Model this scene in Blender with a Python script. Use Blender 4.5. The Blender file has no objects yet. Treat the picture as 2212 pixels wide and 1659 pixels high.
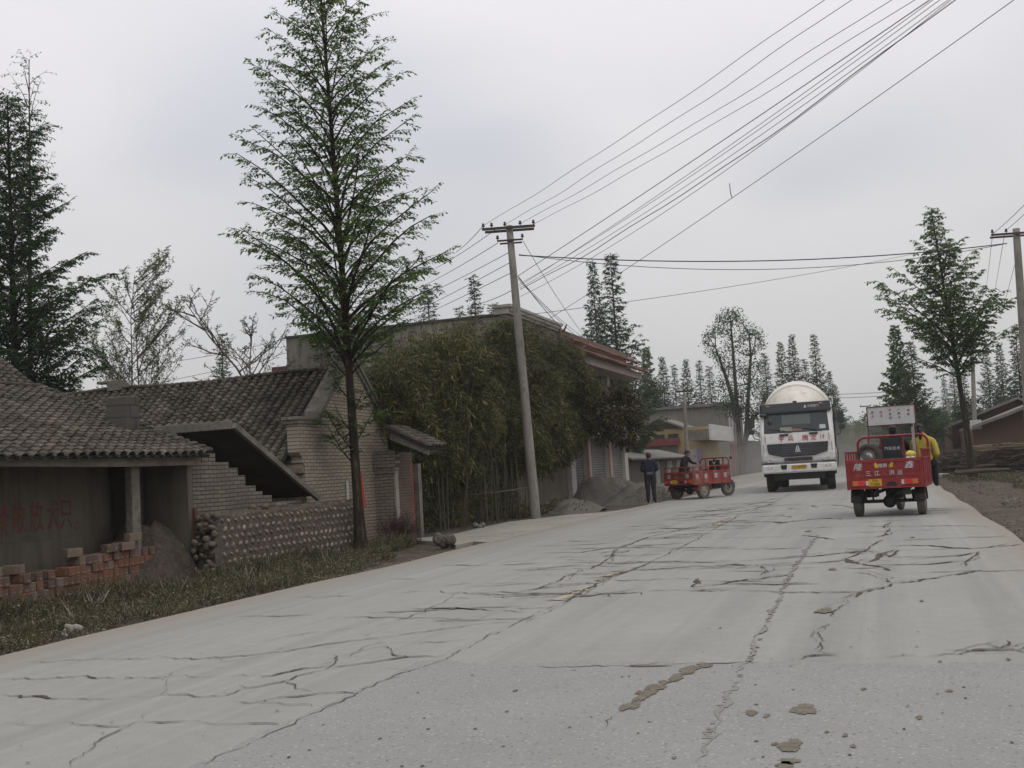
import bpy, bmesh, math, random
import numpy as np
from mathutils import Vector, Matrix

# ------------------------------------------------------------------ camera, world, sun, exposure
scene = bpy.context.scene
COL = scene.collection
EYE = 1.3
PITCH, ROLL = math.radians(4.71), math.radians(-3.3)
cam_data = bpy.data.cameras.new('camera')
cam = bpy.data.objects.new('camera', cam_data); COL.objects.link(cam)
cam_data.sensor_width = 36.0
cam_data.lens = 2300.0 / 2212.0 * 36.0
cam_data.clip_start = 0.05; cam_data.clip_end = 4000
CAMR = Matrix.Rotation(math.radians(90) + PITCH, 3, 'X') @ Matrix.Rotation(ROLL, 3, 'Z')
cam.matrix_world = Matrix.Translation((0, 0, EYE)) @ CAMR.to_4x4()
scene.camera = cam

world = bpy.data.worlds.new('World'); scene.world = world; world.use_nodes = True
nt = world.node_tree; nt.nodes.clear()
def wn(t, **k):
    n = nt.nodes.new(t)
    for a, b in k.items(): setattr(n, a, b)
    return n
SUN_EL, SUN_AZ = math.radians(58), math.radians(150)
wo = wn('ShaderNodeOutputWorld'); bg = wn('ShaderNodeBackground'); bg.inputs['Strength'].default_value = 1.14
sky = wn('ShaderNodeTexSky', sky_type='NISHITA', sun_disc=False, sun_elevation=SUN_EL, sun_rotation=SUN_AZ)
sky.dust_density = 4.0
tc = wn('ShaderNodeTexCoord'); sep = wn('ShaderNodeSeparateXYZ')
nt.links.new(tc.outputs['Generated'], sep.inputs[0])
ramp = wn('ShaderNodeValToRGB'); cr = ramp.color_ramp
cr.elements[0].position = 0.0; cr.elements[0].color = (0.52, 0.52, 0.515, 1)
cr.elements[1].position = 1.0; cr.elements[1].color = (1.22, 1.21, 1.21, 1)
for p, c in ((0.10, (0.58, 0.58, 0.58, 1)), (0.25, (0.68, 0.675, 0.69, 1)), (0.42, (0.78, 0.77, 0.80, 1))):
    e = cr.elements.new(p); e.color = c
nt.links.new(sep.outputs['Z'], ramp.inputs[0])
# soft cloud structure in the overcast
mp = wn('ShaderNodeMapping'); mp.inputs['Scale'].default_value = (2.2, 2.2, 5.0); mp.inputs['Location'].default_value = (3.1, 0.4, 0.25)
nz = wn('ShaderNodeTexNoise'); nz.inputs['Scale'].default_value = 1.0; nz.inputs['Detail'].default_value = 2.5; nz.inputs['Roughness'].default_value = 0.45
nt.links.new(tc.outputs['Generated'], mp.inputs[0]); nt.links.new(mp.outputs[0], nz.inputs['Vector'])
r2 = wn('ShaderNodeValToRGB'); r2.color_ramp.elements[0].position = 0.36; r2.color_ramp.elements[0].color = (0.88, 0.895, 0.92, 1)
r2.color_ramp.elements[1].position = 0.60; r2.color_ramp.elements[1].color = (1.03, 1.02, 1.02, 1)
nt.links.new(nz.outputs['Fac'], r2.inputs[0])
mul = wn('ShaderNodeMix', data_type='RGBA', blend_type='MULTIPLY'); mul.inputs[0].default_value = 1.0
nt.links.new(ramp.outputs[0], mul.inputs[6]); nt.links.new(r2.outputs[0], mul.inputs[7])
cl_out = mul.outputs[2]
for (cx, cy, wide, amt) in ((430, 290, 8.5, .62), (1880, 330, 9.0, .80), (1060, 290, 7.0, .45), (1720, 400, 5.0, .35)):
    dv_ = (CAMR @ Vector(((cx - 1106) / 2300, -(cy - 829.5) / 2300, -1))).normalized()
    sb_ = wn('ShaderNodeVectorMath', operation='SUBTRACT'); sb_.inputs[1].default_value = dv_; nt.links.new(tc.outputs['Generated'], sb_.inputs[0])
    sc_ = wn('ShaderNodeVectorMath', operation='MULTIPLY'); sc_.inputs[1].default_value = (1, 1, 2.1); nt.links.new(sb_.outputs[0], sc_.inputs[0])
    ln_ = wn('ShaderNodeVectorMath', operation='LENGTH'); nt.links.new(sc_.outputs[0], ln_.inputs[0])
    nn_ = wn('ShaderNodeMath', operation='MULTIPLY_ADD'); nn_.inputs[1].default_value = .16; nt.links.new(nz.outputs['Fac'], nn_.inputs[0]); nt.links.new(ln_.outputs['Value'], nn_.inputs[2])
    mr_ = wn('ShaderNodeMapRange', interpolation_type='SMOOTHSTEP'); mr_.inputs['From Min'].default_value = math.radians(wide) + .09; mr_.inputs['From Max'].default_value = .06; mr_.inputs['To Max'].default_value = amt; nt.links.new(nn_.outputs[0], mr_.inputs[0])
    pm_ = wn('ShaderNodeMix', data_type='RGBA', blend_type='MULTIPLY'); nt.links.new(mr_.outputs[0], pm_.inputs[0]); nt.links.new(cl_out, pm_.inputs[6]); pm_.inputs[7].default_value = (0.83, 0.86, 0.90, 1); cl_out = pm_.outputs[2]
sk = wn('ShaderNodeMix', data_type='RGBA', blend_type='MULTIPLY'); sk.inputs[0].default_value = 1.0
nt.links.new(sky.outputs[0], sk.inputs[6]); sk.inputs[7].default_value = (0.07, 0.07, 0.07, 1)
mx = wn('ShaderNodeMix', data_type='RGBA'); mx.inputs[0].default_value = 0.06
nt.links.new(cl_out, mx.inputs[6]); nt.links.new(sk.outputs[2], mx.inputs[7])
nt.links.new(mx.outputs[2], bg.inputs[0]); nt.links.new(bg.outputs[0], wo.inputs[0])

sl = bpy.data.lights.new('sun', 'SUN'); sl.energy = 0.55; sl.angle = math.radians(25); sl.color = (1.0, 0.97, 0.93)
so = bpy.data.objects.new('sun', sl); COL.objects.link(so)
_sd = Vector((math.sin(SUN_AZ) * math.cos(SUN_EL), math.cos(SUN_AZ) * math.cos(SUN_EL), math.sin(SUN_EL)))
so.rotation_euler = _sd.to_track_quat('Z', 'Y').to_euler()
scene.view_settings.view_transform = 'Standard'; scene.view_settings.look = 'None'
scene.view_settings.exposure = 0.0; scene.view_settings.gamma = 1.0
scene.cycles.volume_bounces = 0; scene.cycles.max_bounces = 6; scene.cycles.transparent_max_bounces = 8
scene.cycles.diffuse_bounces = 2; scene.cycles.glossy_bounces = 2

# ------------------------------------------------------------------ frames: s along the road, t to its left
RD = Vector((0.326, 0.945, 0)).normalized(); RN = Vector((-RD.y, RD.x, 0)); RO = Vector((-3.09, 0, 0))
ANG = math.atan2(RD.y, RD.x)
def W(s, t, z=0.0): return RO + RD * s + RN * t + Vector((0, 0, z))
def ST(P):
    q = Vector(P) - RO; return (q.dot(RD), q.dot(RN), P[2])
def ray(u, v): return CAMR @ Vector(((u - 1106) / 2300, -(v - 829.5) / 2300, -1))
def gpt(u, v, z=0.0):
    d = ray(u, v); k = (z - EYE) / d.z; return ST(Vector((0, 0, EYE)) + d * k)
def on_y(u, v, y):
    d = ray(u, v); return Vector((0, 0, EYE)) + d * (y / d.y)
def onT(u, v, t):
    d = ray(u, v); C = Vector((0, 0, EYE)); k = (t - (C - RO).dot(RN)) / d.dot(RN); return ST(C + d * k)
def onS(u, v, s):
    d = ray(u, v); C = Vector((0, 0, EYE)); k = (s - (C - RO).dot(RD)) / d.dot(RD); return ST(C + d * k)

rng = random.Random(7)
BASE = {}

def tag(o, label=None, cat=None, group=None, kind=None):
    if label: o['label'] = label
    if cat: o['category'] = cat
    if group: o['group'] = group
    if kind: o['kind'] = kind
    return o

def thing(name, label, cat, s=0, t=0, z=0, rot=0.0, group=None, local=False):
    """Empty at a thing's base. local=True: parts are authored round (0,0,0); else in absolute s,t,z."""
    o = bpy.data.objects.new(name, None); COL.objects.link(o)
    o.empty_display_size = 0.3
    o.location = W(s, t, z); o.rotation_euler = (0, 0, ANG + rot)
    BASE[o.name] = (0, 0, 0) if local else (s, t, z)
    return tag(o, label, cat, group)

# ------------------------------------------------------------------ materials
MATS = {}
def _new(name):
    m = bpy.data.materials.new(name); m.use_nodes = True
    n = m.node_tree; b = n.nodes['Principled BSDF']; MATS[name] = m
    return m, n, b
def node(n, t, ins=None, **k):
    x = n.nodes.new(t)
    for a, b in k.items(): setattr(x, a, b)
    for a, b in (ins or {}).items(): x.inputs[a].default_value = b
    return x
def c4(c): return (c[0], c[1], c[2], 1)
def coords(n, scale=(1, 1, 1), swap=None, kind='Object'):
    t = node(n, 'ShaderNodeTexCoord'); out = t.outputs[kind]
    if swap:
        s = node(n, 'ShaderNodeSeparateXYZ'); c = node(n, 'ShaderNodeCombineXYZ')
        n.links.new(out, s.inputs[0])
        for i, a in enumerate(swap):
            if a: n.links.new(s.outputs[a], c.inputs[i])
        out = c.outputs[0]
    m = node(n, 'ShaderNodeMapping'); m.inputs['Scale'].default_value = scale
    n.links.new(out, m.inputs[0]); return m.outputs[0]
def mixc(n, fac, a, b, mode='MIX'):
    x = node(n, 'ShaderNodeMix', data_type='RGBA', blend_type=mode)
    for i, v in ((0, fac), (6, a), (7, b)):
        if hasattr(v, 'links'): n.links.new(v, x.inputs[i])
        else: x.inputs[i].default_value = v if i == 0 else c4(v)
    return x.outputs[2]
def noise(n, vec, scale, detail=4, rough=0.6, lo=0.35, hi=0.65):
    x = node(n, 'ShaderNodeTexNoise', {'Scale': scale, 'Detail': detail, 'Roughness': rough}); n.links.new(vec, x.inputs['Vector'])
    r = node(n, 'ShaderNodeMapRange', {'From Min': lo, 'From Max': hi}); n.links.new(x.outputs['Fac'], r.inputs[0])
    return r.outputs[0], x.outputs['Fac']
def bump(n, b, h, strength, dist):
    x = node(n, 'ShaderNodeBump', {'Strength': strength, 'Distance': dist}); n.links.new(h, x.inputs['Height']); n.links.new(x.outputs[0], b.inputs['Normal']); return x

def mat(name, c, c2=None, scale=3.0, rough=0.8, metal=0.0, stretch=(1, 1, 1), bmp=0.0, island=0.0, c3=None, s3=20.0, spec=0.3, lo=0.35, hi=0.65, dist=0.02):
    if name in MATS: return MATS[name]
    m, n, b = _new(name)
    b.inputs['Roughness'].default_value = rough; b.inputs['Metallic'].default_value = metal
    b.inputs['Specular IOR Level'].default_value = spec
    vec = coords(n, stretch)
    if c2 is None: c2 = tuple(x * 0.72 for x in c)
    f, raw = noise(n, vec, scale, lo=lo, hi=hi)
    col = mixc(n, f, c, c2)
    if c3:
        f3, _ = noise(n, vec, s3, detail=3, lo=0.52, hi=0.68)
        col = mixc(n, f3, col, c3)
    if island:
        g = node(n, 'ShaderNodeNewGeometry'); r = node(n, 'ShaderNodeMapRange', {'To Min': 1 - island, 'To Max': 1 + island})
        n.links.new(g.outputs['Random Per Island'], r.inputs[0])
        cc = node(n, 'ShaderNodeCombineColor')
        for i in range(3): n.links.new(r.outputs[0], cc.inputs[i])
        col = mixc(n, 1.0, col, cc.outputs[0], 'MULTIPLY')
    n.links.new(col, b.inputs['Base Color'])
    if bmp: 
        _, fine = noise(n, vec, scale * 6, detail=5)
        bump(n, b, fine, bmp, dist)
    return m

def brick_mat(name, swap, c1, c2, mortar, bw=0.24, bh=0.065, msize=0.012, dirt=(0.12, 0.11, 0.10), dirt_amt=0.5, bmp=0.6):
    if name in MATS: return MATS[name]
    m, n, b = _new(name); b.inputs['Roughness'].default_value = 0.9; b.inputs['Specular IOR Level'].default_value = 0.15
    vec = coords(n, (1, 1, 1), swap)
    nzz = node(n, 'ShaderNodeTexNoise', {'Scale': 2.0, 'Detail': 2}); n.links.new(vec, nzz.inputs['Vector'])
    vm = node(n, 'ShaderNodeVectorMath', operation='MULTIPLY_ADD'); vm.inputs[1].default_value = (0.03, 0.03, 0.0)
    n.links.new(nzz.outputs['Color'], vm.inputs[0]); n.links.new(vec, vm.inputs[2])
    t = node(n, 'ShaderNodeTexBrick', {'Scale': 1.0, 'Mortar Size': msize, 'Mortar Smooth': 0.2, 'Bias': 0.0, 'Brick Width': bw, 'Row Height': bh})
    t.inputs['Color1'].default_value = c4(c1); t.inputs['Color2'].default_value = c4(c2); t.inputs['Mortar'].default_value = c4(mortar)
    n.links.new(vm.outputs[0], t.inputs['Vector'])
    f, _ = noise(n, vec, 1.6, detail=6, lo=0.42, hi=0.7)
    ff = node(n, 'ShaderNodeMath', operation='MULTIPLY'); ff.inputs[1].default_value = dirt_amt; n.links.new(f, ff.inputs[0])
    col = mixc(n, ff.outputs[0], t.outputs['Color'], dirt)
    f2, raw = noise(n, vec, 40, detail=3, lo=0.3, hi=0.7)
    col = mixc(n, 0.35, col, mixc(n, f2, (0.6, 0.6, 0.6), (1.25, 1.25, 1.25)), 'MULTIPLY')
    n.links.new(col, b.inputs['Base Color'])
    inv = node(n, 'ShaderNodeMath', operation='SUBTRACT'); inv.inputs[0].default_value = 1.0; n.links.new(t.outputs['Fac'], inv.inputs[1])
    bump(n, b, inv.outputs[0], bmp, 0.015)
    return m

def plaster_mat(name, c, c2, streak, swap=('X', 'Y', 'Z'), amt=0.7, vscale=0.18, spots=None):
    """old render with rain streaks: noise stretched along z"""
    if name in MATS: return MATS[name]
    m, n, b = _new(name); b.inputs['Roughness'].default_value = 0.92; b.inputs['Specular IOR Level'].default_value = 0.1
    v = coords(n, (1, 1, 1)); vs = coords(n, (1.6, 1.6, vscale))
    f, _ = noise(n, v, 0.9, detail=6, lo=0.35, hi=0.68); col = mixc(n, f, c, c2)
    f2, _ = noise(n, vs, 2.2, detail=7, rough=0.65, lo=0.46, hi=0.72)
    a = node(n, 'ShaderNodeMath', operation='MULTIPLY'); a.inputs[1].default_value = amt; n.links.new(f2, a.inputs[0])
    col = mixc(n, a.outputs[0], col, streak)
    f3, raw = noise(n, v, 30, detail=5, lo=0.3, hi=0.7)
    col = mixc(n, 0.25, col, mixc(n, f3, (0.7, 0.7, 0.7), (1.2, 1.2, 1.2)), 'MULTIPLY')
    n.links.new(col, b.inputs['Base Color']); bump(n, b, raw, 0.25, 0.01)
    return m

def leaf_mat(name, c, c2, island=0.35, transl=0.35, scale=1.2, c3=None):
    if name in MATS: return MATS[name]
    m, n, b = _new(name); b.inputs['Roughness'].default_value = 0.6; b.inputs['Specular IOR Level'].default_value = 0.25
    vec = coords(n); f, _ = noise(n, vec, scale, detail=3, lo=0.38, hi=0.62)
    g = node(n, 'ShaderNodeNewGeometry')
    col = mixc(n, f, c, c2)
    if c3:
        rr = node(n, 'ShaderNodeMapRange', {'From Min': 0.72, 'From Max': 0.9}); n.links.new(g.outputs['Random Per Island'], rr.inputs[0])
        col = mixc(n, rr.outputs[0], col, c3)
    r = node(n, 'ShaderNodeMapRange', {'To Min': 1 - island, 'To Max': 1 + island}); n.links.new(g.outputs['Random Per Island'], r.inputs[0])
    cc = node(n, 'ShaderNodeCombineColor')
    for i in range(3): n.links.new(r.outputs[0], cc.inputs[i])
    col = mixc(n, 1.0, col, cc.outputs[0], 'MULTIPLY')
    n.links.new(col, b.inputs['Base Color'])
    tr = node(n, 'ShaderNodeBsdfTranslucent'); n.links.new(col, tr.inputs['Color'])
    ms = node(n, 'ShaderNodeMixShader', {0: transl}); n.links.new(b.outputs[0], ms.inputs[1]); n.links.new(tr.outputs[0], ms.inputs[2])
    n.links.new(ms.outputs[0], n.nodes['Material Output'].inputs[0])
    return m

# ------------------------------------------------------------------ mesh builder
class MB:
    def __init__(s): s.v = []; s.f = []; s.m = []; s.cur = 0; s.M = None
    def add(s, vs, fs):
        k = len(s.v)
        if s.M is not None: vs = [tuple(s.M @ Vector(p)) for p in vs]
        s.v += [tuple(p) for p in vs]; s.f += [tuple(i + k for i in f) for f in fs]; s.m += [s.cur] * len(fs); return s
    def box(s, x0, x1, y0, y1, z0, z1):
        v = [(x, y, z) for x in (x0, x1) for y in (y0, y1) for z in (z0, z1)]
        return s.add(v, [(0, 1, 3, 2), (4, 6, 7, 5), (0, 4, 5, 1), (2, 3, 7, 6), (0, 2, 6, 4), (1, 5, 7, 3)])
    def hexa(s, a, b):
        """a, b: two quads (4 points each) joined to a solid"""
        return s.add(list(a) + list(b), [(3, 2, 1, 0), (4, 5, 6, 7), (0, 1, 5, 4), (1, 2, 6, 5), (2, 3, 7, 6), (3, 0, 4, 7)])
    def slab(s, q, n, th):
        n = Vector(n).normalized() * th
        return s.hexa(q, [tuple(Vector(p) + n) for p in q])
    def poly(s, pts): return s.add(pts, [tuple(range(len(pts)))])
    def prism(s, pts, off):
        n = len(pts); o = Vector(off)
        fs = [tuple(range(n))[::-1], tuple(range(n, 2 * n))] + [(i, (i + 1) % n, n + (i + 1) % n, n + i) for i in range(n)]
        return s.add(list(pts) + [tuple(Vector(p) + o) for p in pts], fs)
    def tube(s, pts, r, n=6, cap=True):
        pts = [Vector(p) for p in pts]; rs = r if isinstance(r, (list, tuple)) else [r] * len(pts)
        ring = []; up = None
        for i, p in enumerate(pts):
            d = (pts[min(i + 1, len(pts) - 1)] - pts[max(i - 1, 0)]).normalized()
            if up is None:
                up = Vector((0, 0, 1)) if abs(d.z) < 0.9 else Vector((1, 0, 0))
            a = d.cross(up).normalized(); b = a.cross(d).normalized(); up = b
            for k in range(n):
                th = 2 * math.pi * k / n; ring.append(p + (a * math.cos(th) + b * math.sin(th)) * rs[i])
        fs = [(i * n + k, i * n + (k + 1) % n, (i + 1) * n + (k + 1) % n, (i + 1) * n + k) for i in range(len(pts) - 1) for k in range(n)]
        if cap: fs += [tuple(range(n))[::-1], tuple((len(pts) - 1) * n + k for k in range(n))]
        return s.add(ring, fs)
    def cyl(s, p0, p1, r, r1=None, n=16): return s.tube([p0, p1], [r, r if r1 is None else r1], n)
    def lathe(s, prof, c=(0, 0, 0), axis='z', n=24):
        """prof: (radius, height) pairs"""
        vs = []
        for (r, h) in prof:
            for k in range(n):
                a = 2 * math.pi * k / n; x, y = r * math.cos(a), r * math.sin(a)
                p = (x, y, h) if axis == 'z' else ((h, x, y) if axis == 'x' else (x, h, y))
                vs.append((p[0] + c[0], p[1] + c[1], p[2] + c[2]))
        fs = [(i * n + k, i * n + (k + 1) % n, (i + 1) * n + (k + 1) % n, (i + 1) * n + k) for i in range(len(prof) - 1) for k in range(n)]
        return s.add(vs, fs)
    def ell(s, c, r, nu=12, nv=8, jit=0.0, rn=None):
        vs = []; 
        for j in range(1, nv):
            ph = math.pi * j / nv
            for i in range(nu):
                th = 2 * math.pi * i / nu; k = 1 + (rn.uniform(-jit, jit) if jit else 0)
                vs.append((c[0] + r[0] * math.sin(ph) * math.cos(th) * k, c[1] + r[1] * math.sin(ph) * math.sin(th) * k, c[2] + r[2] * math.cos(ph) * k))
        vs += [(c[0], c[1], c[2] + r[2]), (c[0], c[1], c[2] - r[2])]; T = len(vs) - 2; B = T + 1
        fs = [(j * nu + i, (j + 1) * nu + i, (j + 1) * nu + (i + 1) % nu, j * nu + (i + 1) % nu) for j in range(nv - 2) for i in range(nu)]
        fs += [(T, i, (i + 1) % nu) for i in range(nu)] + [(B, (nv - 2) * nu + (i + 1) % nu, (nv - 2) * nu + i) for i in range(nu)]
        return s.add(vs, fs)
    def build(s, name, mats, parent=None, base=None, bevel=0.0, smooth=False, label=None, seg=1):
        if not isinstance(mats, (list, tuple)): mats = [mats]
        if parent is not None: base = BASE[parent.name]
        elif base is None: base = (0, 0, 0)
        me = bpy.data.meshes.new(name)
        me.from_pydata([(x - base[0], y - base[1], z - base[2]) for x, y, z in s.v], [], s.f)
        for m in mats: me.materials.append(m)
        if len(mats) > 1: me.polygons.foreach_set('material_index', s.m)
        bm = bmesh.new(); bm.from_mesh(me)
        bmesh.ops.recalc_face_normals(bm, faces=bm.faces)
        if bevel:
            bmesh.ops.bevel(bm, geom=[e for e in bm.edges if len(e.link_faces) == 2 and e.calc_face_angle(0) > 0.5], offset=bevel, segments=seg, affect='EDGES', clamp_overlap=True)
        bm.to_mesh(me); bm.free()
        if smooth: me.polygons.foreach_set('use_smooth', [True] * len(me.polygons))
        o = bpy.data.objects.new(name, me); COL.objects.link(o)
        if parent is not None: o.parent = parent
        else:
            o.location = W(*base); o.rotation_euler = (0, 0, ANG)
        BASE[o.name] = base
        if label: o['label'] = label
        return o

def np_mesh(name, V, Fq, mats, parent=None, mi=None, base=None, smooth=False):
    """V (n,3) float array, Fq (m,k) int array"""
    me = bpy.data.meshes.new(name); V = np.asarray(V, dtype=np.float32)
    if parent is not None: base = BASE[parent.name]
    elif base is None: base = (0, 0, 0)
    V = V - np.array(base, dtype=np.float32)
    k = Fq.shape[1]
    me.vertices.add(len(V)); me.vertices.foreach_set('co', V.ravel())
    me.loops.add(Fq.size); me.loops.foreach_set('vertex_index', Fq.ravel().astype(np.int32))
    me.polygons.add(len(Fq)); me.polygons.foreach_set('loop_start', np.arange(0, Fq.size, k, dtype=np.int32)); me.polygons.foreach_set('loop_total', np.full(len(Fq), k, dtype=np.int32))
    for m in (mats if isinstance(mats, (list, tuple)) else [mats]): me.materials.append(m)
    if mi is not None: me.polygons.foreach_set('material_index', mi.astype(np.int32))
    if smooth: me.polygons.foreach_set('use_smooth', np.ones(len(Fq), dtype=bool))
    me.update(calc_edges=True)
    o = bpy.data.objects.new(name, me); COL.objects.link(o)
    if parent is not None: o.parent = parent
    else: o.location = W(*base); o.rotation_euler = (0, 0, ANG)
    BASE[o.name] = base
    return o

def text(name, s, size, m, parent, M, ext=0.003, shear=0.0, label=None, sx=1.0):
    """lettering lying in the plane of matrix M (x right, y up)"""
    cu = bpy.data.curves.new(name, 'FONT'); cu.body = s; cu.size = size; cu.align_x = 'CENTER'; cu.align_y = 'CENTER'; cu.extrude = ext; cu.shear = shear; cu.resolution_u = 2
    o = bpy.data.objects.new(name, cu); COL.objects.link(o)
    dg = bpy.context.evaluated_depsgraph_get(); me = bpy.data.meshes.new_from_object(o.evaluated_get(dg))
    bpy.data.objects.remove(o)
    b = BASE[parent.name]
    me.transform(Matrix.Translation((-b[0], -b[1], -b[2])) @ M @ Matrix.Diagonal((sx, 1, 1, 1)))
    me.name = name; me.materials.clear(); me.materials.append(m)
    o = bpy.data.objects.new(name, me); COL.objects.link(o); o.parent = parent; BASE[o.name] = b
    if label: o['label'] = label
    return o
def frame(o, right, up):
    r = Vector(right).normalized(); u = Vector(up).normalized(); n = r.cross(u).normalized(); u = n.cross(r)
    M = Matrix((r, u, n)).transposed().to_4x4(); M.translation = Vector(o); return M
# ------------------------------------------------------------------ ground, road
M_dirt = mat('dirt', (0.090, 0.074, 0.056), (0.058, 0.050, 0.038), scale=0.8, rough=0.95, bmp=0.6, c3=(0.13, 0.115, 0.09), s3=9, spec=0.1)
M_field = mat('field_soil', (0.10, 0.105, 0.06), (0.075, 0.07, 0.045), scale=0.15, rough=0.95, spec=0.1, c3=(0.12, 0.13, 0.07), s3=2)

def heightfield(name, s0, s1, t0, t1, ns, ntt, fz, m, kind='structure'):
    S, T = np.meshgrid(np.linspace(s0, s1, ns), np.linspace(t0, t1, ntt), indexing='ij')
    Z = fz(S, T); V = np.stack([S, T, Z], -1).reshape(-1, 3)
    i = np.arange((ns - 1) * (ntt - 1)); a = (i // (ntt - 1)) * ntt + i % (ntt - 1)
    F_ = np.stack([a, a + ntt, a + ntt + 1, a + 1], -1)
    o = np_mesh(name, V, F_, m, smooth=True); tag(o, kind=kind); return o
_g = np.random.default_rng(3)
_ph = _g.uniform(0, 6.28, (24, 2)); _fr = _g.normal(0, 1, (24, 2))
def wob(S, T, sc, k=12):
    z = 0
    for i in range(k):
        z = z + np.sin(S * _fr[i, 0] * sc + _ph[i, 0]) * np.sin(T * _fr[i, 1] * sc + _ph[i, 1])
    return z / k
b = MB(); b.poly([(-400, -700, -0.09), (1200, -700, -0.09), (1200, 900, -0.09), (-400, 900, -0.09)])
tag(b.build('ground', M_field), kind='structure')
heightfield('verge_left', 4, 60, 3.9, 18, 420, 110, lambda S, T: -0.07 + 0.03 * wob(S, T, 2.2) + 0.03 * wob(S, T, 6) - 0.05 * (T < 4.3), M_dirt)
heightfield('verge_right', 10, 110, -22, -4.25, 500, 120, lambda S, T: -0.06 + 0.05 * wob(S, T, 1.2) + 0.035 * wob(S, T, 5) + 0.02 * np.clip(-T - 8, 0, 3) - 0.03 * (T > -4.6), M_dirt)

def road_mat():
    m, n, b = _new('road_concrete'); b.inputs['Roughness'].default_value = 0.85; b.inputs['Specular IOR Level'].default_value = 0.2
    v = coords(n); vl = coords(n, (0.06, 1.6, 1)); vl2 = coords(n, (0.02, 5, 1))
    f, _ = noise(n, v, 0.5, detail=6, lo=0.3, hi=0.7); col = mixc(n, f, (0.305, 0.300, 0.280), (0.262, 0.260, 0.246))
    f, _ = noise(n, vl, 1.0, detail=6, lo=0.45, hi=0.75); col = mixc(n, f, col, (0.225, 0.222, 0.210))
    f, _ = noise(n, vl2, 1.0, detail=4, lo=0.5, hi=0.75); a = node(n, 'ShaderNodeMath', operation='MULTIPLY'); a.inputs[1].default_value = 0.5; n.links.new(f, a.inputs[0]); col = mixc(n, a.outputs[0], col, (0.345, 0.337, 0.312))
    # brown dust gathered near both edges
    t = node(n, 'ShaderNodeTexCoord'); s = node(n, 'ShaderNodeSeparateXYZ'); n.links.new(t.outputs['Object'], s.inputs[0])
    ab = node(n, 'ShaderNodeMath', operation='ABSOLUTE'); ad = node(n, 'ShaderNodeMath', operation='ADD'); ad.inputs[1].default_value = 0.15
    n.links.new(s.outputs['Y'], ad.inputs[0]); n.links.new(ad.outputs[0], ab.inputs[0])
    fn, raw = noise(n, coords(n, (0.25, 1.5, 1)), 1.5, detail=5, lo=0, hi=1)
    aa = node(n, 'ShaderNodeMath', operation='ADD'); n.links.new(ab.outputs[0], aa.inputs[0]); n.links.new(fn, aa.inputs[1])
    r = node(n, 'ShaderNodeMapRange', {'From Min': 4.15, 'From Max': 4.75, 'To Max': 0.8}); n.links.new(aa.outputs[0], r.inputs[0])
    col = mixc(n, r.outputs[0], col, (0.25, 0.225, 0.185))
    f, raw = noise(n, v, 90, detail=3, lo=0.25, hi=0.75); col = mixc(n, 0.5, col, mixc(n, f, (0.7, 0.7, 0.7), (1.25, 1.25, 1.25)), 'MULTIPLY')
    f, _ = noise(n, v, 7, detail=6, rough=.75, lo=0.3, hi=0.7); col = mixc(n, 0.5, col, mixc(n, f, (0.86, 0.86, 0.85), (1.10, 1.10, 1.10)), 'MULTIPLY')
    f, _ = noise(n, v, 28, detail=2, lo=0.70, hi=0.74); col = mixc(n, f, col, (0.15, 0.14, 0.13))
    n.links.new(col, b.inputs['Base Color']); bump(n, b, raw, 0.25, 0.004); return m
M_road = road_mat()
b = MB()
nS = 120
L = [(s_, 4.28 + 0.05 * math.sin(s_ * 0.7) + 0.03 * math.sin(s_ * 2.9) + max(0, s_ - 48) * 0.055 * (1 if s_ < 80 else 32 / max(32, s_ - 48))) for s_ in [2 - 14 + i * 1.5 for i in range(nS)]]
for i in range(nS - 1):
    (s0, l0), (s1, l1) = L[i], L[i + 1]
    r0 = -4.55 + 0.06 * math.sin(s0 * 0.9) + 0.03 * math.sin(s0 * 3.3); r1 = -4.55 + 0.06 * math.sin(s1 * 0.9) + 0.03 * math.sin(s1 * 3.3)
    b.add([(s0, l0, 0), (s0, r0, 0), (s1, r1, 0), (s1, l1, 0), (s0, l0, -0.12), (s1, l1, -0.12), (s0, r0, -0.12), (s1, r1, -0.12)], [(0, 1, 2, 3), (0, 3, 5, 4), (1, 6, 7, 2)])
tag(b.build('road', M_road), kind='structure')

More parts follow.
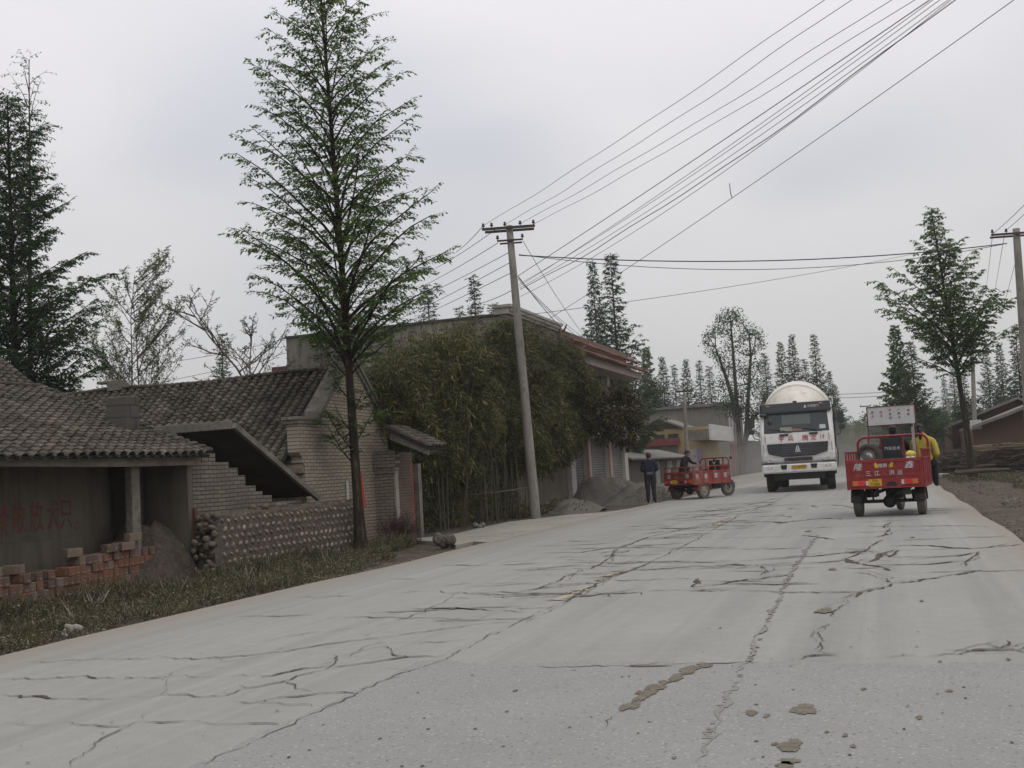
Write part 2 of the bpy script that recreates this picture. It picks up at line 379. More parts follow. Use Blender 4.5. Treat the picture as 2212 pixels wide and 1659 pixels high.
def asphalt_mat():
    m, n, b = _new('road_asphalt'); b.inputs['Roughness'].default_value = 0.85; b.inputs['Specular IOR Level'].default_value = 0.2
    v = coords(n); f, _ = noise(n, v, 1.3, detail=5, lo=0.3, hi=0.7); col = mixc(n, f, (0.240, 0.240, 0.232), (0.268, 0.266, 0.254))
    vo = node(n, 'ShaderNodeTexVoronoi', {'Scale': 45.0}); n.links.new(v, vo.inputs['Vector'])
    sp = node(n, 'ShaderNodeSeparateColor'); n.links.new(vo.outputs['Color'], sp.inputs[0])
    r = node(n, 'ShaderNodeMapRange', {'From Min': 0.80, 'From Max': 0.86}); n.links.new(sp.outputs[0], r.inputs[0])
    r2_ = node(n, 'ShaderNodeMapRange', {'From Min': 0.16, 'From Max': 0.10}); n.links.new(sp.outputs[0], r2_.inputs[0])
    d = node(n, 'ShaderNodeMapRange', {'From Min': 0.45, 'From Max': 0.25}); n.links.new(vo.outputs['Distance'], d.inputs[0])
    a = node(n, 'ShaderNodeMath', operation='MULTIPLY'); n.links.new(r.outputs[0], a.inputs[0]); n.links.new(d.outputs[0], a.inputs[1])
    a2 = node(n, 'ShaderNodeMath', operation='MULTIPLY'); n.links.new(r2_.outputs[0], a2.inputs[0]); n.links.new(d.outputs[0], a2.inputs[1])
    col = mixc(n, a.outputs[0], col, (0.36, 0.345, 0.31)); col = mixc(n, a2.outputs[0], col, (0.16, 0.157, 0.15))
    f, raw = noise(n, v, 110, detail=2, lo=0.3, hi=0.7); col = mixc(n, 0.45, col, mixc(n, f, (0.7, 0.7, 0.7), (1.25, 1.25, 1.25)), 'MULTIPLY')
    n.links.new(col, b.inputs['Base Color']); bump(n, b, raw, 0.5, 0.006); return m
M_asph = asphalt_mat()
b = MB()
E_ = []
for i in range(60):
    tt = 0.32 - i * (4.85 / 59); E_.append((8.0 + 0.035 * math.sin(tt * 5) + 0.03 * math.sin(tt * 13) + 0.02 * math.sin(tt * 31), tt))
b.poly([(-10, 0.30, 0.004)] + [(2 + i * 0.2, 0.30 + 0.012 * math.sin(i * 2.3) + 0.01 * math.sin(i * 5.1), 0.004) for i in range(29)] + [(x, y, 0.004) for x, y in E_] + [(-10, -4.53, 0.004)])
tag(b.build('road_asphalt_patch', M_asph), kind='structure')

# driveway apron on the left
M_conc = mat('dusty_concrete', (0.30, 0.285, 0.25), (0.24, 0.225, 0.195), scale=0.9, rough=0.9, bmp=0.2, c3=(0.33, 0.315, 0.285), s3=6, spec=0.15)
b = MB()
edge = [gpt(u, v) for u, v in ((885, 1167), (905, 1163), (985, 1153), (1040, 1140), (1100, 1127), (1165, 1120), (1230, 1112), (1310, 1106), (1360, 1099), (1420, 1086))]
edge2 = [(36, 4.2), (19.9, 4.2), (20.3, 4.7)] + [gpt(u, v)[:2] for u, v in ((985, 1178), (940, 1170))]
b.prism([(e[0], e[1], -0.12) for e in edge] + [(x, y, -0.12) for x, y in edge2], (0, 0, .126))
tag(b.build('driveway', M_conc), kind='structure')
b = MB(); b.poly([(62, 4.0, -0.01), (150, 4.0, -0.01), (150, 7.9, -0.01), (62, 7.9, -0.01)])
tag(b.build('pavement', M_conc), kind='structure')

# cracks and broken patches, traced on the road surface
M_crack = mat('crack_dirt', (0.062, 0.052, 0.043), (0.125, 0.108, 0.088), scale=12, rough=0.95, spec=0.1)
M_tyremark = mat('tyre_mark', (0.245, 0.238, 0.225), (0.20, 0.19, 0.178), scale=9, rough=0.9, spec=0.1)
M_yellow = mat('worn_yellow_paint', (0.36, 0.315, 0.215), (0.32, 0.30, 0.255), scale=8, rough=0.9, spec=0.1, lo=0.45, hi=0.55)
def crack(b, pts, w, z, r, ragged=0.5, step=0.12):
    P = [Vector((p[0], p[1], 0)) for p in pts]; out = []
    for a, c in zip(P, P[1:]):
        n_ = max(1, int((c - a).length / step))
        for k in range(n_): out.append(a.lerp(c, k / n_))
    out.append(P[-1]); n_ = len(out); V = []; wl = 1.0
    os_ = ot_ = 0.0; dist = math.hypot(P[0].x, P[0].y); js = .011 + .0035 * dist
    for i, p in enumerate(out):
        d = (out[min(i + 1, n_ - 1)] - out[max(i - 1, 0)]).normalized(); tr = abs(d.y)
        os_ = .72 * os_ + r.uniform(-1, 1) * (js if tr > .5 else .02); ot_ = .72 * ot_ + r.uniform(-1, 1) * (.012 if tr > .5 else .022)
        wl = .6 * wl + .4 * r.uniform(-.7, 2.4); ww = w * max(.07, wl) * min(1, (i + .4) / 4, (n_ - i) / 4)
        q = p + Vector((os_, ot_, 0)); nn = Vector((-d.y, d.x, 0)); u = r.uniform(.25, .75)
        V += [tuple(q + nn * ww * u + Vector((0, 0, z))), tuple(q - nn * ww * (1 - u) + Vector((0, 0, z)))]
    b.add(V, [(2 * i, 2 * i + 1, 2 * i + 3, 2 * i + 2) for i in range(n_ - 1)])
def A_(l): return [gpt(x / 2.0, 1118.3 + y / 2.0) for x, y in l]
def B_(l): return [gpt(1106 + x / 2.0, 1016.6 + y / 2.0) for x, y in l]
CR = [
 (A_, 1.1, [(0, 700), (380, 692), (740, 690), (1180, 686), (1310, 655), (1480, 637)]),
 (A_, .9, [(500, 612), (860, 610), (1060, 600), (1240, 580), (1400, 550), (1560, 530), (1860, 492), (2060, 462), (2212, 455)]),
 (A_, .6, [(100, 630), (500, 612)]), (A_, 2.2, [(0, 768), (60, 770), (150, 778), (250, 785)]), (A_, .5, [(250, 785), (500, 780), (610, 778)]),
 (A_, 1.4, [(280, 888), (400, 902), (560, 900)]), (A_, 3.0, [(540, 898), (600, 892), (700, 888), (760, 888), (850, 890)]), (A_, 1.0, [(850, 890), (940, 890), (1060, 896), (1200, 905)]), (A_, .4, [(0, 888), (280, 888)]),
 (A_, 1.0, [(320, 1080), (380, 1020), (480, 930), (560, 900), (640, 850)]),
 (A_, .9, [(700, 770), (700, 700), (790, 655), (960, 625), (1140, 600)]),
 (A_, 1.2, [(610, 782), (720, 770), (980, 775), (1060, 740), (1200, 715), (1310, 680), (1390, 660)]), (A_, 2.4, [(1380, 664), (1420, 655), (1480, 640), (1600, 628), (1780, 603), (1940, 597)]),
 (A_, 1.3, [(980, 790), (1110, 795), (1200, 775)]), (A_, 2.2, [(1200, 775), (1350, 763), (1440, 760), (1550, 765)]),
 (A_, .9, [(1110, 795), (1250, 812), (1340, 822)]),
 (A_, 1.1, [(1390, 660), (1450, 620), (1440, 590)]), (A_, 1.1, [(1480, 600), (1580, 560), (1640, 545), (1730, 540)]), (A_, 1.0, [(1560, 575), (1660, 560), (1700, 585), (1770, 600)]), (A_, 1.0, [(1300, 655), (1400, 640), (1500, 610), (1560, 570)]), (A_, .8, [(1040, 722), (1110, 735), (1200, 715)]), (A_, .8, [(1200, 700), (1250, 740), (1330, 765)]),
 (A_, 1.0, [(1720, 450), (1850, 400), (1930, 360), (1990, 320)]), (A_, .7, [(1660, 330), (1900, 318), (2212, 345)]), (A_, .6, [(1100, 540), (1300, 505), (1700, 458)]), (A_, .6, [(1870, 300), (2050, 282)]), (A_, .6, [(1260, 345), (1520, 340)]),
 (A_, .8, [(1760, 548), (2050, 532)]), (A_, .8, [(1950, 460), (2010, 450), (2100, 430), (2212, 400)]), (A_, .6, [(1640, 660), (1790, 660)]),
 (A_, 1.6, [(860, 1080), (1040, 990), (1220, 905), (1400, 830), (1560, 762), (1700, 690), (1790, 662), (1900, 620), (2050, 545), (2160, 492)]),
 (A_, 3.0, [(1380, 838), (1480, 800), (1560, 764)]), (A_, 2.6, [(1660, 712), (1740, 688)]), (A_, 2.6, [(2110, 515), (2180, 490)]),
 (B_, 1.3, [(-26, 685), (0, 670), (160, 595), (260, 548), (400, 470), (510, 432), (600, 395), (700, 345), (800, 295), (900, 240), (980, 195), (1080, 160), (1210, 100)]),
 (B_, 1.8, [(250, 548), (420, 535), (560, 525)]), (B_, .9, [(560, 525), (620, 520), (740, 518)]), (B_, 1.5, [(740, 518), (960, 518)]), (B_, .8, [(960, 518), (1300, 527), (1500, 527)]),
 (B_, .8, [(400, 475), (800, 468)]), (B_, 1.0, [(800, 468), (785, 505), (870, 495), (1100, 465), (1220, 450)]),
 (B_, 1.0, [(510, 432), (870, 415)]), (B_, 2.0, [(870, 415), (940, 408), (1040, 410)]), (B_, 1.1, [(1040, 410), (1200, 405), (1300, 400)]), (B_, 2.6, [(1300, 400), (1440, 390), (1510, 405)]),
 (B_, 1.2, [(570, 403), (780, 400), (1000, 397), (1150, 380), (1300, 370), (1440, 358)]), (B_, 2.4, [(1360, 365), (1440, 358), (1500, 350), (1580, 348)]),
 (B_, 1.4, [(1440, 385), (1480, 365), (1520, 345), (1560, 320), (1600, 300)]), (B_, 2.8, [(1570, 290), (1620, 278), (1610, 240), (1640, 225)]), (B_, 2.2, [(1440, 380), (1480, 395), (1540, 395), (1600, 360), (1660, 345)]), (B_, 1.0, [(1660, 345), (1900, 340), (2060, 335), (2212, 318)]),
 (B_, 1.3, [(1630, 325), (1800, 325), (1900, 332), (2000, 340)]), (B_, 1.4, [(1590, 360), (1620, 375), (1680, 345)]),
 (B_, 2.0, [(1510, 405), (1580, 418), (1620, 432)]), (B_, 1.0, [(1520, 412), (1660, 410), (1800, 405), (1980, 390)]), (B_, 1.2, [(1740, 378), (1920, 370), (2000, 355)]), (B_, 1.2, [(2010, 350), (1985, 380), (1950, 415)]),
 (B_, 1.2, [(1480, 440), (1530, 445), (1600, 470), (1640, 490)]), (B_, 2.0, [(1640, 490), (1600, 510), (1560, 520), (1500, 530), (1450, 560)]), (B_, 1.1, [(1640, 490), (1800, 470), (1900, 455), (2030, 432)]),
 (B_, 1.6, [(1060, 415), (1100, 413)]), (B_, 1.3, [(1075, 412), (1100, 440), (1070, 455)]),
 (B_, 1.0, [(1450, 560), (1400, 600), (1380, 635)]), (B_, .9, [(1370, 660), (1310, 690), (1290, 720), (1320, 760), (1310, 790)]), (B_, .9, [(1350, 665), (1330, 700), (1350, 730), (1330, 775), (1365, 805)]), (B_, 1.6, [(1250, 815), (1310, 800), (1400, 808)]),
 (B_, .8, [(790, 295), (980, 292), (1250, 280), (1400, 300), (1530, 290)]), (B_, .6, [(900, 240), (1030, 240), (1060, 235)]), (B_, 1.3, [(930, 225), (1130, 220), (1160, 227), (1330, 208), (1500, 210)]), (B_, .9, [(1530, 240), (1700, 243), (1880, 240), (2060, 242)]),
 (B_, .7, [(1450, 270), (1550, 268)]), (B_, .8, [(1750, 262), (1830, 252)]),
 (B_, .8, [(0, 600), (160, 597)]), (B_, .8, [(0, 555), (200, 545), (350, 505)]), (B_, 1.2, [(290, 468), (420, 460), (500, 437)]), (B_, 1.0, [(380, 405), (480, 400), (560, 397)]), (B_, 1.0, [(400, 440), (500, 430)]), (B_, .9, [(380, 370), (640, 365)]), (B_, .9, [(450, 330), (600, 322), (750, 315)]), (B_, .9, [(540, 295), (700, 290)]), (B_, .9, [(0, 450), (130, 425), (300, 405)]),
 (B_, 2.0, [(340, 425), (400, 395), (440, 350), (480, 330), (600, 285), (700, 262), (860, 230)]), (B_, 1.6, [(100, 515), (200, 480), (300, 430), (340, 425)]), (B_, 1.2, [(0, 530), (100, 515), (250, 500)]), (B_, 1.0, [(120, 515), (260, 500), (420, 470)]),
 (B_, 1.0, [(240, 380), (400, 370), (520, 345)]), (B_, 1.0, [(300, 395), (450, 365)]), (B_, .8, [(90, 360), (300, 355), (450, 330)]), (B_, 1.6, [(430, 350), (480, 352)]), (B_, .9, [(600, 300), (800, 270)]), (B_, 1.0, [(560, 275), (760, 255), (900, 235)]),
 (B_, .9, [(700, 240), (860, 232), (960, 215)]), (B_, 1.2, [(780, 200), (1000, 175), (1150, 140)]), (B_, 1.0, [(760, 205), (900, 190), (1000, 190)]), (B_, 1.0, [(800, 180), (950, 165), (1100, 150)]), (B_, .9, [(660, 215), (820, 195)]), (B_, .8, [(450, 245), (700, 232)]), (B_, 1.0, [(880, 165), (1020, 150), (1140, 120)]), (B_, 1.0, [(1000, 205), (1180, 195)]),
 (B_, 1.5, [(1290, 150), (1320, 160)]), (B_, .9, [(1290, 150), (1380, 145), (1500, 165)]), (B_, .8, [(1150, 190), (1210, 203)]), (B_, .9, [(1350, 190), (1500, 185)]), (B_, .9, [(1340, 125), (1450, 122)]), (B_, .9, [(1180, 165), (1280, 168)]),
 (B_, 2.6, [(1960, 785), (2040, 775), (2120, 772), (2200, 778)]), (B_, 2.2, [(1990, 772), (2080, 768), (2170, 772)]), (B_, .8, [(1790, 805), (1900, 798), (1980, 785)]), (B_, .7, [(1600, 803), (1740, 800)]),
 (B_, 1.5, [(500, 848), (560, 850), (600, 846), (690, 845)]), (B_, .8, [(380, 1130), (410, 1090), (460, 1050)]), (B_, .45, [(0, 850), (500, 850), (900, 838), (1250, 818)]),
]
b = MB(); cr_ = random.Random(11)
for f, w, l in CR:
    p = f(l); d = sum(math.hypot(q[0], q[1]) for q in p) / len(p)
    horiz = abs(p[-1][1] - p[0][1]) / (0.01 + math.hypot(p[-1][0] - p[0][0], p[-1][1] - p[0][1]))
    w = min(w, 1.9 if w < 4 else 5) * (.62 if f is A_ else 1.0); wd = (0.008 + 0.0018 * d) * w * (0.30 + 0.85 * horiz)
    crack(b, p, wd, 0.0075, cr_, 0.6, step=0.05 if d < 14 else 0.10)
    if w >= 1.0 and f is B_: crack(b, [(q[0] + .05 + cr_.uniform(-.05, .2), q[1] + cr_.uniform(-.1, .1)) for q in p], wd * .35, 0.0079, cr_, .6, .08)
    if w > 1.5 and d > 9:
        for k in range(5):
            q = p[cr_.randrange(len(p))]; a = cr_.uniform(0, 6.28); ln = cr_.uniform(0.1, 0.4)
            crack(b, [(q[0], q[1]), (q[0] + ln * math.cos(a), q[1] + ln * math.sin(a))], wd * 0.4, 0.0078, cr_, 0.6, 0.06)
for i in range(120):   # fine transverse cracking either side of the centre joint
    s_, t_ = (cr_.uniform(10.5, 33), cr_.uniform(.35, 2.4)) if i < 70 else (cr_.uniform(12, 33), cr_.uniform(-3.6, .1)) if i < 100 else (cr_.uniform(8.5, 20), cr_.uniform(1, 3.6))
    ln = cr_.uniform(.4, 1.7); sl_ = cr_.uniform(-.25, .25); crack(b, [(s_, t_), (s_ + sl_ * ln * .5 + cr_.uniform(-.08, .08), t_ - ln * .5), (s_ + sl_ * ln, t_ - ln)], (.012 + .0022 * s_) * cr_.uniform(.4, 1.0), 0.0077, cr_, .6, .08)
def blob(b, c, rs, rt, z, r, n=44, jag=0.22):
    ph = [r.uniform(0, 6.28) for _ in range(5)]; pts = []
    for i in range(n):
        a = 2 * math.pi * i / n; k = 1 + jag * (math.sin(2 * a + ph[0]) * .5 + math.sin(3 * a + ph[1]) * .5 + math.sin(5 * a + ph[2]) * .4 + math.sin(9 * a + ph[3]) * .3) + r.uniform(-.10, .10)
        pts.append((c[0] + rs * k * math.cos(a), c[1] + rt * k * math.sin(a), z))
    k = len(b.v); b.add([(c[0], c[1], z)] + pts, [(0, 1 + i, 1 + (i + 1) % n) for i in range(n)])
bst = MB()
for (x, y, rw, rs) in ((1262, 1036, 48, .13), (1205, 1195, 45, .12), (1035, 1052, 26, .06), (1100, 1064, 14, .04), (1520, 948, 12, .03), (1890, 957, 14, .035), (1760, 1072, 15, .04), (1440, 1150, 12, .03), (1475, 1197, 12, .03), (1135, 1187, 14, .03), (1360, 1135, 9, .02), (700, 1247, 10, .02), (1350, 608, 32, .16), (1200, 1262, 40, .05), (1280, 263, 12, .12), (1180, 1280, 40, .05), (590, 847, 80, .03), (1385, 428, 18, .1), (15, 955, 10, .03), (1730, 290, 10, .08), (545, 1140, 5, .015), (2145, 818, 10, .03), (1850, 828, 9, .02), (900, 682, 5, .03), (1770, 565, 7, .06)):
    p = B_([(x, y)])[0]; q = B_([(x + rw, y)])[0]; blob(bst, p, rs, math.hypot(q[0] - p[0], q[1] - p[1]), 0.0083, cr_)
_dp = B_([(825, 842), (740, 878), (700, 905), (640, 935), (600, 962), (550, 995), (470, 1045)])
for i in range(60):
    f = cr_.random() * 5.99; k = int(f); a = Vector(_dp[k]).lerp(Vector(_dp[k + 1]), f - k); ww = .035 if f < 4 else .018
    blob(bst, (a.x + cr_.gauss(0, .04), a.y + cr_.gauss(0, .018)), cr_.uniform(.03, .075), ww * cr_.uniform(.5, 1.3), 0.0083 + .00002 * i, cr_, n=20)
for i in range(150):
    x, y = cr_.uniform(0, 2212), cr_.uniform(1150, 1659); p = gpt(x, y)
    if -4.3 < p[1] < 4.1: blob(b, p, cr_.uniform(.004, .014), cr_.uniform(.004, .012), 0.0088, cr_, n=7)
tag(b.build('road_cracks', M_crack), kind='structure')
tag(bst.build('road_stains', mat('road_stain', (0.150, 0.130, 0.100), (0.185, 0.165, 0.135), scale=14, rough=.95, spec=.1, c3=(0.12, 0.105, 0.085), s3=30)), kind='structure')
# the comb-like dark tyre track
b = MB()
tr = B_([(790, 1262), (870, 1100), (950, 950), (1015, 830), (1065, 730), (1110, 640), (1180, 500), (1245, 385), (1320, 280)])
crack(b, tr[:], .030, .0069, cr_, .6, .05)
for i in range(len(tr) - 1):
    a, c = Vector(tr[i]), Vector(tr[i + 1]); n_ = max(2, int((c - a).length / 0.035))
    for k in range(n_):
        if cr_.random() < .25 + (0.42 if i < 5 else 0.2) + .25 * math.sin(k * .37): continue
        p = a.lerp(c, k / n_); w = (0.016 + 0.020 * cr_.random() ** 2) * (1.0 if i < 4 else 0.8); o = cr_.uniform(-.012, .012); h = cr_.uniform(0.02, 0.07)
        b.poly([(p.x, p.y + o - w, 0.0068), (p.x + h, p.y + o - w * cr_.uniform(.4, .9), 0.0068), (p.x + h * .8, p.y + o + w * .8, 0.0068), (p.x - .004, p.y + o + w * cr_.uniform(.3, .9), 0.0068)])
tag(b.build('tyre_track', M_tyremark), kind='structure')
# remains of the yellow centre line
b = MB()
for (x0, y0, x1, y1) in ((470, 432, 340, 492), (300, 515, 175, 568), (930, 205, 860, 248)):
    a, c = Vector(B_([(x0, y0)])[0]), Vector(B_([(x1, y1)])[0])
    for k in range(16):
        if cr_.random() < 0.2: continue
        p = a.lerp(c, k / 16 + cr_.uniform(-.02, .02)); blob(b, p, (c - a).length / 26, 0.09, 0.0055 + 0.0001 * k, cr_, n=9, jag=.4)
tag(b.build('road_marking', M_yellow), kind='structure')
# ------------------------------------------------------------------ buildings on the left
M_tile = mat('grey_clay_tile', (0.098, 0.085, 0.070), (0.043, 0.038, 0.032), scale=1.3, rough=0.9, island=0.30, c3=(0.15, 0.135, 0.105), s3=30, spec=0.1, bmp=0.3)
M_tiledark = mat('tile_bed_channel_shade', (0.045, 0.042, 0.038), scale=4, rough=0.95, spec=0.05)  # dark colour paints in the shade between the tile rows
M_plast = plaster_mat('grey_plaster', (0.165, 0.142, 0.113), (0.12, 0.104, 0.083), (0.065, 0.056, 0.045), amt=0.75)
M_beam = plaster_mat('stained_beam', (0.27, 0.235, 0.19), (0.17, 0.14, 0.11), (0.10, 0.07, 0.05), amt=0.8, vscale=3)
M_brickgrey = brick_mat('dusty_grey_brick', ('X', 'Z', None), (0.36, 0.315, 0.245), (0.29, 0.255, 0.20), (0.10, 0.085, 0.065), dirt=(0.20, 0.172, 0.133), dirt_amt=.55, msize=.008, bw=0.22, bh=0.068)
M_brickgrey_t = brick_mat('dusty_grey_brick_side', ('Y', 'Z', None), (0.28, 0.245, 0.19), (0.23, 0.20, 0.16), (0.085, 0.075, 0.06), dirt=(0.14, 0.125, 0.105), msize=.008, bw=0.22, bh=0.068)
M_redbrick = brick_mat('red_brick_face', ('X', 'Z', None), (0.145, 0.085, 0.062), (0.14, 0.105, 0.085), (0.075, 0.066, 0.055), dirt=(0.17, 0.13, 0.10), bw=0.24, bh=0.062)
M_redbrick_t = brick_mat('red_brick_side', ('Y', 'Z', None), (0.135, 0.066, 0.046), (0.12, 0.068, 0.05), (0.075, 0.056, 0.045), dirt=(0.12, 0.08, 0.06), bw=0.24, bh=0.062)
M_conc2 = mat('weathered_concrete', (0.20, 0.185, 0.16), (0.13, 0.12, 0.105), scale=2.5, rough=0.92, bmp=0.3, c3=(0.10, 0.09, 0.08), s3=14, spec=0.1)
M_wooddark = mat('dark_wood', (0.07, 0.052, 0.038), (0.045, 0.036, 0.03), scale=3, stretch=(1, 1, 6), rough=0.85, bmp=0.3, spec=0.1)
M_under = mat('dark_underside', (0.06, 0.054, 0.047), scale=2, rough=0.95, spec=0.05)  # one even dark tone for slab body, pier and barge board
M_redpaint = mat('faded_red_writing', (0.20, 0.055, 0.045), (0.16, 0.085, 0.07), scale=9, rough=0.9, spec=0.1)
M_redoxide = mat('red_brown_paint', (0.14, 0.05, 0.038), (0.10, 0.05, 0.04), scale=4, rough=0.8)

def tiles(b, o, U, Vv, lu, lv, pu=0.19, pv=0.135, r=None, th=0.02, rise=0.068, sag=0.0):
    """rows of overlapping curved clay tiles; o lower corner, U along the eave, Vv up the slope"""
    U = Vector(U).normalized(); Vv = Vector(Vv).normalized(); Nn = U.cross(Vv); 
    if Nn.z < 0: Nn = -Nn
    o = Vector(o); nu, nv = int(lu / pu), int(lv / pv); pu = lu / nu; pv = lv / nv
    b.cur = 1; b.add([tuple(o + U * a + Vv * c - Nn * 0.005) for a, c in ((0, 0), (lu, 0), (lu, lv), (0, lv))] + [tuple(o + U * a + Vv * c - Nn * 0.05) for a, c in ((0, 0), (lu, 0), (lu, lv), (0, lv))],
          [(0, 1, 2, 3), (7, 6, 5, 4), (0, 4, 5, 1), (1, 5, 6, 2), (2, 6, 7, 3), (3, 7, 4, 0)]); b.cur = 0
    K = 5
    for i in range(nu):
        cu = (i + .5) * pu; ph = r.uniform(0, 6)
        for j in range(nv):
            c0 = j * pv - 0.012; c1 = (j + 1) * pv + 0.025; w = pu * 0.40; du = r.uniform(-.008, .008) + 0.012 * math.sin(j * 0.35 + ph); lift = r.uniform(0, .010)
            sg = -sag * math.sin(math.pi * (cu / lu)) + 0.012 * math.sin(cu * 1.9) * math.sin(j * 0.21 + 1)
            row = []
            for (c, lf, ww) in ((c0, th + lift, w), (c1, 0.0, w * 0.86)):
                for k in range(K):
                    a = math.pi * k / (K - 1); row.append(o + U * (cu + du - ww * math.cos(a)) + Vv * c + Nn * (lf + sg + rise * math.sin(a)))
            lip = [p - Nn * 0.018 for p in row[:K]]
            vs = row + lip; fs = [(k, k + 1, K + k + 1, K + k) for k in range(K - 1)] + [(k, 2 * K + k, 2 * K + k + 1, k + 1) for k in range(K - 1)]
            b.add([tuple(p) for p in vs], fs)
            # the channel tile between two cap rows
            if i < nu - 1:
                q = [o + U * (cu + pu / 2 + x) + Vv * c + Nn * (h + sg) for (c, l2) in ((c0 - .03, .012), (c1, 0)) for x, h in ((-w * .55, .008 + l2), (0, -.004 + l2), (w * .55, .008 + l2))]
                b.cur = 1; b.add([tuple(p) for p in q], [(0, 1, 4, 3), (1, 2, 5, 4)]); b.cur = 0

tr_ = random.Random(5)
# --- open fronted tiled shed at the left edge
shed = thing('tiled_shed', 'low open-fronted shed with wavy grey clay tile roof and red wall writing', 'shed', 12, 7.6)
S1 = 14.99; TB = 8.05
b = MB(); b.box(5, S1 - 0.12, TB, TB + 0.15, -0.15, 2.35); b.box(5.0, 5.12, 7.1, TB - .001, -0.15, 2.2); b.build('back_wall_with_added_end', M_plast, shed)  # end wall beyond the frame, added to cut light under the roof
b = MB(); b.box(5, S1 - 0.125, TB - 0.05, TB - 0.001, -0.15, 0.74); b.build('wall_plinth', M_plast, shed, bevel=0.008)
b = MB(); b.box(S1 - 0.119, S1 + 0.0, 7.22, 10.0, -0.15, 1.80); b.build('side_wall', M_plast, shed)
b = MB(); b.box(S1 - 0.03, S1 + 0.03, 7.17, 7.215, -0.1, 1.02); b.build('corner_board', M_redoxide, shed)
b = MB(); b.box(13.56, 13.74, 7.20, 7.32, -0.15, 1.70); b.build('post', M_conc2, shed, bevel=0.008)
b = MB(); b.box(14.10, 14.42, 7.75, TB - 0.051, -0.15, 2.1); b.build('pier', M_under, shed)
b = MB()
for i in range(20):
    s0, s1 = 5 + i * 0.5, 5 + (i + 1) * 0.5 - 0.002
    if s1 > S1: s1 = S1
    z0 = 1.70 - 0.02 * math.sin((s0 - 5) * .9); z1 = 1.70 - 0.02 * math.sin((s1 - 5) * .9)
    b.hexa([(s0, 7.05, z0), (s1, 7.05, z1), (s1, 7.17, z1), (s0, 7.17, z0)], [(s0, 7.05, z0 + .11), (s1, 7.05, z1 + .11), (s1, 7.17, z1 + .11), (s0, 7.17, z0 + .11)])
b.build('eave_beam', M_beam, shed)
b = MB(); v = Vector((0, 3.27, 1.25)); tiles(b, (5.0, 6.88, 1.835), (1, 0, 0), v, S1 - 5.0, v.length, r=tr_, sag=0.05)
for i in range(70):   # ridge and verge tiles
    s0 = 5 + i * 0.143; b.ell((s0, 10.17, 3.15 + .01 * tr_.random()), (0.09, 0.10, 0.05), 8, 5)
for j in range(26):
    f = j / 25; b.ell((S1 - 0.03 + tr_.uniform(-.02, .02), 6.9 + 3.25 * f, 1.88 + 1.25 * f + .03), (0.10, 0.085, 0.045), 8, 5, .15, tr_)
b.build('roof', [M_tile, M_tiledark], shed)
b = MB(); p = onS(251, 930, 14.6); p = (14.45, 7.35 + 1.55, 0)
CS = 14.3; c0_, c1_, cz = onS(274, 900, CS), onS(229, 900, CS), onS(251, 857, CS)[2]; b.box(CS, CS + .30, c0_[1], c1_[1], 1.9, cz); chim = b.build('chimney', brick_mat('dark_block', ('X', 'Z', None), (0.085, 0.077, 0.066), (0.065, 0.06, 0.052), (0.035, 0.032, 0.028), bw=.24, bh=.19, msize=.012), shed, bevel=0.01)

# the painted writing
for i, (ch, u, v_) in enumerate((('禁', 3, 1131), ('敞', 41, 1124), ('放', 79, 1120), ('犬', 115, 1117), ('只', 143, 1114))):
    q = onT(u, v_, TB - 0.002)
    text('lettering', ch, 0.46, M_redpaint, shed, frame((q[0], TB - 0.004, q[2]), (1, 0, 0), (0, 0, 1)), ext=0.001, sx=0.56)
q = onT(166, 1134, TB - 0.002)
b = MB(); b.M = frame((q[0], TB - 0.004, q[2]), (1, 0, 0), (0, 0, 1))
b.add([(r_ * math.cos(a * math.pi / 6), r_ * 1.25 * math.sin(a * math.pi / 6), 0) for r_ in (0.035, 0.05) for a in range(12)], [(i, (i + 1) % 12, 12 + (i + 1) % 12, 12 + i) for i in range(12)])
b.build('lettering', M_redpaint, shed)

# --- the verge of the house roof behind the shed
h0 = thing('farmhouse', 'dark tiled farmhouse roof edge rising behind the shed at the left border', 'house', 17, 9.8)
b = MB(); P0 = onS(90, 850, 17.5); 
t0, z0 = P0[1], P0[2]
vv = Vector((0, 3.4, 2.55)); tiles(b, (9.5, t0, z0), (1, 0, 0), vv, 8.0, vv.length, r=tr_)
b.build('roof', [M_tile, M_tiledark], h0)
b = MB(); b.hexa([(17.42, t0, z0 - .16), (17.56, t0, z0 - .16), (17.56, t0, z0 + .05), (17.42, t0, z0 + .05)], [(17.42, t0 + 3.4, z0 + 2.39), (17.56, t0 + 3.4, z0 + 2.39), (17.56, t0 + 3.4, z0 + 2.60), (17.42, t0 + 3.4, z0 + 2.60)])
b.build('barge_board', M_under, h0)  # dark colour paints in the shadowed gable side
b = MB(); b.prism([(17.3, t0 + .4, -.1), (17.3, t0 + .4, z0 + .1), (17.3, t0 + 3.4, z0 + 2.35), (17.3, t0 + 6.4, z0 + .1), (17.3, t0 + 6.4, -.1)], (-7.5, 0, 0)); b.build('wall', M_plast, h0)

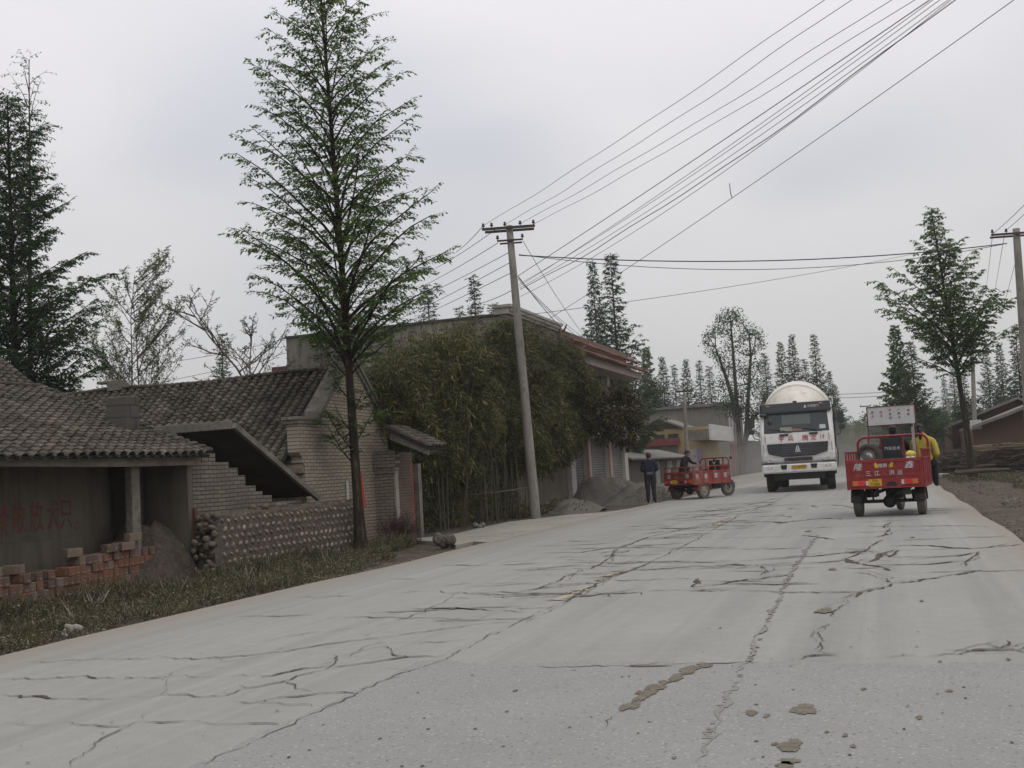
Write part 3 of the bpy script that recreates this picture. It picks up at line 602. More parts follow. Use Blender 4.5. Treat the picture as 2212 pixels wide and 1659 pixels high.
# --- the stepped brick wall beside the shed and the fallen slab on it
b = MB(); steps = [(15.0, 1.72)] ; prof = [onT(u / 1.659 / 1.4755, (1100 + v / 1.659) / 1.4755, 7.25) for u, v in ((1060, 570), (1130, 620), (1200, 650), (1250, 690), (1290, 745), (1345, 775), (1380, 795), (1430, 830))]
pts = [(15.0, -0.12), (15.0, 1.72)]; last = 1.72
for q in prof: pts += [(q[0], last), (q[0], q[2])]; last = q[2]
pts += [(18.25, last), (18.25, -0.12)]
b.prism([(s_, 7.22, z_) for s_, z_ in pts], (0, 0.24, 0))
o = b.build('broken_brick_wall', brick_mat('shaded_grey_brick', ('X', 'Z', None), (0.21, 0.185, 0.15), (0.16, 0.142, 0.115), (0.06, 0.052, 0.042), dirt=(0.10, 0.088, 0.07), msize=.009, bw=0.22, dirt_amt=.75), base=(15, 7.3, 0)); tag(o, 'grey brick wall with stepped broken top under the tilted slab', 'wall')  # same grey brick, its colour darkened for shade under the slab
b = MB(); A = (15.98, 7.10, 2.31); Bp = (18.52, 7.10, 1.06); Aw = (15.98, 8.60, 2.31); Bw = (18.52, 8.60, 1.06)
b.cur = 1; b.slab([A, Bp, Bw, Aw], (0.44, 0, 0.9), 0.05); b.cur = 0
b.slab([(15.93, 7.04, 2.27), (18.58, 7.04, .97), (18.58, 7.12, .97), (15.93, 7.12, 2.27)], (0.44, 0, .9), 0.10)
b.box(15.91, 15.975, 7.121, 8.62, 2.26, 2.40)
o = b.build('collapsed_roof_slab', [M_conc2, M_under], base=(17.2, 7.8, 1.0), bevel=0.006); tag(o, 'tilted concrete awning slab sloping down onto the cobble wall', 'slab')

# --- grey brick house with tiled roof
h2 = thing('brick_house', 'grey brick house with steep clay tile roof and stepped gable parapet', 'house', 20.3, 7.5)
b = MB(); tg = 7.3; sL, sR, sP = 18.45, 22.1, 20.5
b.prism([(sL + .1, tg, -.1), (sL + .1, tg, 1.62), (sL + .02, tg, 1.70), (sL + .02, tg, 1.78), (sL - .10, tg, 1.88), (sL - .1, tg, 2.42), (19.1, tg, 2.42), (sP - .1, tg, 3.72), (sP + .1, tg, 3.72), (21.75, tg, 2.60), (sR, tg, 2.60), (sR, tg, -.1)], (0, 0.24, 0))
b.build('gable_wall', M_brickgrey, h2)
b = MB()
b.box(sL - .16, 19.12, tg - .05, tg + .28, 2.42, 2.49); b.box(sL - .20, 19.14, tg - .07, tg + .30, 2.49, 2.55); b.box(21.72, sR + .05, tg - .05, tg + .28, 2.60, 2.66); b.box(21.7, sR + .08, tg - .07, tg + .3, 2.66, 2.71)
for (za, zb, pr) in ((0.0, 0.10, .05), (0.10, 0.19, .09)):
    for sgn, s0, z0_, s1, z1_ in ((1, 19.08, 2.50, sP, 3.78), (-1, 21.76, 2.68, sP, 3.78)):
        b.hexa([(s0, tg - pr, z0_ + za), (s0, tg + .28, z0_ + za), (s0, tg + .28, z0_ + zb), (s0, tg - pr, z0_ + zb)], [(s1, tg - pr, z1_ + za), (s1, tg + .28, z1_ + za), (s1, tg + .28, z1_ + zb), (s1, tg - pr, z1_ + zb)])
b.build('coping', M_conc2, h2, bevel=0.006)
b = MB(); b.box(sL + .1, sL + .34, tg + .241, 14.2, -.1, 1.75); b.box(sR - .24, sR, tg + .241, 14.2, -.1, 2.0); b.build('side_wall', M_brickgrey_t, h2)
b = MB(); b.box(sL + .0, sL + .099, tg + .02, 13.5, 1.50, 1.66); b.build('eave_beam', M_beam, h2)
b = MB(); v = Vector((2.28, 0, 1.84)); tiles(b, (18.22, tg + .28, 1.74), (0, 1, 0), v, 7.2, v.length, r=tr_, pu=0.2, pv=0.12)
v2 = Vector((-2.28, 0, 1.84)); tiles(b, (22.78, tg + .28, 1.74), (0, 1, 0), v2, 7.2, v2.length, r=tr_, pu=0.24, pv=0.2)
for i in range(52): b.ell((sP, tg + .35 + i * .138, 3.62 + .015 * tr_.random() + .03 * math.sin(i * .2)), (0.10, 0.09, 0.055), 8, 5)
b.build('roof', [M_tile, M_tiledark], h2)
b = MB(); b.box(sP - .12, sP + .12, 12.9, 13.3, 3.6, 3.78); b.box(sP - .1, sP + .1, 12.95, 13.6, 3.78, 3.84); b.build('ridge_cap', M_conc2, h2, bevel=.01)
M_bannerred = mat('orange_red_banner', (0.52, 0.06, 0.035), (0.42, 0.05, 0.03), scale=4, rough=0.7)
M_whitep = mat('white_paper', (0.50, 0.49, 0.47), (0.42, 0.41, 0.39), scale=5, rough=0.8)
q0, q1 = onT(773, 1020, 7.24), onT(786, 1096, 7.24)
b = MB(); b.hexa([(q0[0], 7.24, q0[2]), (q0[0] + .16, 7.24, q0[2]), (q1[0] + .10, 7.24, q1[2]), (q1[0], 7.24, q1[2])], [(q0[0], 7.26, q0[2]), (q0[0] + .16, 7.26, q0[2]), (q1[0] + .10, 7.26, q1[2]), (q1[0], 7.26, q1[2])])
tag(b.build('banner_strip', M_bannerred, base=(q1[0], 7.25, 0)), 'orange red vertical banner strip on the gable behind the tall tree', 'banner')
q0, q1 = onT(751, 1040, 7.24), onT(760, 1095, 7.24)
b = MB(); b.box(q0[0], q0[0] + .09, 7.27, 7.29, q1[2], q0[2]); tag(b.build('paper_notice', M_whitep, base=(q1[0], 7.28, 0)), 'narrow white paper strip on the brick gable left of the tree', 'notice')

# --- gate with small lean-to roof
gate = thing('gateway', 'brick gateway with small tiled lean-to roof beside the bamboo', 'gate', 21.6, 7.0)
s1 = onT(897, 1150, 6.82)[0]; sp0 = 21.40
b = MB(); b.box(sp0, sp0 + .12, 6.86, 7.295, -.1, 1.9); b.box(sp0 - .05, sp0 + .14, 6.80, 7.29, 1.42, 1.54); b.box(sp0 - .08, sp0 + .16, 6.77, 7.28, 1.54, 1.80); b.build('pillar', M_brickgrey_t, gate)
b = MB(); b.box(sp0 - .01, sp0 + .14, 6.82, 6.859, -.1, 1.62); b.build('pillar_edge', mat('pale_render', (0.33, 0.31, 0.275), rough=.9), gate)
b = MB(); b.box(sp0 + .141, s1, 6.82, 7.2, -.1, 1.86); b.build('brick_pier', M_redbrick, gate)
b = MB(); b.box(s1 - .025, s1 + .004, 6.814, 6.83, .1, 1.62); b.build('red_strip', M_bannerred, gate)
s2 = onT(913, 1150, 6.85)[0]
b = MB(); b.box(s2 - .08, s2 + .08, 6.85, 7.0, -.1, 1.6); b.build('gate_post', M_conc2, gate)
b = MB(); b.box(s1 + .01, s2 + .6, 7.25, 7.32, -.1, 1.75); b.build('door', M_wooddark, gate)
P0, P1 = onS(843, 936, 21.1), onS(925, 972, 21.1)
b = MB(); b.hexa([(21.08, P0[1], P0[2] - .13), (21.16, P0[1], P0[2] - .13), (21.16, P0[1], P0[2] + .02), (21.08, P0[1], P0[2] + .02)], [(21.08, P1[1], P1[2] - .10), (21.16, P1[1], P1[2] - .10), (21.16, P1[1], P1[2] + .05), (21.08, P1[1], P1[2] + .05)])
b.build('barge_board', M_conc2, gate)
b = MB(); v = Vector((0, P0[1] - P1[1], P0[2] - P1[2])); tiles(b, (21.05, P1[1] - .05, P1[2] + .05), (1, 0, 0), v, .95, v.length + .15, r=tr_)
b.build('roof', [M_tile, M_tiledark], gate)

# --- cobble wall along the verge
cw = thing('cobble_wall', 'low earthen wall studded with rows of slanted river cobbles', 'wall', 17, 6.9)
M_earth = mat('rammed_earth', (0.105, 0.088, 0.071), (0.075, 0.063, 0.052), scale=2.2, rough=0.95, bmp=0.6, c3=(0.16, 0.14, 0.115), s3=18, spec=0.05)
M_cob = mat('river_cobble', (0.26, 0.225, 0.18), (0.16, 0.14, 0.115), scale=5, rough=0.8, island=0.3, spec=0.15)
b = MB(); n_ = 46; V = []
for i in range(n_ + 1):
    s_ = 14.95 + (19.75 - 14.95) * i / n_; zt = 0.93 + .02 * math.sin(i * .7) + .015 * math.sin(i * 2.1)
    V += [(s_, 6.80, -.12), (s_, 6.86, zt - .06), (s_, 6.92, zt), (s_, 7.08, zt - .01), (s_, 7.15, -.12)]
b.add(V, [(5 * i + k, 5 * i + 5 + k, 5 * i + 6 + k, 5 * i + 1 + k) for i in range(n_) for k in range(4)] + [(0, 1, 2, 3, 4), tuple(5 * n_ + k for k in range(5))])
b.build('wall_body', M_earth, cw, smooth=False)
b = MB(); pr = random.Random(8)
for j in range(7):
    for i in range(26):
        s_ = 15.2 + i * 0.172 + pr.uniform(-.025, .025) + (0.08 if j % 2 else 0); z_ = 0.03 + j * 0.128 + pr.uniform(-.012, .012)
        if pr.random() < .05: continue
        b.M = Matrix.Translation((s_, 6.795 + .06 * z_, z_)) @ Matrix.Rotation((0.75 if j % 2 else -0.75) + pr.uniform(-.25, .25), 4, 'Y')
        b.ell((0, .012, 0), (0.026 + pr.uniform(0, .014), 0.03, 0.038 + pr.uniform(0, .016)), 8, 6)
b.M = None
b.build('cobbles', M_cob, cw, smooth=True)
b = MB()
for i in range(80):
    z_ = pr.uniform(0, .90); r_ = pr.uniform(.03, .068)
    b.M = Matrix.Translation((14.93 + pr.uniform(-.10, .10) - .12 * (1 - z_), pr.uniform(6.75, 7.15), z_)) @ Matrix.Rotation(pr.uniform(0, 3), 4, 'Y')
    b.ell((0, 0, 0), (r_ * 1.2, r_, r_ * .75), 10, 7, .07, pr)
b.M = None
for u in (545, 572, 600, 612):
    q = onT(u, 1085, 6.95); b.ell((q[0], 6.95, .96), (.07, .07, .05), 10, 7, .08, pr)
b.build('loose_end_stones', mat('dull_cobble', (0.15, 0.128, 0.10), (0.10, 0.086, 0.07), scale=5, rough=.85, island=.3, spec=.1), cw, smooth=True)

# --- dirt heap inside the shed
def heap(name, m, cs, ct, rs, rt, h, label, cat, seed, n=44, z0=-0.05, fine=0.03, kind=None, pw=1.3):
    g = np.random.default_rng(seed); ph = g.uniform(0, 6.28, 10)
    u = np.linspace(-1.15, 1.15, n); S, T = np.meshgrid(u, u, indexing='ij'); R_ = np.sqrt(S ** 2 + T ** 2); A_g = np.arctan2(T, S)
    k = 1 + .18 * np.sin(2 * A_g + ph[0]) + .1 * np.sin(3 * A_g + ph[1]) + .06 * np.sin(5 * A_g + ph[2])
    q = np.clip(1 - R_ / k, 0, 1); Z = h * np.clip(1 - (1 - q) ** 2, 0, 1) ** 1.15 * (1 + .22 * np.sin(S * 4 + ph[3]) * np.sin(T * 3.4 + ph[4]) + .10 * np.sin(S * 9 + ph[5]) * np.sin(T * 8 + ph[6]) + .05 * np.sin(S * 19 + ph[7]) * np.sin(T * 17 + ph[8])) + fine * g.normal(0, 1, S.shape) * (q > 0) * .6
    V = np.stack([cs + S * rs, ct + T * rt, z0 + Z - 0.05 * (q <= 0)], -1).reshape(-1, 3)
    i = np.arange((n - 1) ** 2); a = (i // (n - 1)) * n + i % (n - 1); F_ = np.stack([a, a + n, a + n + 1, a + 1], -1)
    o = np_mesh(name, V, F_, m, base=(cs, ct, z0), smooth=True); return tag(o, label, cat, kind=kind)
heap('dirt_heap', mat('dark_earth', (0.085, 0.068, 0.053), (0.05, 0.042, 0.034), scale=4, rough=.95, bmp=1, c3=(0.11, 0.09, 0.07), s3=14, dist=.05), 14.35, 7.65, 1.05, 0.8, 0.95, 'brown earth heap in the shed beside the cobble wall end', 'heap', 4)

# --- bricks stacked before the shed: each is an object
M_rb = [mat('stack_brick_%s' % n_, c, c2_, scale=6, rough=.92, bmp=.4, spec=.1, c3=(0.22, 0.17, 0.13), s3=25) for n_, c, c2_ in (('orange', (0.21, 0.085, 0.052), (0.14, 0.075, 0.055)), ('brown', (0.15, 0.08, 0.058), (0.11, 0.075, 0.06)), ('dusty', (0.17, 0.13, 0.105), (0.16, 0.12, 0.10)), ('dark', (0.12, 0.08, 0.065), (0.09, 0.068, 0.058)))]
protos = []
for m_ in M_rb:
    bb = MB(); bb.box(-.056, .056, -.12, .12, 0, .112); me = bb.build('brick', m_, base=(0, 0, 0), bevel=0.006).data; protos.append(me)
    bpy.data.objects.remove(bpy.data.objects[-1] if False else [o for o in bpy.data.objects if o.data == me][0])
def brick(s_, t_, z_, rot=0, k=None):
    r_ = pr.random(); k = k if k is not None else (0 if r_ < .48 else 1 if r_ < .75 else 2 if r_ < .92 else 3)
    o = bpy.data.objects.new('brick', protos[k]); COL.objects.link(o); o.location = W(s_, t_, z_); o.rotation_euler = (0, 0, ANG + rot)
    return o
def btag(o, lab): tag(o, lab, 'brick', 'bricks stacked in front of the shed')
for i in range(30):
    s_ = 10.45 + i * 0.119; tt = 6.98 + (s_ - 10.5) * 0.09
    if s_ < 11.55: n_ = 4 if i > 3 else 4
    elif s_ < 11.75: n_ = 2
    else: n_ = 4 if s_ < 12.2 else 5
    if s_ > 13.3: n_ = 6 if s_ < 13.65 else 5
    for j in range(n_):
        if j == n_ - 1 and pr.random() < .25: continue
        r_ = pr.random(); kk = 0 if r_ < .45 else 1 if r_ < .75 else 2 if r_ < .92 else 3
        o = brick(s_ + pr.uniform(-.008, .008), tt + pr.uniform(-.022, .022), -0.04 + j * 0.1135, pr.uniform(-.06, .06), kk)
        cn = ('orange-red', 'brown-red', 'dusty pale', 'dark sooty')[kk]; btag(o, cn + ' brick laid end-out in the stack before the shed'); o['group'] = cn + ' bricks of the stack'
for (s_, z_, rot) in ((13.43, -0.04 + 6 * .1135, 1.5), (13.28, -0.04 + 5 * .1135, 1.45), (12.95, -0.04 + 5 * .1135, 1.6), (12.25, -.04 + 5 * .1135, 1.4), (10.9, -0.04 + 4 * .1135, 1.2), (11.25, -.04 + 4 * .1135, .3)):
    o = brick(s_, 7.1, z_, rot, 3 if rot > 1.5 else 2); btag(o, 'loose brick lying crosswise on top of the brick stack'); o['group'] = 'loose top bricks'
for j in range(4):
    o = brick(13.85, 7.30, -.04 + j * .1135, .2, 0); btag(o, 'red brick in the short column right of the shed post'); o['group'] = 'bricks beside the post'

# --- large two-storey building with stained end wall
big = thing('plastered_building', 'two-storey building with rain-streaked plaster end wall and pale tiled parapet', 'building', 35, 10)
M_stain = plaster_mat('streaked_plaster', (0.25, 0.232, 0.195), (0.16, 0.148, 0.125), (0.05, 0.047, 0.04), amt=0.85, vscale=0.45)
M_coping = mat('black_coping', (0.05, 0.048, 0.043), (0.085, 0.08, 0.07), scale=3, rough=.95)
M_tilewhite = brick_mat('white_wall_tile', ('X', 'Z', None), (0.52, 0.50, 0.46), (0.49, 0.47, 0.43), (0.33, 0.31, 0.28), bw=0.24, bh=0.07, msize=.006, dirt=(0.36, 0.33, 0.29), dirt_amt=.5, bmp=.15)
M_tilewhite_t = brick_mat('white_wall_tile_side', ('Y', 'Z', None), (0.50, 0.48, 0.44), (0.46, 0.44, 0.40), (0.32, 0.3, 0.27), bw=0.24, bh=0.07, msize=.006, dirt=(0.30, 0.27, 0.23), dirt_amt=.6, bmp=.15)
SB, TBG = 32.67, 8.0; lw = onS(618, 735, SB); zr = onS(1090, 680, SB)[2]
b = MB(); b.prism([(SB, TBG + .25, -.1), (SB, TBG + .25, zr), (SB, lw[1], zr), (SB, lw[1], -.1)], (5.6, 0, 0)); b.build('wall', M_stain, big)
b = MB(); b.box(SB - .05, SB + .2, TBG + .3, lw[1] + .03, zr, zr + .07); b.build('coping', M_coping, big)
b = MB(); b.box(SB - .06, SB + 5.6, TBG, TBG + .249, -.1, zr + .02); b.build('facade', M_plast, big)
b = MB(); b.box(SB - .10, SB + 5.65, TBG - .05, TBG + .45, zr + .02, zr + .10); b.box(SB - .12, SB + 5.7, TBG - .14, TBG + .5, zr + .23, zr + .32); b.box(SB - .08, SB + 5.66, TBG - .06, TBG + .42, zr + .10, zr + .23)
for i in range(46): b.box(SB + i * .122, SB + i * .122 + .06, TBG - .12, TBG - .061, zr + .11, zr + .22)
b.build('cornice', mat('pale_cornice', (0.36, 0.34, 0.30), (0.27, 0.25, 0.22), scale=2, rough=.9), big)
b = MB(); b.box(SB - .02, SB + .04, TBG + .02, TBG + .24, 1, zr + .02); b.build('corner_strip', M_tilewhite_t, big)
b = MB(); b.prism([(SB + .3, lw[1] + .0, zr - .5), (SB + .3, lw[1] + .35, zr - 1.1), (SB + .3, lw[1] + .35, zr - 1.35), (SB + .3, lw[1] + .0, zr - 1.35)], (3, 0, 0)); b.build('side_eave', M_stain, big)
b = MB(); b.box(SB - .1, SB + .2, lw[1] + .02, lw[1] + .55, zr - 1.15, zr - .95); b.build('red_beam', M_redoxide, big)
q = onS(742, 690, 36); b = MB(); b.box(35.8, 36.3, q[1] - .22, q[1] + .22, zr - .1, zr + 1.25); b.box(35.78, 36.32, q[1] - .1, q[1] + .1, zr + 1.25, zr + 1.45); b.build('chimney', M_tilewhite_t, big)

# --- shop house with red tile eave and roller shutters
shop = thing('shop_house', 'two-storey shop house with red tiled eave, white band and grey roller shutters', 'building', 45, 9)
M_redtile = mat('glazed_red_tile', (0.17, 0.070, 0.045), (0.12, 0.055, 0.04), scale=3, rough=.8, c3=(0.20, 0.13, 0.095), s3=12)
M_shutter = None
def shutter_mat():
    m, n, b_ = _new('roller_shutter'); b_.inputs['Roughness'].default_value = .55; b_.inputs['Metallic'].default_value = .2
    v = coords(n, (1, 1, 1), ('Z', 'X', None)); w = node(n, 'ShaderNodeTexWave', {'Scale': 3.2, 'Distortion': 0.0}); n.links.new(v, w.inputs['Vector'])
    f, _ = noise(n, coords(n), 2.5); col = mixc(n, f, (0.20, 0.195, 0.185), (0.15, 0.145, 0.135)); col = mixc(n, .5, col, mixc(n, w.outputs['Fac'], (0.55, 0.55, 0.55), (1.2, 1.2, 1.2)), 'MULTIPLY')
    n.links.new(col, b_.inputs['Base Color']); bump(n, b_, w.outputs['Fac'], .8, .02); return m
M_shutter = shutter_mat()
S0, Sx = 38.4, onT(1361, 1039, 8.0)[0]
zb0 = onT(1374, 949, 7.6)[2]; zb1 = onT(1372, 921, 7.6)[2]; ztop = onT(1366, 800, 8.0)[2]; zf = onT(1380, 819, 7.3)[2]
b = MB(); b.box(S0, Sx, 8.3, 16, -.1, zf); b.build('wall', M_plast, shop)
b = MB(); b.box(S0, Sx + .5, 7.6, 8.299, zb0, zb1); b.build('balcony_band', M_tilewhite, shop)
b = MB(); b.box(S0 - .02, Sx + .52, 7.58, 8.2, zb1, zb1 + .05); b.build('balcony_rail', mat('balcony_cap', (0.4, 0.38, 0.35)), shop)
cols = [onT(1238, 1035, 8.0)[0], onT(1273, 1035, 8.0)[0], onT(1319, 1035, 8.0)[0], onT(1354, 1035, 8.0)[0]]
for i, c in enumerate(cols):
    b = MB(); b.box(c - .30, c + .30, 7.95, 8.29, -.05, zb0 - .002); b.build('column', M_tilewhite, shop)
    if i in (1, 2):
        b = MB(); b.box(c - .305, c - .10, 7.90, 7.948, -.0, zb0 - .01); b.build('red_couplet', mat('faded_orange_paper', (0.42, 0.14, 0.08), (0.40, 0.24, 0.17), scale=3), shop)
for a, c in zip(cols, cols[1:]):
    b = MB(); b.box(a + .301, c - .301, 8.12, 8.18, -.05, zb0 - .01); b.build('roller_shutter', M_shutter, shop)
b = MB(); b.box(S0, cols[0] - .301, 8.15, 8.25, -.05, zb0 - .01); b.build('side_panel', M_plast, shop)
M_glassd = mat('dark_window_glass', (0.03, 0.033, 0.036), rough=.25, spec=.5)
uc = [onT(u, 840, 8.0)[0] for u in (1290, 1322, 1342, 1357)]
for c in [S0 + .3, 41.5] + [onT(1276, 840, 8)[0], onT(1318, 840, 8)[0], onT(1361, 840, 8)[0]]:
    b = MB(); b.box(c - .22, c + .22, 8.05, 8.299, zb1 + .05, zf); b.build('upper_column', M_tilewhite, shop)
wz0, wz1 = zb1 + .7, zf - .25
for a in (39.2, 42.2, onT(1297, 840, 8)[0], onT(1340, 840, 8)[0]):
    fr_ = MB(); fr_.box(a - .75, a + .75, 8.22, 8.298, wz0 - .05, wz0); fr_.box(a - .75, a + .75, 8.22, 8.298, wz1, wz1 + .05)
    for k in range(4): fr_.box(a - .75 + k * .48, a - .70 + k * .48, 8.221, 8.297, wz0, wz1)
    w_ = fr_.build('window', mat('window_frame_brown', (0.10, 0.07, 0.05)), shop); b = MB(); b.box(a - .70, a + .70, 8.26, 8.29, wz0, wz1); b.build('pane', M_glassd, w_)
b = MB(); b.box(S0 - .3, Sx + .5, 7.25, 8.6, zf, zf + .30); b.build('fascia', mat('pink_fascia', (0.36, 0.29, 0.26), (0.30, 0.25, 0.225), scale=2), shop)
b = MB(); z2 = zf + .30
for k in range(2):
    zz0 = z2 + k * .42; t_in = 7.0 + k * .35
    v = Vector((0, .42, .26)); tiles(b, (S0 - .5, t_in, zz0 + .02), (1, 0, 0), v, Sx - S0 + 1.2, v.length, r=tr_, pu=.16, pv=.16, rise=.025)
b.build('eave_tiles', [M_redtile, M_redtile], shop)
b = MB(); b.box(S0 - .3, Sx + .4, 7.9, 8.3, z2, z2 + .95); b.build('roof_parapet', mat('dark_red_parapet', (0.17, 0.105, 0.08), (0.13, 0.085, 0.068), scale=3), shop)
b = MB()
for s_ in (S0 - .4, Sx + .6): b.tube([(s_, 7.2, z2 + .1), (s_ + .05, 7.0, z2 + .2), (s_ + .1, 6.85, z2 + .42)], [.05, .04, .015], 6); b.tube([(s_, 7.8, z2 + .8), (s_, 7.7, z2 + .9), (s_, 7.6, z2 + 1.1)], [.05, .04, .015], 6)
b.build('roof_finial', M_redtile, shop)

# --- far buildings
M_tin = mat('old_sheet_roof', (0.19, 0.18, 0.16), (0.14, 0.13, 0.115), scale=3, rough=.9)
low = thing('low_shed', 'low grey-roofed shed row between the shop house and the yellow wall', 'shed', 60, 9)
s0 = onT(1357, 965, 9.0); s1_ = onT(1474, 989, 9.0); zl = (s0[2] + s1_[2]) / 2
b = MB(); b.slab([(s0[0] - 2, 8.4, zl - .35), (s1_[0], 8.4, zl - .35), (s1_[0], 10.5, zl + .2), (s0[0] - 2, 10.5, zl + .2)], (0, -.26, 1), .08); b.build('roof', M_tin, low)
b = MB(); b.box(s0[0] - 2, s1_[0] - .3, 9.0, 9.2, -.1, zl - .25); b.build('wall', mat('brown_shed_wall', (0.13, 0.105, 0.085), (0.10, 0.085, 0.07), scale=1.5), low)
for u0, u1 in ((1401, 1410), (1416, 1424), (1441, 1452), (1462, 1472)):
    a, c = onT(u0, 1010, 8.95)[0], onT(u1, 1010, 8.95)[0]; b = MB(); b.box(a, c, 8.93, 8.99, 0, zl - .45); b.build('door_panel', mat('pale_door_panel', (0.36, 0.345, 0.32), (0.26, 0.245, 0.22), scale=2), low)
for u0 in (1408, 1429):
    a = onT(u0, 1010, 8.5)[0]
SG = 88.0; gr = thing('grey_building', 'far grey plastered building with flat roof and projecting white balcony', 'building', SG + 3, 10)
c0 = onS(1568, 870, SG); c1 = onS(1385, 880, SG)
b = MB(); b.box(SG, SG + 10, c0[1], c1[1], -.1, c0[2] - .2); b.build('wall', plaster_mat('far_grey_plaster', (0.20, 0.19, 0.17), (0.17, 0.16, 0.145), (0.11, 0.105, 0.095), amt=.6), gr)
b = MB(); b.box(SG - .3, SG + 10.3, c0[1] - .4, c1[1] + .3, c0[2] - .199, c0[2] + .02); b.build('roof_slab', M_conc2, gr)
tbf = 7.3; B0 = onT(1538, 950, tbf); B1 = onT(1586, 957, tbf); ztb = onT(1537, 916, tbf)[2]
b = MB(); b.box(B0[0], B1[0], tbf, tbf + .15, B0[2], ztb); b.build('balcony', mat('white_balcony', (0.52, 0.51, 0.49), (0.44, 0.43, 0.41), scale=1, stretch=(.3, 1, 3)), gr)
b = MB(); b.box(B0[0] + .01, B1[0] - .01, tbf + .151, c0[1] - .01, B0[2] + .02, ztb - .3); b.build('balcony_slab', M_conc2, gr)
for u in (1572, 1578): 
    a = onT(u, 900, c0[1])[0]; b = MB(); b.box(a, a + 1.0, c0[1] - .06, c0[1] - .01, ztb + .3, c0[2] - .6); b.build('window', mat('pale_window', (0.42, 0.42, 0.42)), gr)
for k in range(6):
    a = SG + .4 + k * 1.4; b = MB(); b.box(a, a + 1.2, c0[1] - .07, c0[1] - .01, 0, B0[2]); b.build('red_door', mat('dark_red_door', (0.16, 0.05, 0.045), (0.12, 0.05, 0.045), scale=2), gr)
# yellow painted house
SY = 74.0; ye = thing('yellow_house', 'single-storey house with yellow painted front, purple mural and brick gable', 'house', SY + 2, 10)
M_yel = mat('ochre_wall_paint', (0.34, 0.25, 0.10), (0.27, 0.22, 0.125), scale=.9, rough=.9)
def qS(u, v, s=SY): return onS(u, v, s)
pk, el, er, rr = qS(1422, 906), qS(1382, 930), qS(1476, 925), qS(1524, 923)
b = MB(); b.prism([(SY, qS(1357, 960)[1], -.1), (SY, qS(1357, 960)[1], el[2]), (SY, el[1], el[2]), (SY, rr[1], el[2]), (SY, rr[1], -.1)], (6, 0, 0)); b.build('wall', M_yel, ye)
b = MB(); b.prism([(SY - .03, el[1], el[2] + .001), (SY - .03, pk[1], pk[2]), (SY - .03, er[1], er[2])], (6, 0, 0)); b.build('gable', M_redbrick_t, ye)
b = MB(); 
for a, c in ((el, pk), (pk, er)):
    b.hexa([(SY - .35, a[1], a[2]), (SY + 6.3, a[1], a[2]), (SY + 6.3, a[1], a[2] + .13), (SY - .35, a[1], a[2] + .13)], [(SY - .35, c[1], c[2]), (SY + 6.3, c[1], c[2]), (SY + 6.3, c[1], c[2] + .13), (SY - .35, c[1], c[2] + .13)])
b.build('roof', M_tin, ye)
def panel(name, u0, v0, u1, v1, m_, d=.03, par=ye, s=SY):
    a, c = onS(u0, v0, s - d), onS(u1, v1, s - d); b_ = MB(); b_.box(s - d - .02, s - d, min(a[1], c[1]), max(a[1], c[1]), min(a[2], c[2]), max(a[2], c[2])); return b_.build(name, m_, par)
M_vio = mat('faded_violet_mural', (0.20, 0.15, 0.34), (0.30, 0.22, 0.34), scale=1.2, rough=.9)
M_lil = mat('pale_lilac_mural', (0.34, 0.31, 0.36), (0.38, 0.33, 0.26), scale=1.5, rough=.9)
panel('mural', 1473, 972, 1519, 1031, M_vio, .03); panel('mural_field', 1483, 970, 1509, 1026, M_lil, .055)
for (u, v) in ((1487, 985), (1498, 983), (1504, 975), (1487, 996), (1500, 998), (1490, 1009), (1499, 1010), (1487, 975)): panel('mural_square', u, v, u + 5, v + 5, M_vio, .08)
panel('sign_band', 1378, 951, 1470, 960, mat('maroon_sign', (0.20, 0.05, 0.05)), .25)
panel('shop_front', 1390, 962, 1468, 1010, M_plast, .04)
panel('window', 1383, 942, 1404, 950, M_glassd, .04); panel('window', 1412, 940, 1436, 949, M_glassd, .04); panel('window', 1443, 938, 1466, 948, M_glassd, .04)
M_ink = mat('purple_grey_lettering', (0.15, 0.12, 0.17))
for ch, u in (('百', 1488), ('货', 1503), ('店', 1516)):
    q = onS(u, 943, SY - .05); text('lettering', ch, .55, M_ink, ye, frame((SY - .05, q[1], q[2]), (0, -1, 0), (0, 0, 1)), ext=.002)
# long dusty wall beyond
b = MB(); a = onT(1590, 925, 9.0)
b.box(99, 116, 8.6, 9.0, -.1, 2.9); tag(b.build('yard_wall', plaster_mat('yard_wall_plaster', (0.16, 0.15, 0.13), (0.13, 0.12, 0.105), (0.09, 0.085, 0.075)), base=(110, 8.8, 0)), 'long dusty grey yard wall beyond the grey building', 'wall')

# --- right-hand side
def rhouse(name, label, s, pts, depth, cat='house'):
    o = thing(name, label, cat, s + 2, -12)
    P = [onS(u, v, s) for u, v in pts]
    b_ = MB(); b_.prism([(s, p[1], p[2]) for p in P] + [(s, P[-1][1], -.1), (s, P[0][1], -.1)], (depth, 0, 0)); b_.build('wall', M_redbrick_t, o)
    b_ = MB()
    for a, c in zip(P, P[1:]):
        b_.hexa([(s - .5, a[1], a[2]), (s + depth + .4, a[1], a[2]), (s + depth + .4, a[1], a[2] + .14), (s - .5, a[1], a[2] + .14)], [(s - .5, c[1], c[2]), (s + depth + .4, c[1], c[2]), (s + depth + .4, c[1], c[2] + .14), (s - .5, c[1], c[2] + .14)])
    b_.build('roof', M_tin, o); return o
hA = rhouse('brick_barn', 'red brick barn with thin grey roof right of the roadside tree', 56, [(2100, 926), (2174, 899), (2250, 868), (2330, 905)], 9, 'barn')
hB = rhouse('brick_cottage', 'farther red brick house with gable peak behind the barn', 66, [(2056, 920), (2197, 863), (2300, 905)], 9)
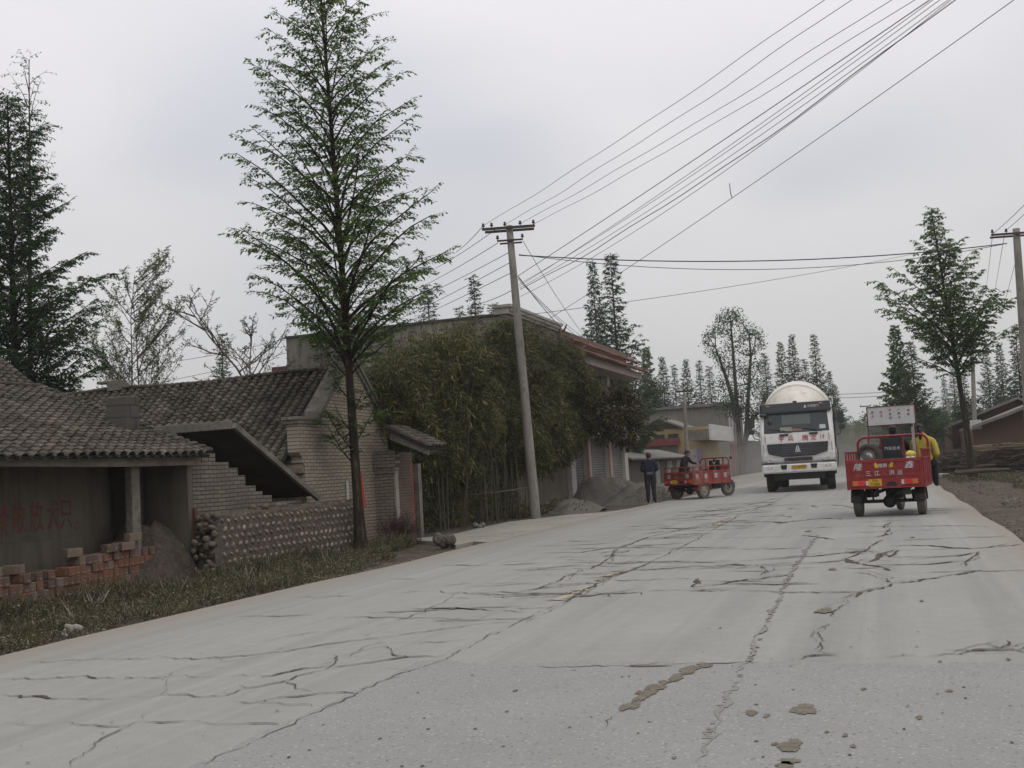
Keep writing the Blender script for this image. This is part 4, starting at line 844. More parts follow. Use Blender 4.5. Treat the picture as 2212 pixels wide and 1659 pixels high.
q = onS(2108, 916, 55.9); b = MB(); b.box(55.9, 55.98, q[1] - .25, q[1] + .25, q[2] - .25, q[2] + .2); b.build('painted_patch', M_whitep, hA)
# ------------------------------------------------------------------ vegetation
M_bark = mat('dark_bark', (0.038, 0.029, 0.022), (0.022, 0.018, 0.015), scale=2.5, stretch=(3, 3, .5), rough=.95, bmp=.7, c3=(0.075, 0.065, 0.052), s3=5, spec=.05)
M_barkfar = mat('grey_bark', (0.085, 0.075, 0.065), (0.06, 0.052, 0.045), scale=3, rough=.95, spec=.05)
M_leaf = leaf_mat('fresh_leaf', (0.105, 0.165, 0.040), (0.072, 0.125, 0.034), .45, .58)
M_leafd = leaf_mat('dark_leaf', (0.042, 0.078, 0.030), (0.055, 0.090, 0.032), .4, .45)
M_leaffar = leaf_mat('grey_green_leaf', (0.058, 0.092, 0.046), (0.045, 0.074, 0.038), .35, .50, .4)
M_leafy = leaf_mat('yellow_green_leaf', (0.13, 0.17, 0.05), (0.08, 0.12, 0.04), .4, .45)
M_bamboo = leaf_mat('bamboo_leaf', (0.085, 0.094, 0.028), (0.046, 0.058, 0.021), .6, .35, .5, c3=(0.17, 0.14, 0.06))
M_camphor = leaf_mat('olive_leaf', (0.045, 0.055, 0.022), (0.03, 0.04, 0.02), .4, .25, .9, c3=(0.16, 0.11, 0.03))
M_weed = leaf_mat('dusty_weed', (0.108, 0.094, 0.046), (0.068, 0.066, 0.033), .45, .25, 1.5, c3=(0.19, 0.17, 0.12))
M_culm = mat('bamboo_culm', (0.080, 0.070, 0.045), (0.048, 0.043, 0.030), scale=2, rough=.7, island=.3)
M_twig = mat('brown_twig', (0.10, 0.078, 0.062), (0.07, 0.055, 0.045), scale=3, rough=.95)

def unit(v): return v / np.maximum(1e-9, np.linalg.norm(v, axis=-1, keepdims=True))
class Foliage:
    def __init__(s): s.P = []; s.D = []; s.N = []; s.L = []; s.Wd = []
    def add(s, P, D, N_, L, Wd):
        n = len(P); s.P.append(P); s.D.append(D); s.N.append(np.broadcast_to(N_, (n, 3)).copy()); s.L.append(np.broadcast_to(L, (n,)).copy()); s.Wd.append(np.broadcast_to(Wd, (n,)).copy())
    def mesh(s, name, m, parent=None, base=None):
        P = np.concatenate(s.P); D = unit(np.concatenate(s.D)); N_ = unit(np.concatenate(s.N)); L = np.concatenate(s.L)[:, None]; Wd = np.concatenate(s.Wd)[:, None]
        S_ = unit(np.cross(D, N_)); Up = np.cross(S_, D)
        V = np.stack([P, P + D * L * .45 + S_ * Wd * .5 - Up * L * .03, P + D * L - Up * L * .12, P + D * L * .45 - S_ * Wd * .5 - Up * L * .03], 1).reshape(-1, 3)
        n = len(P); F_ = np.arange(4 * n).reshape(n, 4)
        return np_mesh(name, V, F_, m, parent, base=base)

def conifer(seed, H, cb, R, nbr, trunk_r, leaf=0.075, lw=0.5, elev=50, prof=0.85, dens=1.0, twig_gap=0.16, lean=(0, 0), spray=7, droop=0.25, low=None, rmin=.6, asym=None, topthin=None):
    """deciduous conifer: straight trunk, rising limbs, flat feathery sprays. returns (wood MB, Foliage)"""
    g = np.random.default_rng(seed); wood = MB(); fol = Foliage()
    nt_ = 12; ph = g.uniform(0, 6, 2)
    def axis(z):
        f = z / H; return np.array([lean[0] * f + .05 * math.sin(f * 5 + ph[0]) * trunk_r * 4, lean[1] * f + .05 * math.sin(f * 4 + ph[1]) * trunk_r * 4, z])
    wood.tube([axis(H * i / nt_) for i in range(nt_ + 1)], [trunk_r * (1.35 if i == 0 else 1) * (1 - .93 * (i / nt_) ** .9) + .004 for i in range(nt_ + 1)], 8)
    wood.tube([axis(0) - np.array([0, 0, .1]), axis(.35)], [trunk_r * 1.7, trunk_r * 1.15], 9, cap=False)
    ga = g.uniform(0, 6.28)
    for i in range(nbr):
        f = (i + g.uniform(0, 1)) / nbr; f = f ** 1.12; z0 = cb + (H - cb) * f * .985; az = ga + i * 2.39996 + g.uniform(-.35, .35)
        rl = (1 - f) ** prof * (g.uniform(rmin, 1.12) if g.random() < .86 else g.uniform(.3, .6)) + .06
        if f < .08: rl *= .85
        if asym: rl *= asym(az, f)
        ln = R * rl
        if ln < .12: ln = .12
        e0 = math.radians(elev * (.80 + .34 * f) + g.uniform(-10, 12)) ; npt = 6; pts = [axis(z0)]; d = np.array([math.cos(az) * math.cos(e0), math.sin(az) * math.cos(e0), math.sin(e0)])
        e = e0; a_ = az
        for k in range(npt - 1):
            pts.append(pts[-1] + d * ln / (npt - 1) * 1.12); e = e0 * (1 - droop * (k + 1) / npt * 1.6) + g.uniform(-.1, .1); a_ += g.uniform(-.12, .12); d = np.array([math.cos(a_) * math.cos(e), math.sin(a_) * math.cos(e), math.sin(e)])
        pts = np.array(pts); br = min(trunk_r * .42, .012 + .011 * ln) * (1 - .5 * f)
        wood.tube(pts, [br * (1 - .8 * k / (npt - 1)) for k in range(npt)], 4, cap=False)
        # twigs
        nt2 = max(3, int(ln / twig_gap * dens))
        thin = 1.0 if topthin is None else (0.25 if f > topthin else 1.0)
        for k in range(nt2):
            u = .16 + .84 * (k + g.uniform(0, 1)) / nt2
            if g.random() > thin: continue
            q = u * (npt - 1); i0 = min(npt - 2, int(q)); p = pts[i0] + (pts[i0 + 1] - pts[i0]) * (q - i0); bd = unit(pts[i0 + 1] - pts[i0])
            side = 1 if k % 2 else -1; ta = math.atan2(bd[1], bd[0]) + side * g.uniform(.45, 1.25); te = g.uniform(-.15, .45)
            td = np.array([math.cos(ta) * math.cos(te), math.sin(ta) * math.cos(te), math.sin(te)])
            tl = (.20 + .22 * ln * (1 - u * .65)) * g.uniform(.6, 1.2); tl = min(tl, .75)
            if tl > .22: wood.tube([p, p + td * tl * .6, p + td * tl - np.array([0, 0, .03 * tl])], [.006, .004, .002], 3, cap=False)
            n_ = max(3, int(spray * tl / .32)); w = np.linspace(.12, 1, n_)[:, None]
            P = p + td * tl * w - np.array([0, 0, 1.]) * .10 * tl * w ** 2
            P = np.concatenate([P, P]); sg = np.concatenate([np.ones(n_), -np.ones(n_)]); la = math.atan2(td[1], td[0]) + sg * g.uniform(.6, 1.25, 2 * n_)
            le = g.uniform(-.75, .25, 2 * n_); D_ = np.stack([np.cos(la) * np.cos(le), np.sin(la) * np.cos(le), np.sin(le)], -1)
            P = P + g.normal(0, .014, P.shape)
            Nn = np.stack([g.normal(0, .45, 2 * n_), g.normal(0, .45, 2 * n_), np.ones(2 * n_)], -1)
            fol.add(P, D_, Nn, leaf * g.uniform(.6, 1.4, 2 * n_), leaf * lw * g.uniform(.7, 1.3, 2 * n_))
    return wood, fol

def tree_thing(name, label, s, t, wf, rot=0.0, group=None, z=-0.05, bark=M_bark, leafm=M_leaf, cat='tree', sc=1.0):
    o = thing(name, label, cat, s, t, z, rot, group, local=True)
    wf[0].build('trunk', bark, o); c = wf[1].mesh('crown', leafm, o); o.scale = (sc,) * 3
    return o
def copy_tree(o, label, s, t, z, rot, sc, scz=None, group=None):
    r = o.copy(); COL.objects.link(r); r.location = W(s, t, z); r.rotation_euler = (0, 0, ANG + rot); r.scale = (sc, sc, scz or sc); r['label'] = label
    if group: r['group'] = group
    for ch in list(o.children):
        c = ch.copy(); COL.objects.link(c); c.parent = r
    return r
def place_px(u, v, y): return ST(on_y(u, v, y))

# the tall roadside tree in front of the gable
tall = conifer(21, 12.9, 3.35, 2.7, 135, .102, leaf=.086, lw=.44, elev=56, prof=.80, dens=1.0, twig_gap=.12, lean=(-.05, .36), spray=9, rmin=.62, droop=.42)
tall_o = tree_thing('roadside_tree', 'tall feathery conifer rising out of the frame before the gable', 19.25, 6.58, tall, group='feathery conifers')
# the few sprigs low on the trunk
g2 = np.random.default_rng(5); wd, fl = MB(), Foliage()
for (z0, az, ln) in ((1.7, 1.9, .75), (1.95, 2.4, .8), (2.0, -1.3, .9), (2.9, 1.7, .8), (3.3, 2.1, 1.1), (2.6, -1.5, .6), (3.5, -1.0, .7), (2.3, 2.0, .5)):
    d = np.array([math.cos(az) * .6, math.sin(az) * .6 , .75]); p0 = np.array([0, .1, z0]); pts = [p0, p0 + d * ln * .4, p0 + d * ln * .8 + np.array([0, 0, .1]), p0 + d * ln + np.array([0, 0, .2])]
    wd.tube(pts, [.016, .011, .007, .003], 4, cap=False)
    for k in range(14):
        u = .25 + .75 * k / 14; p = p0 + d * ln * u; ta = g2.uniform(0, 6.28); td = np.array([math.cos(ta), math.sin(ta), .3]); n_ = 7; w = np.linspace(.2, 1, n_)[:, None]; P = p + td * .28 * w; P = np.concatenate([P, P]); sg = np.repeat([1, -1], n_); la = ta + sg * .9
        fl.add(P, np.stack([np.cos(la), np.sin(la), g2.uniform(-.5, .2, 2 * n_)], -1), np.array([0, 0, 1.]), .11, .05)
wd.build('sprig_twigs', M_bark, tall_o); fl.mesh('sprigs', M_leaf, tall_o)

# big tree at the left border
lp = place_px(38, 870, 27)
t_ = conifer(33, 11.9, 2.0, 2.7, 200, .15, leaf=.10, lw=.45, elev=44, prof=.55, dens=1.5, twig_gap=.13, spray=10, rmin=.5, lean=(0, .15))
g3 = t_[1]
o = tree_thing('dense_conifer', 'dense dark conifer at the left border behind the shed roof', lp[0], lp[1], t_, leafm=leaf_mat('deep_green_leaf', (0.050, 0.095, 0.032), (0.036, 0.070, 0.026), .4, .5), group='feathery conifers')
lp2 = place_px(60, 870, 30)
t_ = conifer(39, 14.1, 8.6, 1.6, 26, .10, leaf=.085, lw=.55, elev=62, prof=.35, dens=.4, twig_gap=.25, spray=4, rmin=.6, topthin=2, lean=(.1, -.2))
tree_thing('thin_tree', 'sparse thin-twigged treetop poking above the dense left conifer', lp2[0], lp2[1], t_, bark=M_barkfar, leafm=M_leafy)

# open-branched young trees behind the roofs
def fan_tree(seed, H, R, stems, leafn, leaf=.07, spread=.55, twist=.05, z0f=.25, br_n=16, depth=2, trunk_r=.07, curl=.0):
    g = np.random.default_rng(seed); wood = MB(); fol = Foliage()
    def limb(p, d, ln, r, lev):
        npt = 7; pts = [p]; 
        for k in range(npt - 1):
            d = unit(d + g.normal(0, twist, 3) + np.array([0, 0, .06 - curl])); pts.append(pts[-1] + d * ln / (npt - 1))
        pts = np.array(pts); wood.tube(pts, [r * (1 - .85 * k / (npt - 1)) + .002 for k in range(npt)], 5 if lev == 0 else 4, cap=False)
        if lev < depth:
            nb = br_n if lev == 0 else max(3, int(br_n * .45)) if lev == 1 else 4
            for i in range(nb):
                u = (z0f if lev == 0 else .2) + (1 - (z0f if lev == 0 else .2)) * (i + g.uniform(0, 1)) / nb; q = u * (npt - 1); i0 = min(npt - 2, int(q)); pp = pts[i0] + (pts[i0 + 1] - pts[i0]) * (q - i0)
                bd = unit(pts[i0 + 1] - pts[i0]); az = g.uniform(0, 6.28); side = unit(np.array([math.cos(az), math.sin(az), g.uniform(-.1, .3)])); nd = unit(bd * (.75 if lev == 0 else 1) + side * spread * g.uniform(.8, 1.6))
                limb(pp, nd, (R * (1.15 - .75 * u) if lev == 0 else ln * .42 * (1.1 - .6 * u)) * g.uniform(.7, 1.15), r * .38, lev + 1)
        if leafn and lev >= 1:
            n_ = int(leafn * ln * (1.2 if lev == 2 else .7)) + 1; u = g.uniform(.25, 1, n_) * (npt - 1); i0 = np.minimum(npt - 2, u.astype(int)); P = pts[i0] + (pts[i0 + 1] - pts[i0]) * (u - i0)[:, None]
            P = np.repeat(P, 3, 0) + g.normal(0, .02, (3 * n_, 3)); D_ = g.normal(0, 1, (3 * n_, 3)); D_[:, 2] = np.abs(D_[:, 2]) * -.3
            fol.add(P, D_, g.normal(0, 1, (3 * n_, 3)) + np.array([0, 0, 1.2]), leaf * g.uniform(.6, 1.3, 3 * n_), leaf * .6)
    for (x, y, dx, dy, h) in stems: limb(np.array([x, y, 0.]), unit(np.array([dx, dy, 1.])), h, trunk_r, 0)
    return wood, fol
q = place_px(296, 845, 33)
ft = fan_tree(4, 7.5, 3.4, [(0, .22, -.0, .03, 8.2), (0, -.3, .02, -.02, 7.4)], 1.3, leaf=.075, spread=.75, twist=.04, z0f=.28, br_n=26, trunk_r=.042, depth=3)
tree_thing('budding_tree', 'budding twin-stemmed tree with thin upward twigs behind the farmhouse roof', q[0], q[1], ft, bark=M_twig, leafm=M_leafy)
q = place_px(585, 800, 35)
ft = fan_tree(14, 5.5, 3.0, [(0, 0, 0, .20, 8.2), (.2, .5, 0, .35, 7.4), (0, -.3, 0, -.1, 8.0)], 1, leaf=.06, spread=.8, twist=.12, z0f=.42, br_n=14, trunk_r=.075, curl=.0, depth=3)
tree_thing('bare_tree', 'nearly bare crooked tree beside the plaster wall corner', q[0], q[1], ft, bark=M_twig, leafm=M_leaffar)
# right roadside tree
p = gpt(2103, 1034)
rt = conifer(52, 10.9, 3.9, 2.95, 95, .14, leaf=.14, lw=.5, elev=56, prof=.9, dens=1.1, twig_gap=.15, spray=8, rmin=.5, lean=(0, .62), asym=lambda az, f: (1.25 if math.sin(az) > .2 and f < .35 else 1.0))
ro = tree_thing('right_roadside_tree', 'conifer with bare dark trunk and broad crown beside the wood pile', p[0], p[1], rt, group='feathery conifers')
ro.name = 'roadside_conifer'

# background conifers, four prototypes copied
V1 = conifer(61, 10, .9, 2.7, 140, .13, leaf=.15, lw=.5, elev=50, prof=1.1, dens=1.2, twig_gap=.2, spray=7)
V2 = conifer(62, 10, 1.6, 2.2, 125, .11, leaf=.15, lw=.5, elev=56, prof=1.05, dens=1.3, twig_gap=.2, spray=8)
V3 = conifer(63, 10, .4, 2.7, 150, .15, leaf=.24, lw=.6, elev=36, prof=.95, dens=1.3, twig_gap=.20, spray=7)
V4 = conifer(64, 10, 1.2, 1.75, 120, .10, leaf=.14, lw=.45, elev=58, prof=1.05, dens=1.3, twig_gap=.2, spray=8)
protoT = {}
def bgt(kind, label, u, vtop, y, rot=0.0, ws=1.0, name='conifer', m=None, group='conifers beyond the buildings'):
    hor = 983 + (1735 - u) * .0577; P = on_y(u + (hor - vtop) * .055 * 0, vtop, y); base = on_y(u + (hor - vtop) * .06, hor, y); H = P.z + .1; s_, t_ = ST(base)[:2]
    sc = H / 10
    if kind not in protoT:
        o = tree_thing(name, label, s_, t_, {1: V1, 2: V2, 3: V3, 4: V4}[kind], rot, group, -0.1, M_barkfar, m or (M_leaffar if kind != 3 else M_leafd)); protoT[kind] = o; o.scale = (sc * ws, sc * ws, sc); return o
    return copy_tree(protoT[kind], label, s_, t_, -0.1, rot, sc * ws, sc, group)
bgt(2, 'slim tall conifer left of a pair above the red tiled eave', 1281, 562, 62, 0, .72)
bgt(1, 'tallest conifer of the pair above the red tiled eave', 1322, 545, 58, .7, .92)
bgt(3, 'bushy green conifer just right of the red tiled eave', 1397, 748, 102, .3, .75, m=M_leaf)
for i, (u, v, y, k, w_, d) in enumerate(((1432, 770, 100, 2, .95, 'conifer above the grey roof, first of the row right of the shop house'), (1457, 788, 104, 4, 1.1, 'short narrow conifer second in the row above the grey roof'), (1483, 776, 101, 2, .95, 'pointed conifer behind the far utility pole top'), (1512, 778, 110, 4, 1.1, 'thin pale conifer midway above the grey roof'), (1534, 790, 106, 4, 1.15, 'thin pale conifer next to the round-topped tree'),
        (1655, 762, 105, 4, 1.2, 'pale conifer between the round-topped tree and the mixer drum'), (1690, 738, 98, 2, .85, 'conifer whose tip rises left of the mixer drum'), (1714, 722, 96, 2, .85, 'tallest pointed conifer straight above the mixer drum'), (1762, 720, 92, 1, .78, 'full conifer right above the truck cab'), (1795, 800, 96, 1, .7, 'low bushy conifer just right of the truck drum'), (1742, 775, 110, 4, 1.2, 'faint conifer between the two tips above the drum'), (1806, 830, 115, 2, 1.2, 'small conifer lowest in the row right of the drum'))):
    bgt(k, d, u, v, y, i * 1.3, w_)
bgt(3, 'dense dark cone-shaped conifer behind the red tricycle sign board', 1940, 700, 62, 1, .78)
bgt(1, 'dense conifer with notched top right of the tricycle sign board', 1972, 735, 60, 2.2, 1.0)
bgt(3, 'squat dark conifer between tricycle and barn', 2030, 880, 75, 3, 1.0)
bgt(1, 'leafy conifer behind the right roadside trunk', 2085, 800, 60, .5, .9)
bgt(1, 'dark conifer just right of the roadside trunk above the barn', 2135, 745, 66, 1.5, .75)
bgt(2, 'pale conifer above the barn roof', 2165, 740, 85, 2.5, .9)
bgt(2, 'tall pale conifer at the right border above the barn', 2200, 700, 80, 3.5, .95)
bgt(4, 'thin faint conifer left of the roadside trunk', 2042, 815, 95, 1.1, 1.2)
bgt(4, 'slim faint conifer beside the far concrete pole', 2062, 790, 98, 2.0, 1.3)
bgt(2, 'pale broad conifer fading behind the barn gable', 2220, 755, 95, 4.1, 1.1)
bgt(4, 'thin conifer top above the stained wall beside the tall tree', 920, 615, 62, .4, 1.3, group='treetops over the stained wall'); bgt(4, 'thin conifer top above the stained wall near the pole', 1020, 595, 64, 1.4, 1.1, group='treetops over the stained wall'); bgt(4, 'small treetop just left of the parapet corner', 1062, 655, 66, 2.4, 1.1, group='treetops over the stained wall'); bgt(4, 'small faint treetop between two thin conifers over the wall', 990, 662, 70, 1.9, 1.0, group='treetops over the stained wall')
bgt(4, 'faint slim conifer behind the tiled roof beside the budding tree', 470, 720, 60, 3.1, 1.2); 
# round-topped multi-stem tree
def clump_tree(seed, stems, clumps, leaf, n_per, trunk_r=.16, flat=.6):
    g = np.random.default_rng(seed); wood = MB(); fol = Foliage()
    for st_ in stems: wood.tube(st_, [trunk_r * (1 - .75 * k / (len(st_) - 1)) for k in range(len(st_))], 6, cap=False)
    allp = [np.array(p) for st_ in stems for p in st_[1:]]
    for (x, y, z, r) in clumps:
        c = np.array([x, y, z]); near = min(allp, key=lambda p: np.linalg.norm(p - c) + (2 if p[2] > z else 0)); 
        mid = (near + c) / 2 + np.array([0, 0, -.1 * r]); wood.tube([near, mid, c], [.05, .035, .015], 4, cap=False)
        for k in range(9):
            d = unit(g.normal(0, 1, 3)); wood.tube([c, c + d * r * .8], [.014, .004], 3, cap=False)
        n_ = int(n_per * r * r); d = unit(g.normal(0, 1, (n_, 3))); rr_ = r * (g.uniform(.12, 1.0, n_) ** .75)[:, None] * (1 + .22 * np.sin(d[:, :1] * 7 + x) * np.sin(d[:, 1:2] * 6 + z)); P = c + d * rr_ * np.array([1, 1, flat + .2])
        fol.add(P, d * .6 + g.normal(0, .7, (n_, 3)) - np.array([0, 0, .3]), g.normal(0, .6, (n_, 3)) + np.array([0, 0, 1]), leaf * g.uniform(.6, 1.3, n_), leaf * .55)
    return wood, fol
ye_ = 78; B0_ = on_y(1605, 1025, ye_); s_, t_ = ST(B0_)[:2]
def lc(u, v, y=ye_): 
    P = on_y(u, v, y); q = ST(P); return (q[0] - s_, q[1] - t_, q[2])
st1 = [lc(1603, 1025), lc(1595, 920), lc(1588, 820), lc(1582, 740), lc(1578, 695)]; st2 = [lc(1607, 1025), lc(1612, 930), lc(1618, 830), lc(1622, 770), lc(1618, 720)]; st3 = [lc(1606, 960), lc(1630, 900), lc(1660, 870)]; st4 = [lc(1594, 900), lc(1570, 820), lc(1545, 750)]
cl = [(1578, 682, 1.0), (1560, 690, .7), (1590, 684, .8), (1605, 700, .55), (1545, 712, .8), (1532, 728, .6), (1525, 742, .55), (1570, 715, .9), (1540, 760, .7), (1555, 770, .7), (1620, 715, .8), (1635, 725, .7), (1605, 730, .8), (1645, 745, .55), (1580, 750, .9), (1620, 760, .9), (1575, 790, 1.1), (1610, 800, 1.2), (1560, 830, 1.1), (1595, 850, 1.3), (1640, 790, .7), (1632, 830, 1.1), (1580, 880, 1.3), (1615, 890, 1.3), (1650, 860, .9), (1640, 885, .9), (1560, 870, .9), (1668, 850, .6)]
ct = clump_tree(9, [st1, st2, st3, st4], [lc(u, v, ye_ + rng.uniform(-1.2, 1.2)) + (r_,) for u, v, r_ in cl], .17, 300, .2)
tree_thing('round_topped_tree', 'tall open tree with rounded leaf clumps left of the truck', s_, t_, ct, z=0, bark=M_barkfar, leafm=M_leaffar)
# small olive tree before the shop house
ye_ = 37.5; B0_ = on_y(1341, 1052, ye_); s_, t_ = ST(B0_)[:2]; 
st1 = [(0, 0, 0), lc(1340, 1000), lc(1341, 965), lc(1345, 930), lc(1350, 890), lc(1345, 850)]; st2 = [lc(1341, 965), lc(1330, 940), lc(1318, 920), lc(1305, 890)]; st3 = [lc(1340, 975), lc(1352, 935), lc(1365, 900)]
cl = [(1345, 838, .45), (1325, 850, .5), (1360, 860, .5), (1305, 870, .5), (1340, 880, .55), (1370, 890, .4), (1320, 895, .55), (1295, 905, .45), (1350, 905, .5), (1372, 915, .35), (1335, 925, .45), (1310, 930, .4), (1365, 935, .38), (1300, 945, .35), (1345, 955, .3), (1360, 958, .3), (1328, 945, .3), (1290, 880, .4), (1375, 870, .25)]
ct = clump_tree(19, [st1, st2, st3], [lc(u, v, ye_ + rng.uniform(-.5, .5)) + (r_,) for u, v, r_ in cl], .12, 2000, .075)
tree_thing('small_olive_tree', 'small rounded tree with olive and orange leaves before the roller shutters', s_, t_, ct, z=0, leafm=M_camphor)
o = bpy.data.objects
# second slim stem leaning in the bamboo edge
# withered pollard before the yellow house
ye_ = 56; B0_ = on_y(1450, 1020, ye_); s_, t_ = ST(B0_)[:2]
st1 = [(0, 0, 0), lc(1453, 985), lc(1459, 945)]; wd, fl = MB(), Foliage(); wd.tube(st1, [.14, .12, .10], 7)
tpx = np.array(lc(1461, 943)); g = np.random.default_rng(2)
for k in range(46):
    a = g.uniform(0, 6.28); e = g.uniform(-.2, 1.35); d = np.array([math.cos(a) * math.cos(e), math.sin(a) * math.cos(e), math.sin(e)]); ln = g.uniform(.4, 1.1); pts = [tpx, tpx + d * ln * .5, tpx + d * ln + np.array([0, 0, -.12 * (1.3 - e)])]; wd.tube(pts, [.03, .02, .006], 4, cap=False)
    n_ = 16; P = tpx + d * g.uniform(.2, 1, (n_, 1)) * ln; fl.add(P, g.normal(0, 1, (n_, 3)) - np.array([0, 0, .5]), g.normal(0, 1, (n_, 3)), .14, .04)
tree_thing('pollarded_tree', 'withered pollarded tree with spiky top before the yellow house', s_, t_, (wd, fl), z=0, bark=M_barkfar, leafm=leaf_mat('withered_leaf', (0.11, 0.08, 0.05), (0.08, 0.06, 0.045)))

# far bushes and tree belt closing the road
def bush(name, label, u, v, y, w, h, m, seed, n_=9000, leaf=.22, group=None, cat='bush'):
    g = np.random.default_rng(seed); P0 = ST(on_y(u, v, y)); o = thing(name, label, cat, P0[0], P0[1], -.05, 0, group, local=True)
    fol = Foliage(); wood = MB()
    nb = 16; C_ = np.stack([g.uniform(-w * .35, w * .35, nb), g.uniform(-w / 2, w / 2, nb), g.uniform(.2, .75, nb) * h], -1); r = g.uniform(.16, .3, nb) * h
    for c in C_: wood.tube([(c[0] * .3, c[1] * .5, 0), tuple(c)], [.05, .015], 4, cap=False)
    i = g.integers(0, nb, n_); d = unit(g.normal(0, 1, (n_, 3))); P = C_[i] + d * (r[i] * g.uniform(.5, 1.1, n_))[:, None]; P[:, 2] = np.maximum(P[:, 2], .02)
    fol.add(P, d + g.normal(0, .6, (n_, 3)), g.normal(0, .7, (n_, 3)) + np.array([0, 0, 1]), leaf * g.uniform(.6, 1.3, n_), leaf * .55)
    wood.build('stems', M_barkfar, o); fol.mesh('foliage', m, o); return o
bush('far_bush', 'yellow-green bushy growth far behind the truck mirror', 1850, 1000, 105, 6, 4.6, M_leafy, 1, group='bushes closing the road', leaf=.3)
bush('far_bush', 'grey-green bush mass left of the dark conifers', 1885, 1000, 120, 9, 4.2, M_leaffar, 2, group='bushes closing the road', leaf=.3)
bush('far_bush', 'low hazy bush right behind the truck', 1825, 1000, 130, 9, 5.5, M_leaffar, 3, group='bushes closing the road', leaf=.3)
bush('far_bush', 'dark green undergrowth between tricycle rider and barn', 2035, 985, 72, 8, 4.6, M_leafd, 4, group='bushes closing the road', leaf=.22)
bush('far_bush', 'dark undergrowth behind the barn below the pale conifers', 2110, 975, 90, 12, 6, M_leafd, 5, group='bushes closing the road', leaf=.3)
# belts of distant wood as masses
def belt(name, s0, s1, t0, t1, h, m, seed, n_, kind='stuff', leaf=.5):
    g = np.random.default_rng(seed); fol = Foliage(); s = g.uniform(s0, s1, n_); t = g.uniform(t0, t1, n_); hh = h * (.7 + .3 * np.sin(s * .35 + 1) * np.sin(t * .4)) * (.75 + .25 * np.sin(t * 1.3 + s * .9)); z = hh * g.uniform(0, 1, n_) ** .8
    fol.add(np.stack([s, t, z], -1), g.normal(0, 1, (n_, 3)), g.normal(0, .6, (n_, 3)) + np.array([0, 0, 1]), leaf * g.uniform(.6, 1.4, n_), leaf * .6)
    o = fol.mesh(name, m, base=(s0, t0, 0)); tag(o, kind=kind); return o
belt('distant_wood', 150, 175, -90, 60, 4.5, M_leaffar, 1, 60000, leaf=.7)
belt('roadside_undergrowth', 62, 110, -16, -9, 1.6, M_leafd, 2, 16000, leaf=.3)
belt('roadside_undergrowth', 70, 100, -30, -18, 6.5, M_leaffar, 3, 26000, leaf=.4)
q = ST(on_y(1828, 985, 88)); ft = fan_tree(24, 4.5, 2.2, [(0, 0, 0, -.25, 4.2), (.2, .1, 0, -.6, 4.0)], 1.2, leaf=.1, spread=.8, twist=.12, z0f=.3, br_n=12, trunk_r=.07)
tree_thing('bare_far_tree', 'leafless branching shrub beside the truck mirror in the distance', q[0], q[1], ft, bark=M_twig, leafm=M_leaffar)

# bamboo clump
bam = thing('bamboo_clump', 'large dark bamboo clump with dense drooping foliage behind the utility pole', 'bamboo', 28, 7.6)
g = np.random.default_rng(12); fol = Foliage()
for i in range(90):
    s_ = g.uniform(22.9, 31.8); t_ = 6.95 + (s_ - 27) * -.02 + g.uniform(0, 1.6) ** 1.0
    h = g.uniform(3.9, 5.6) * (1.0 if 24.5 < s_ else .85); lx, ly = g.normal(0, .32), g.normal(-.05, .30)
    pts = []
    for k in range(8):
        f = k / 7; pts.append((s_ + lx * f + lx * 1.2 * f ** 3, t_ + ly * f + ly * 1.2 * f ** 3 - .0, -.05 + h * (f - .10 * f ** 4)))
    r_ = g.uniform(.012, .024); bc = MB(); bc.tube(pts, [r_ * (1 - .75 * (k / 7) ** 1.5) for k in range(8)], 6)
    for k in range(1, 14):
        f = k / 14 * .6; z = f * 7; i0 = int(z); p = Vector(pts[i0]).lerp(Vector(pts[i0 + 1]), z - i0); bc.cyl(p - Vector((0, 0, .008)), p + Vector((0, 0, .008)), r_ * 1.18, n=6)
    bc.build('culm', M_culm, bam)
# foliage: outline of the clump in the s-z plane, leaves in drooping fans
OT = [onT(u, v, 7.4) for u, v in ((800, 800), (850, 775), (890, 745), (930, 716), (1000, 700), (1060, 696), (1130, 700), (1190, 722), (1230, 752), (1265, 790), (1285, 830), (1296, 900))]
OB = [onT(u, v, 7.4) for u, v in ((800, 900), (850, 960), (890, 1000), (930, 1040), (1000, 1035), (1060, 1010), (1130, 1000), (1165, 1000), (1190, 1020), (1225, 990), (1262, 950), (1296, 930))]
_ts, _tz = [q[0] for q in OT], [q[2] for q in OT]; _bs, _bz = [q[0] for q in OB], [q[2] for q in OB]
def top_h(s): return np.interp(s, _ts, _tz) + .10 * np.sin(s * 2.1) + .10 * np.sin(s * 4.7)
def bot_h(s): return np.interp(s, _bs, _bz) + .22 * np.sin(s * 1.3) + .22 * np.sin(s * 3.1)
nlob = 150
ls = g.uniform(_ts[0] + .1, _ts[-1] - .3, nlob); lr = g.uniform(.32, .72, nlob); lz = bot_h(ls) + lr * .5 + (top_h(ls) - bot_h(ls) - lr * 1.1) * g.uniform(0, 1, nlob)
lt = 7.35 + .55 * np.abs((lz - bot_h(ls)) / (top_h(ls) - bot_h(ls)) - .45) + g.uniform(-.35, .45, nlob)
nfan = 16500
li = g.integers(0, nlob, nfan); dd = unit(g.normal(0, 1, (nfan, 3))); dd[:, 1] = -np.abs(dd[:, 1]) * np.where(g.uniform(0, 1, nfan) < .8, 1, -1)
rr_ = lr[li] * g.uniform(.55, 1.08, nfan)
s = ls[li] + dd[:, 0] * rr_ * 1.25; t = lt[li] + dd[:, 1] * rr_ * .9; z = lz[li] + dd[:, 2] * rr_
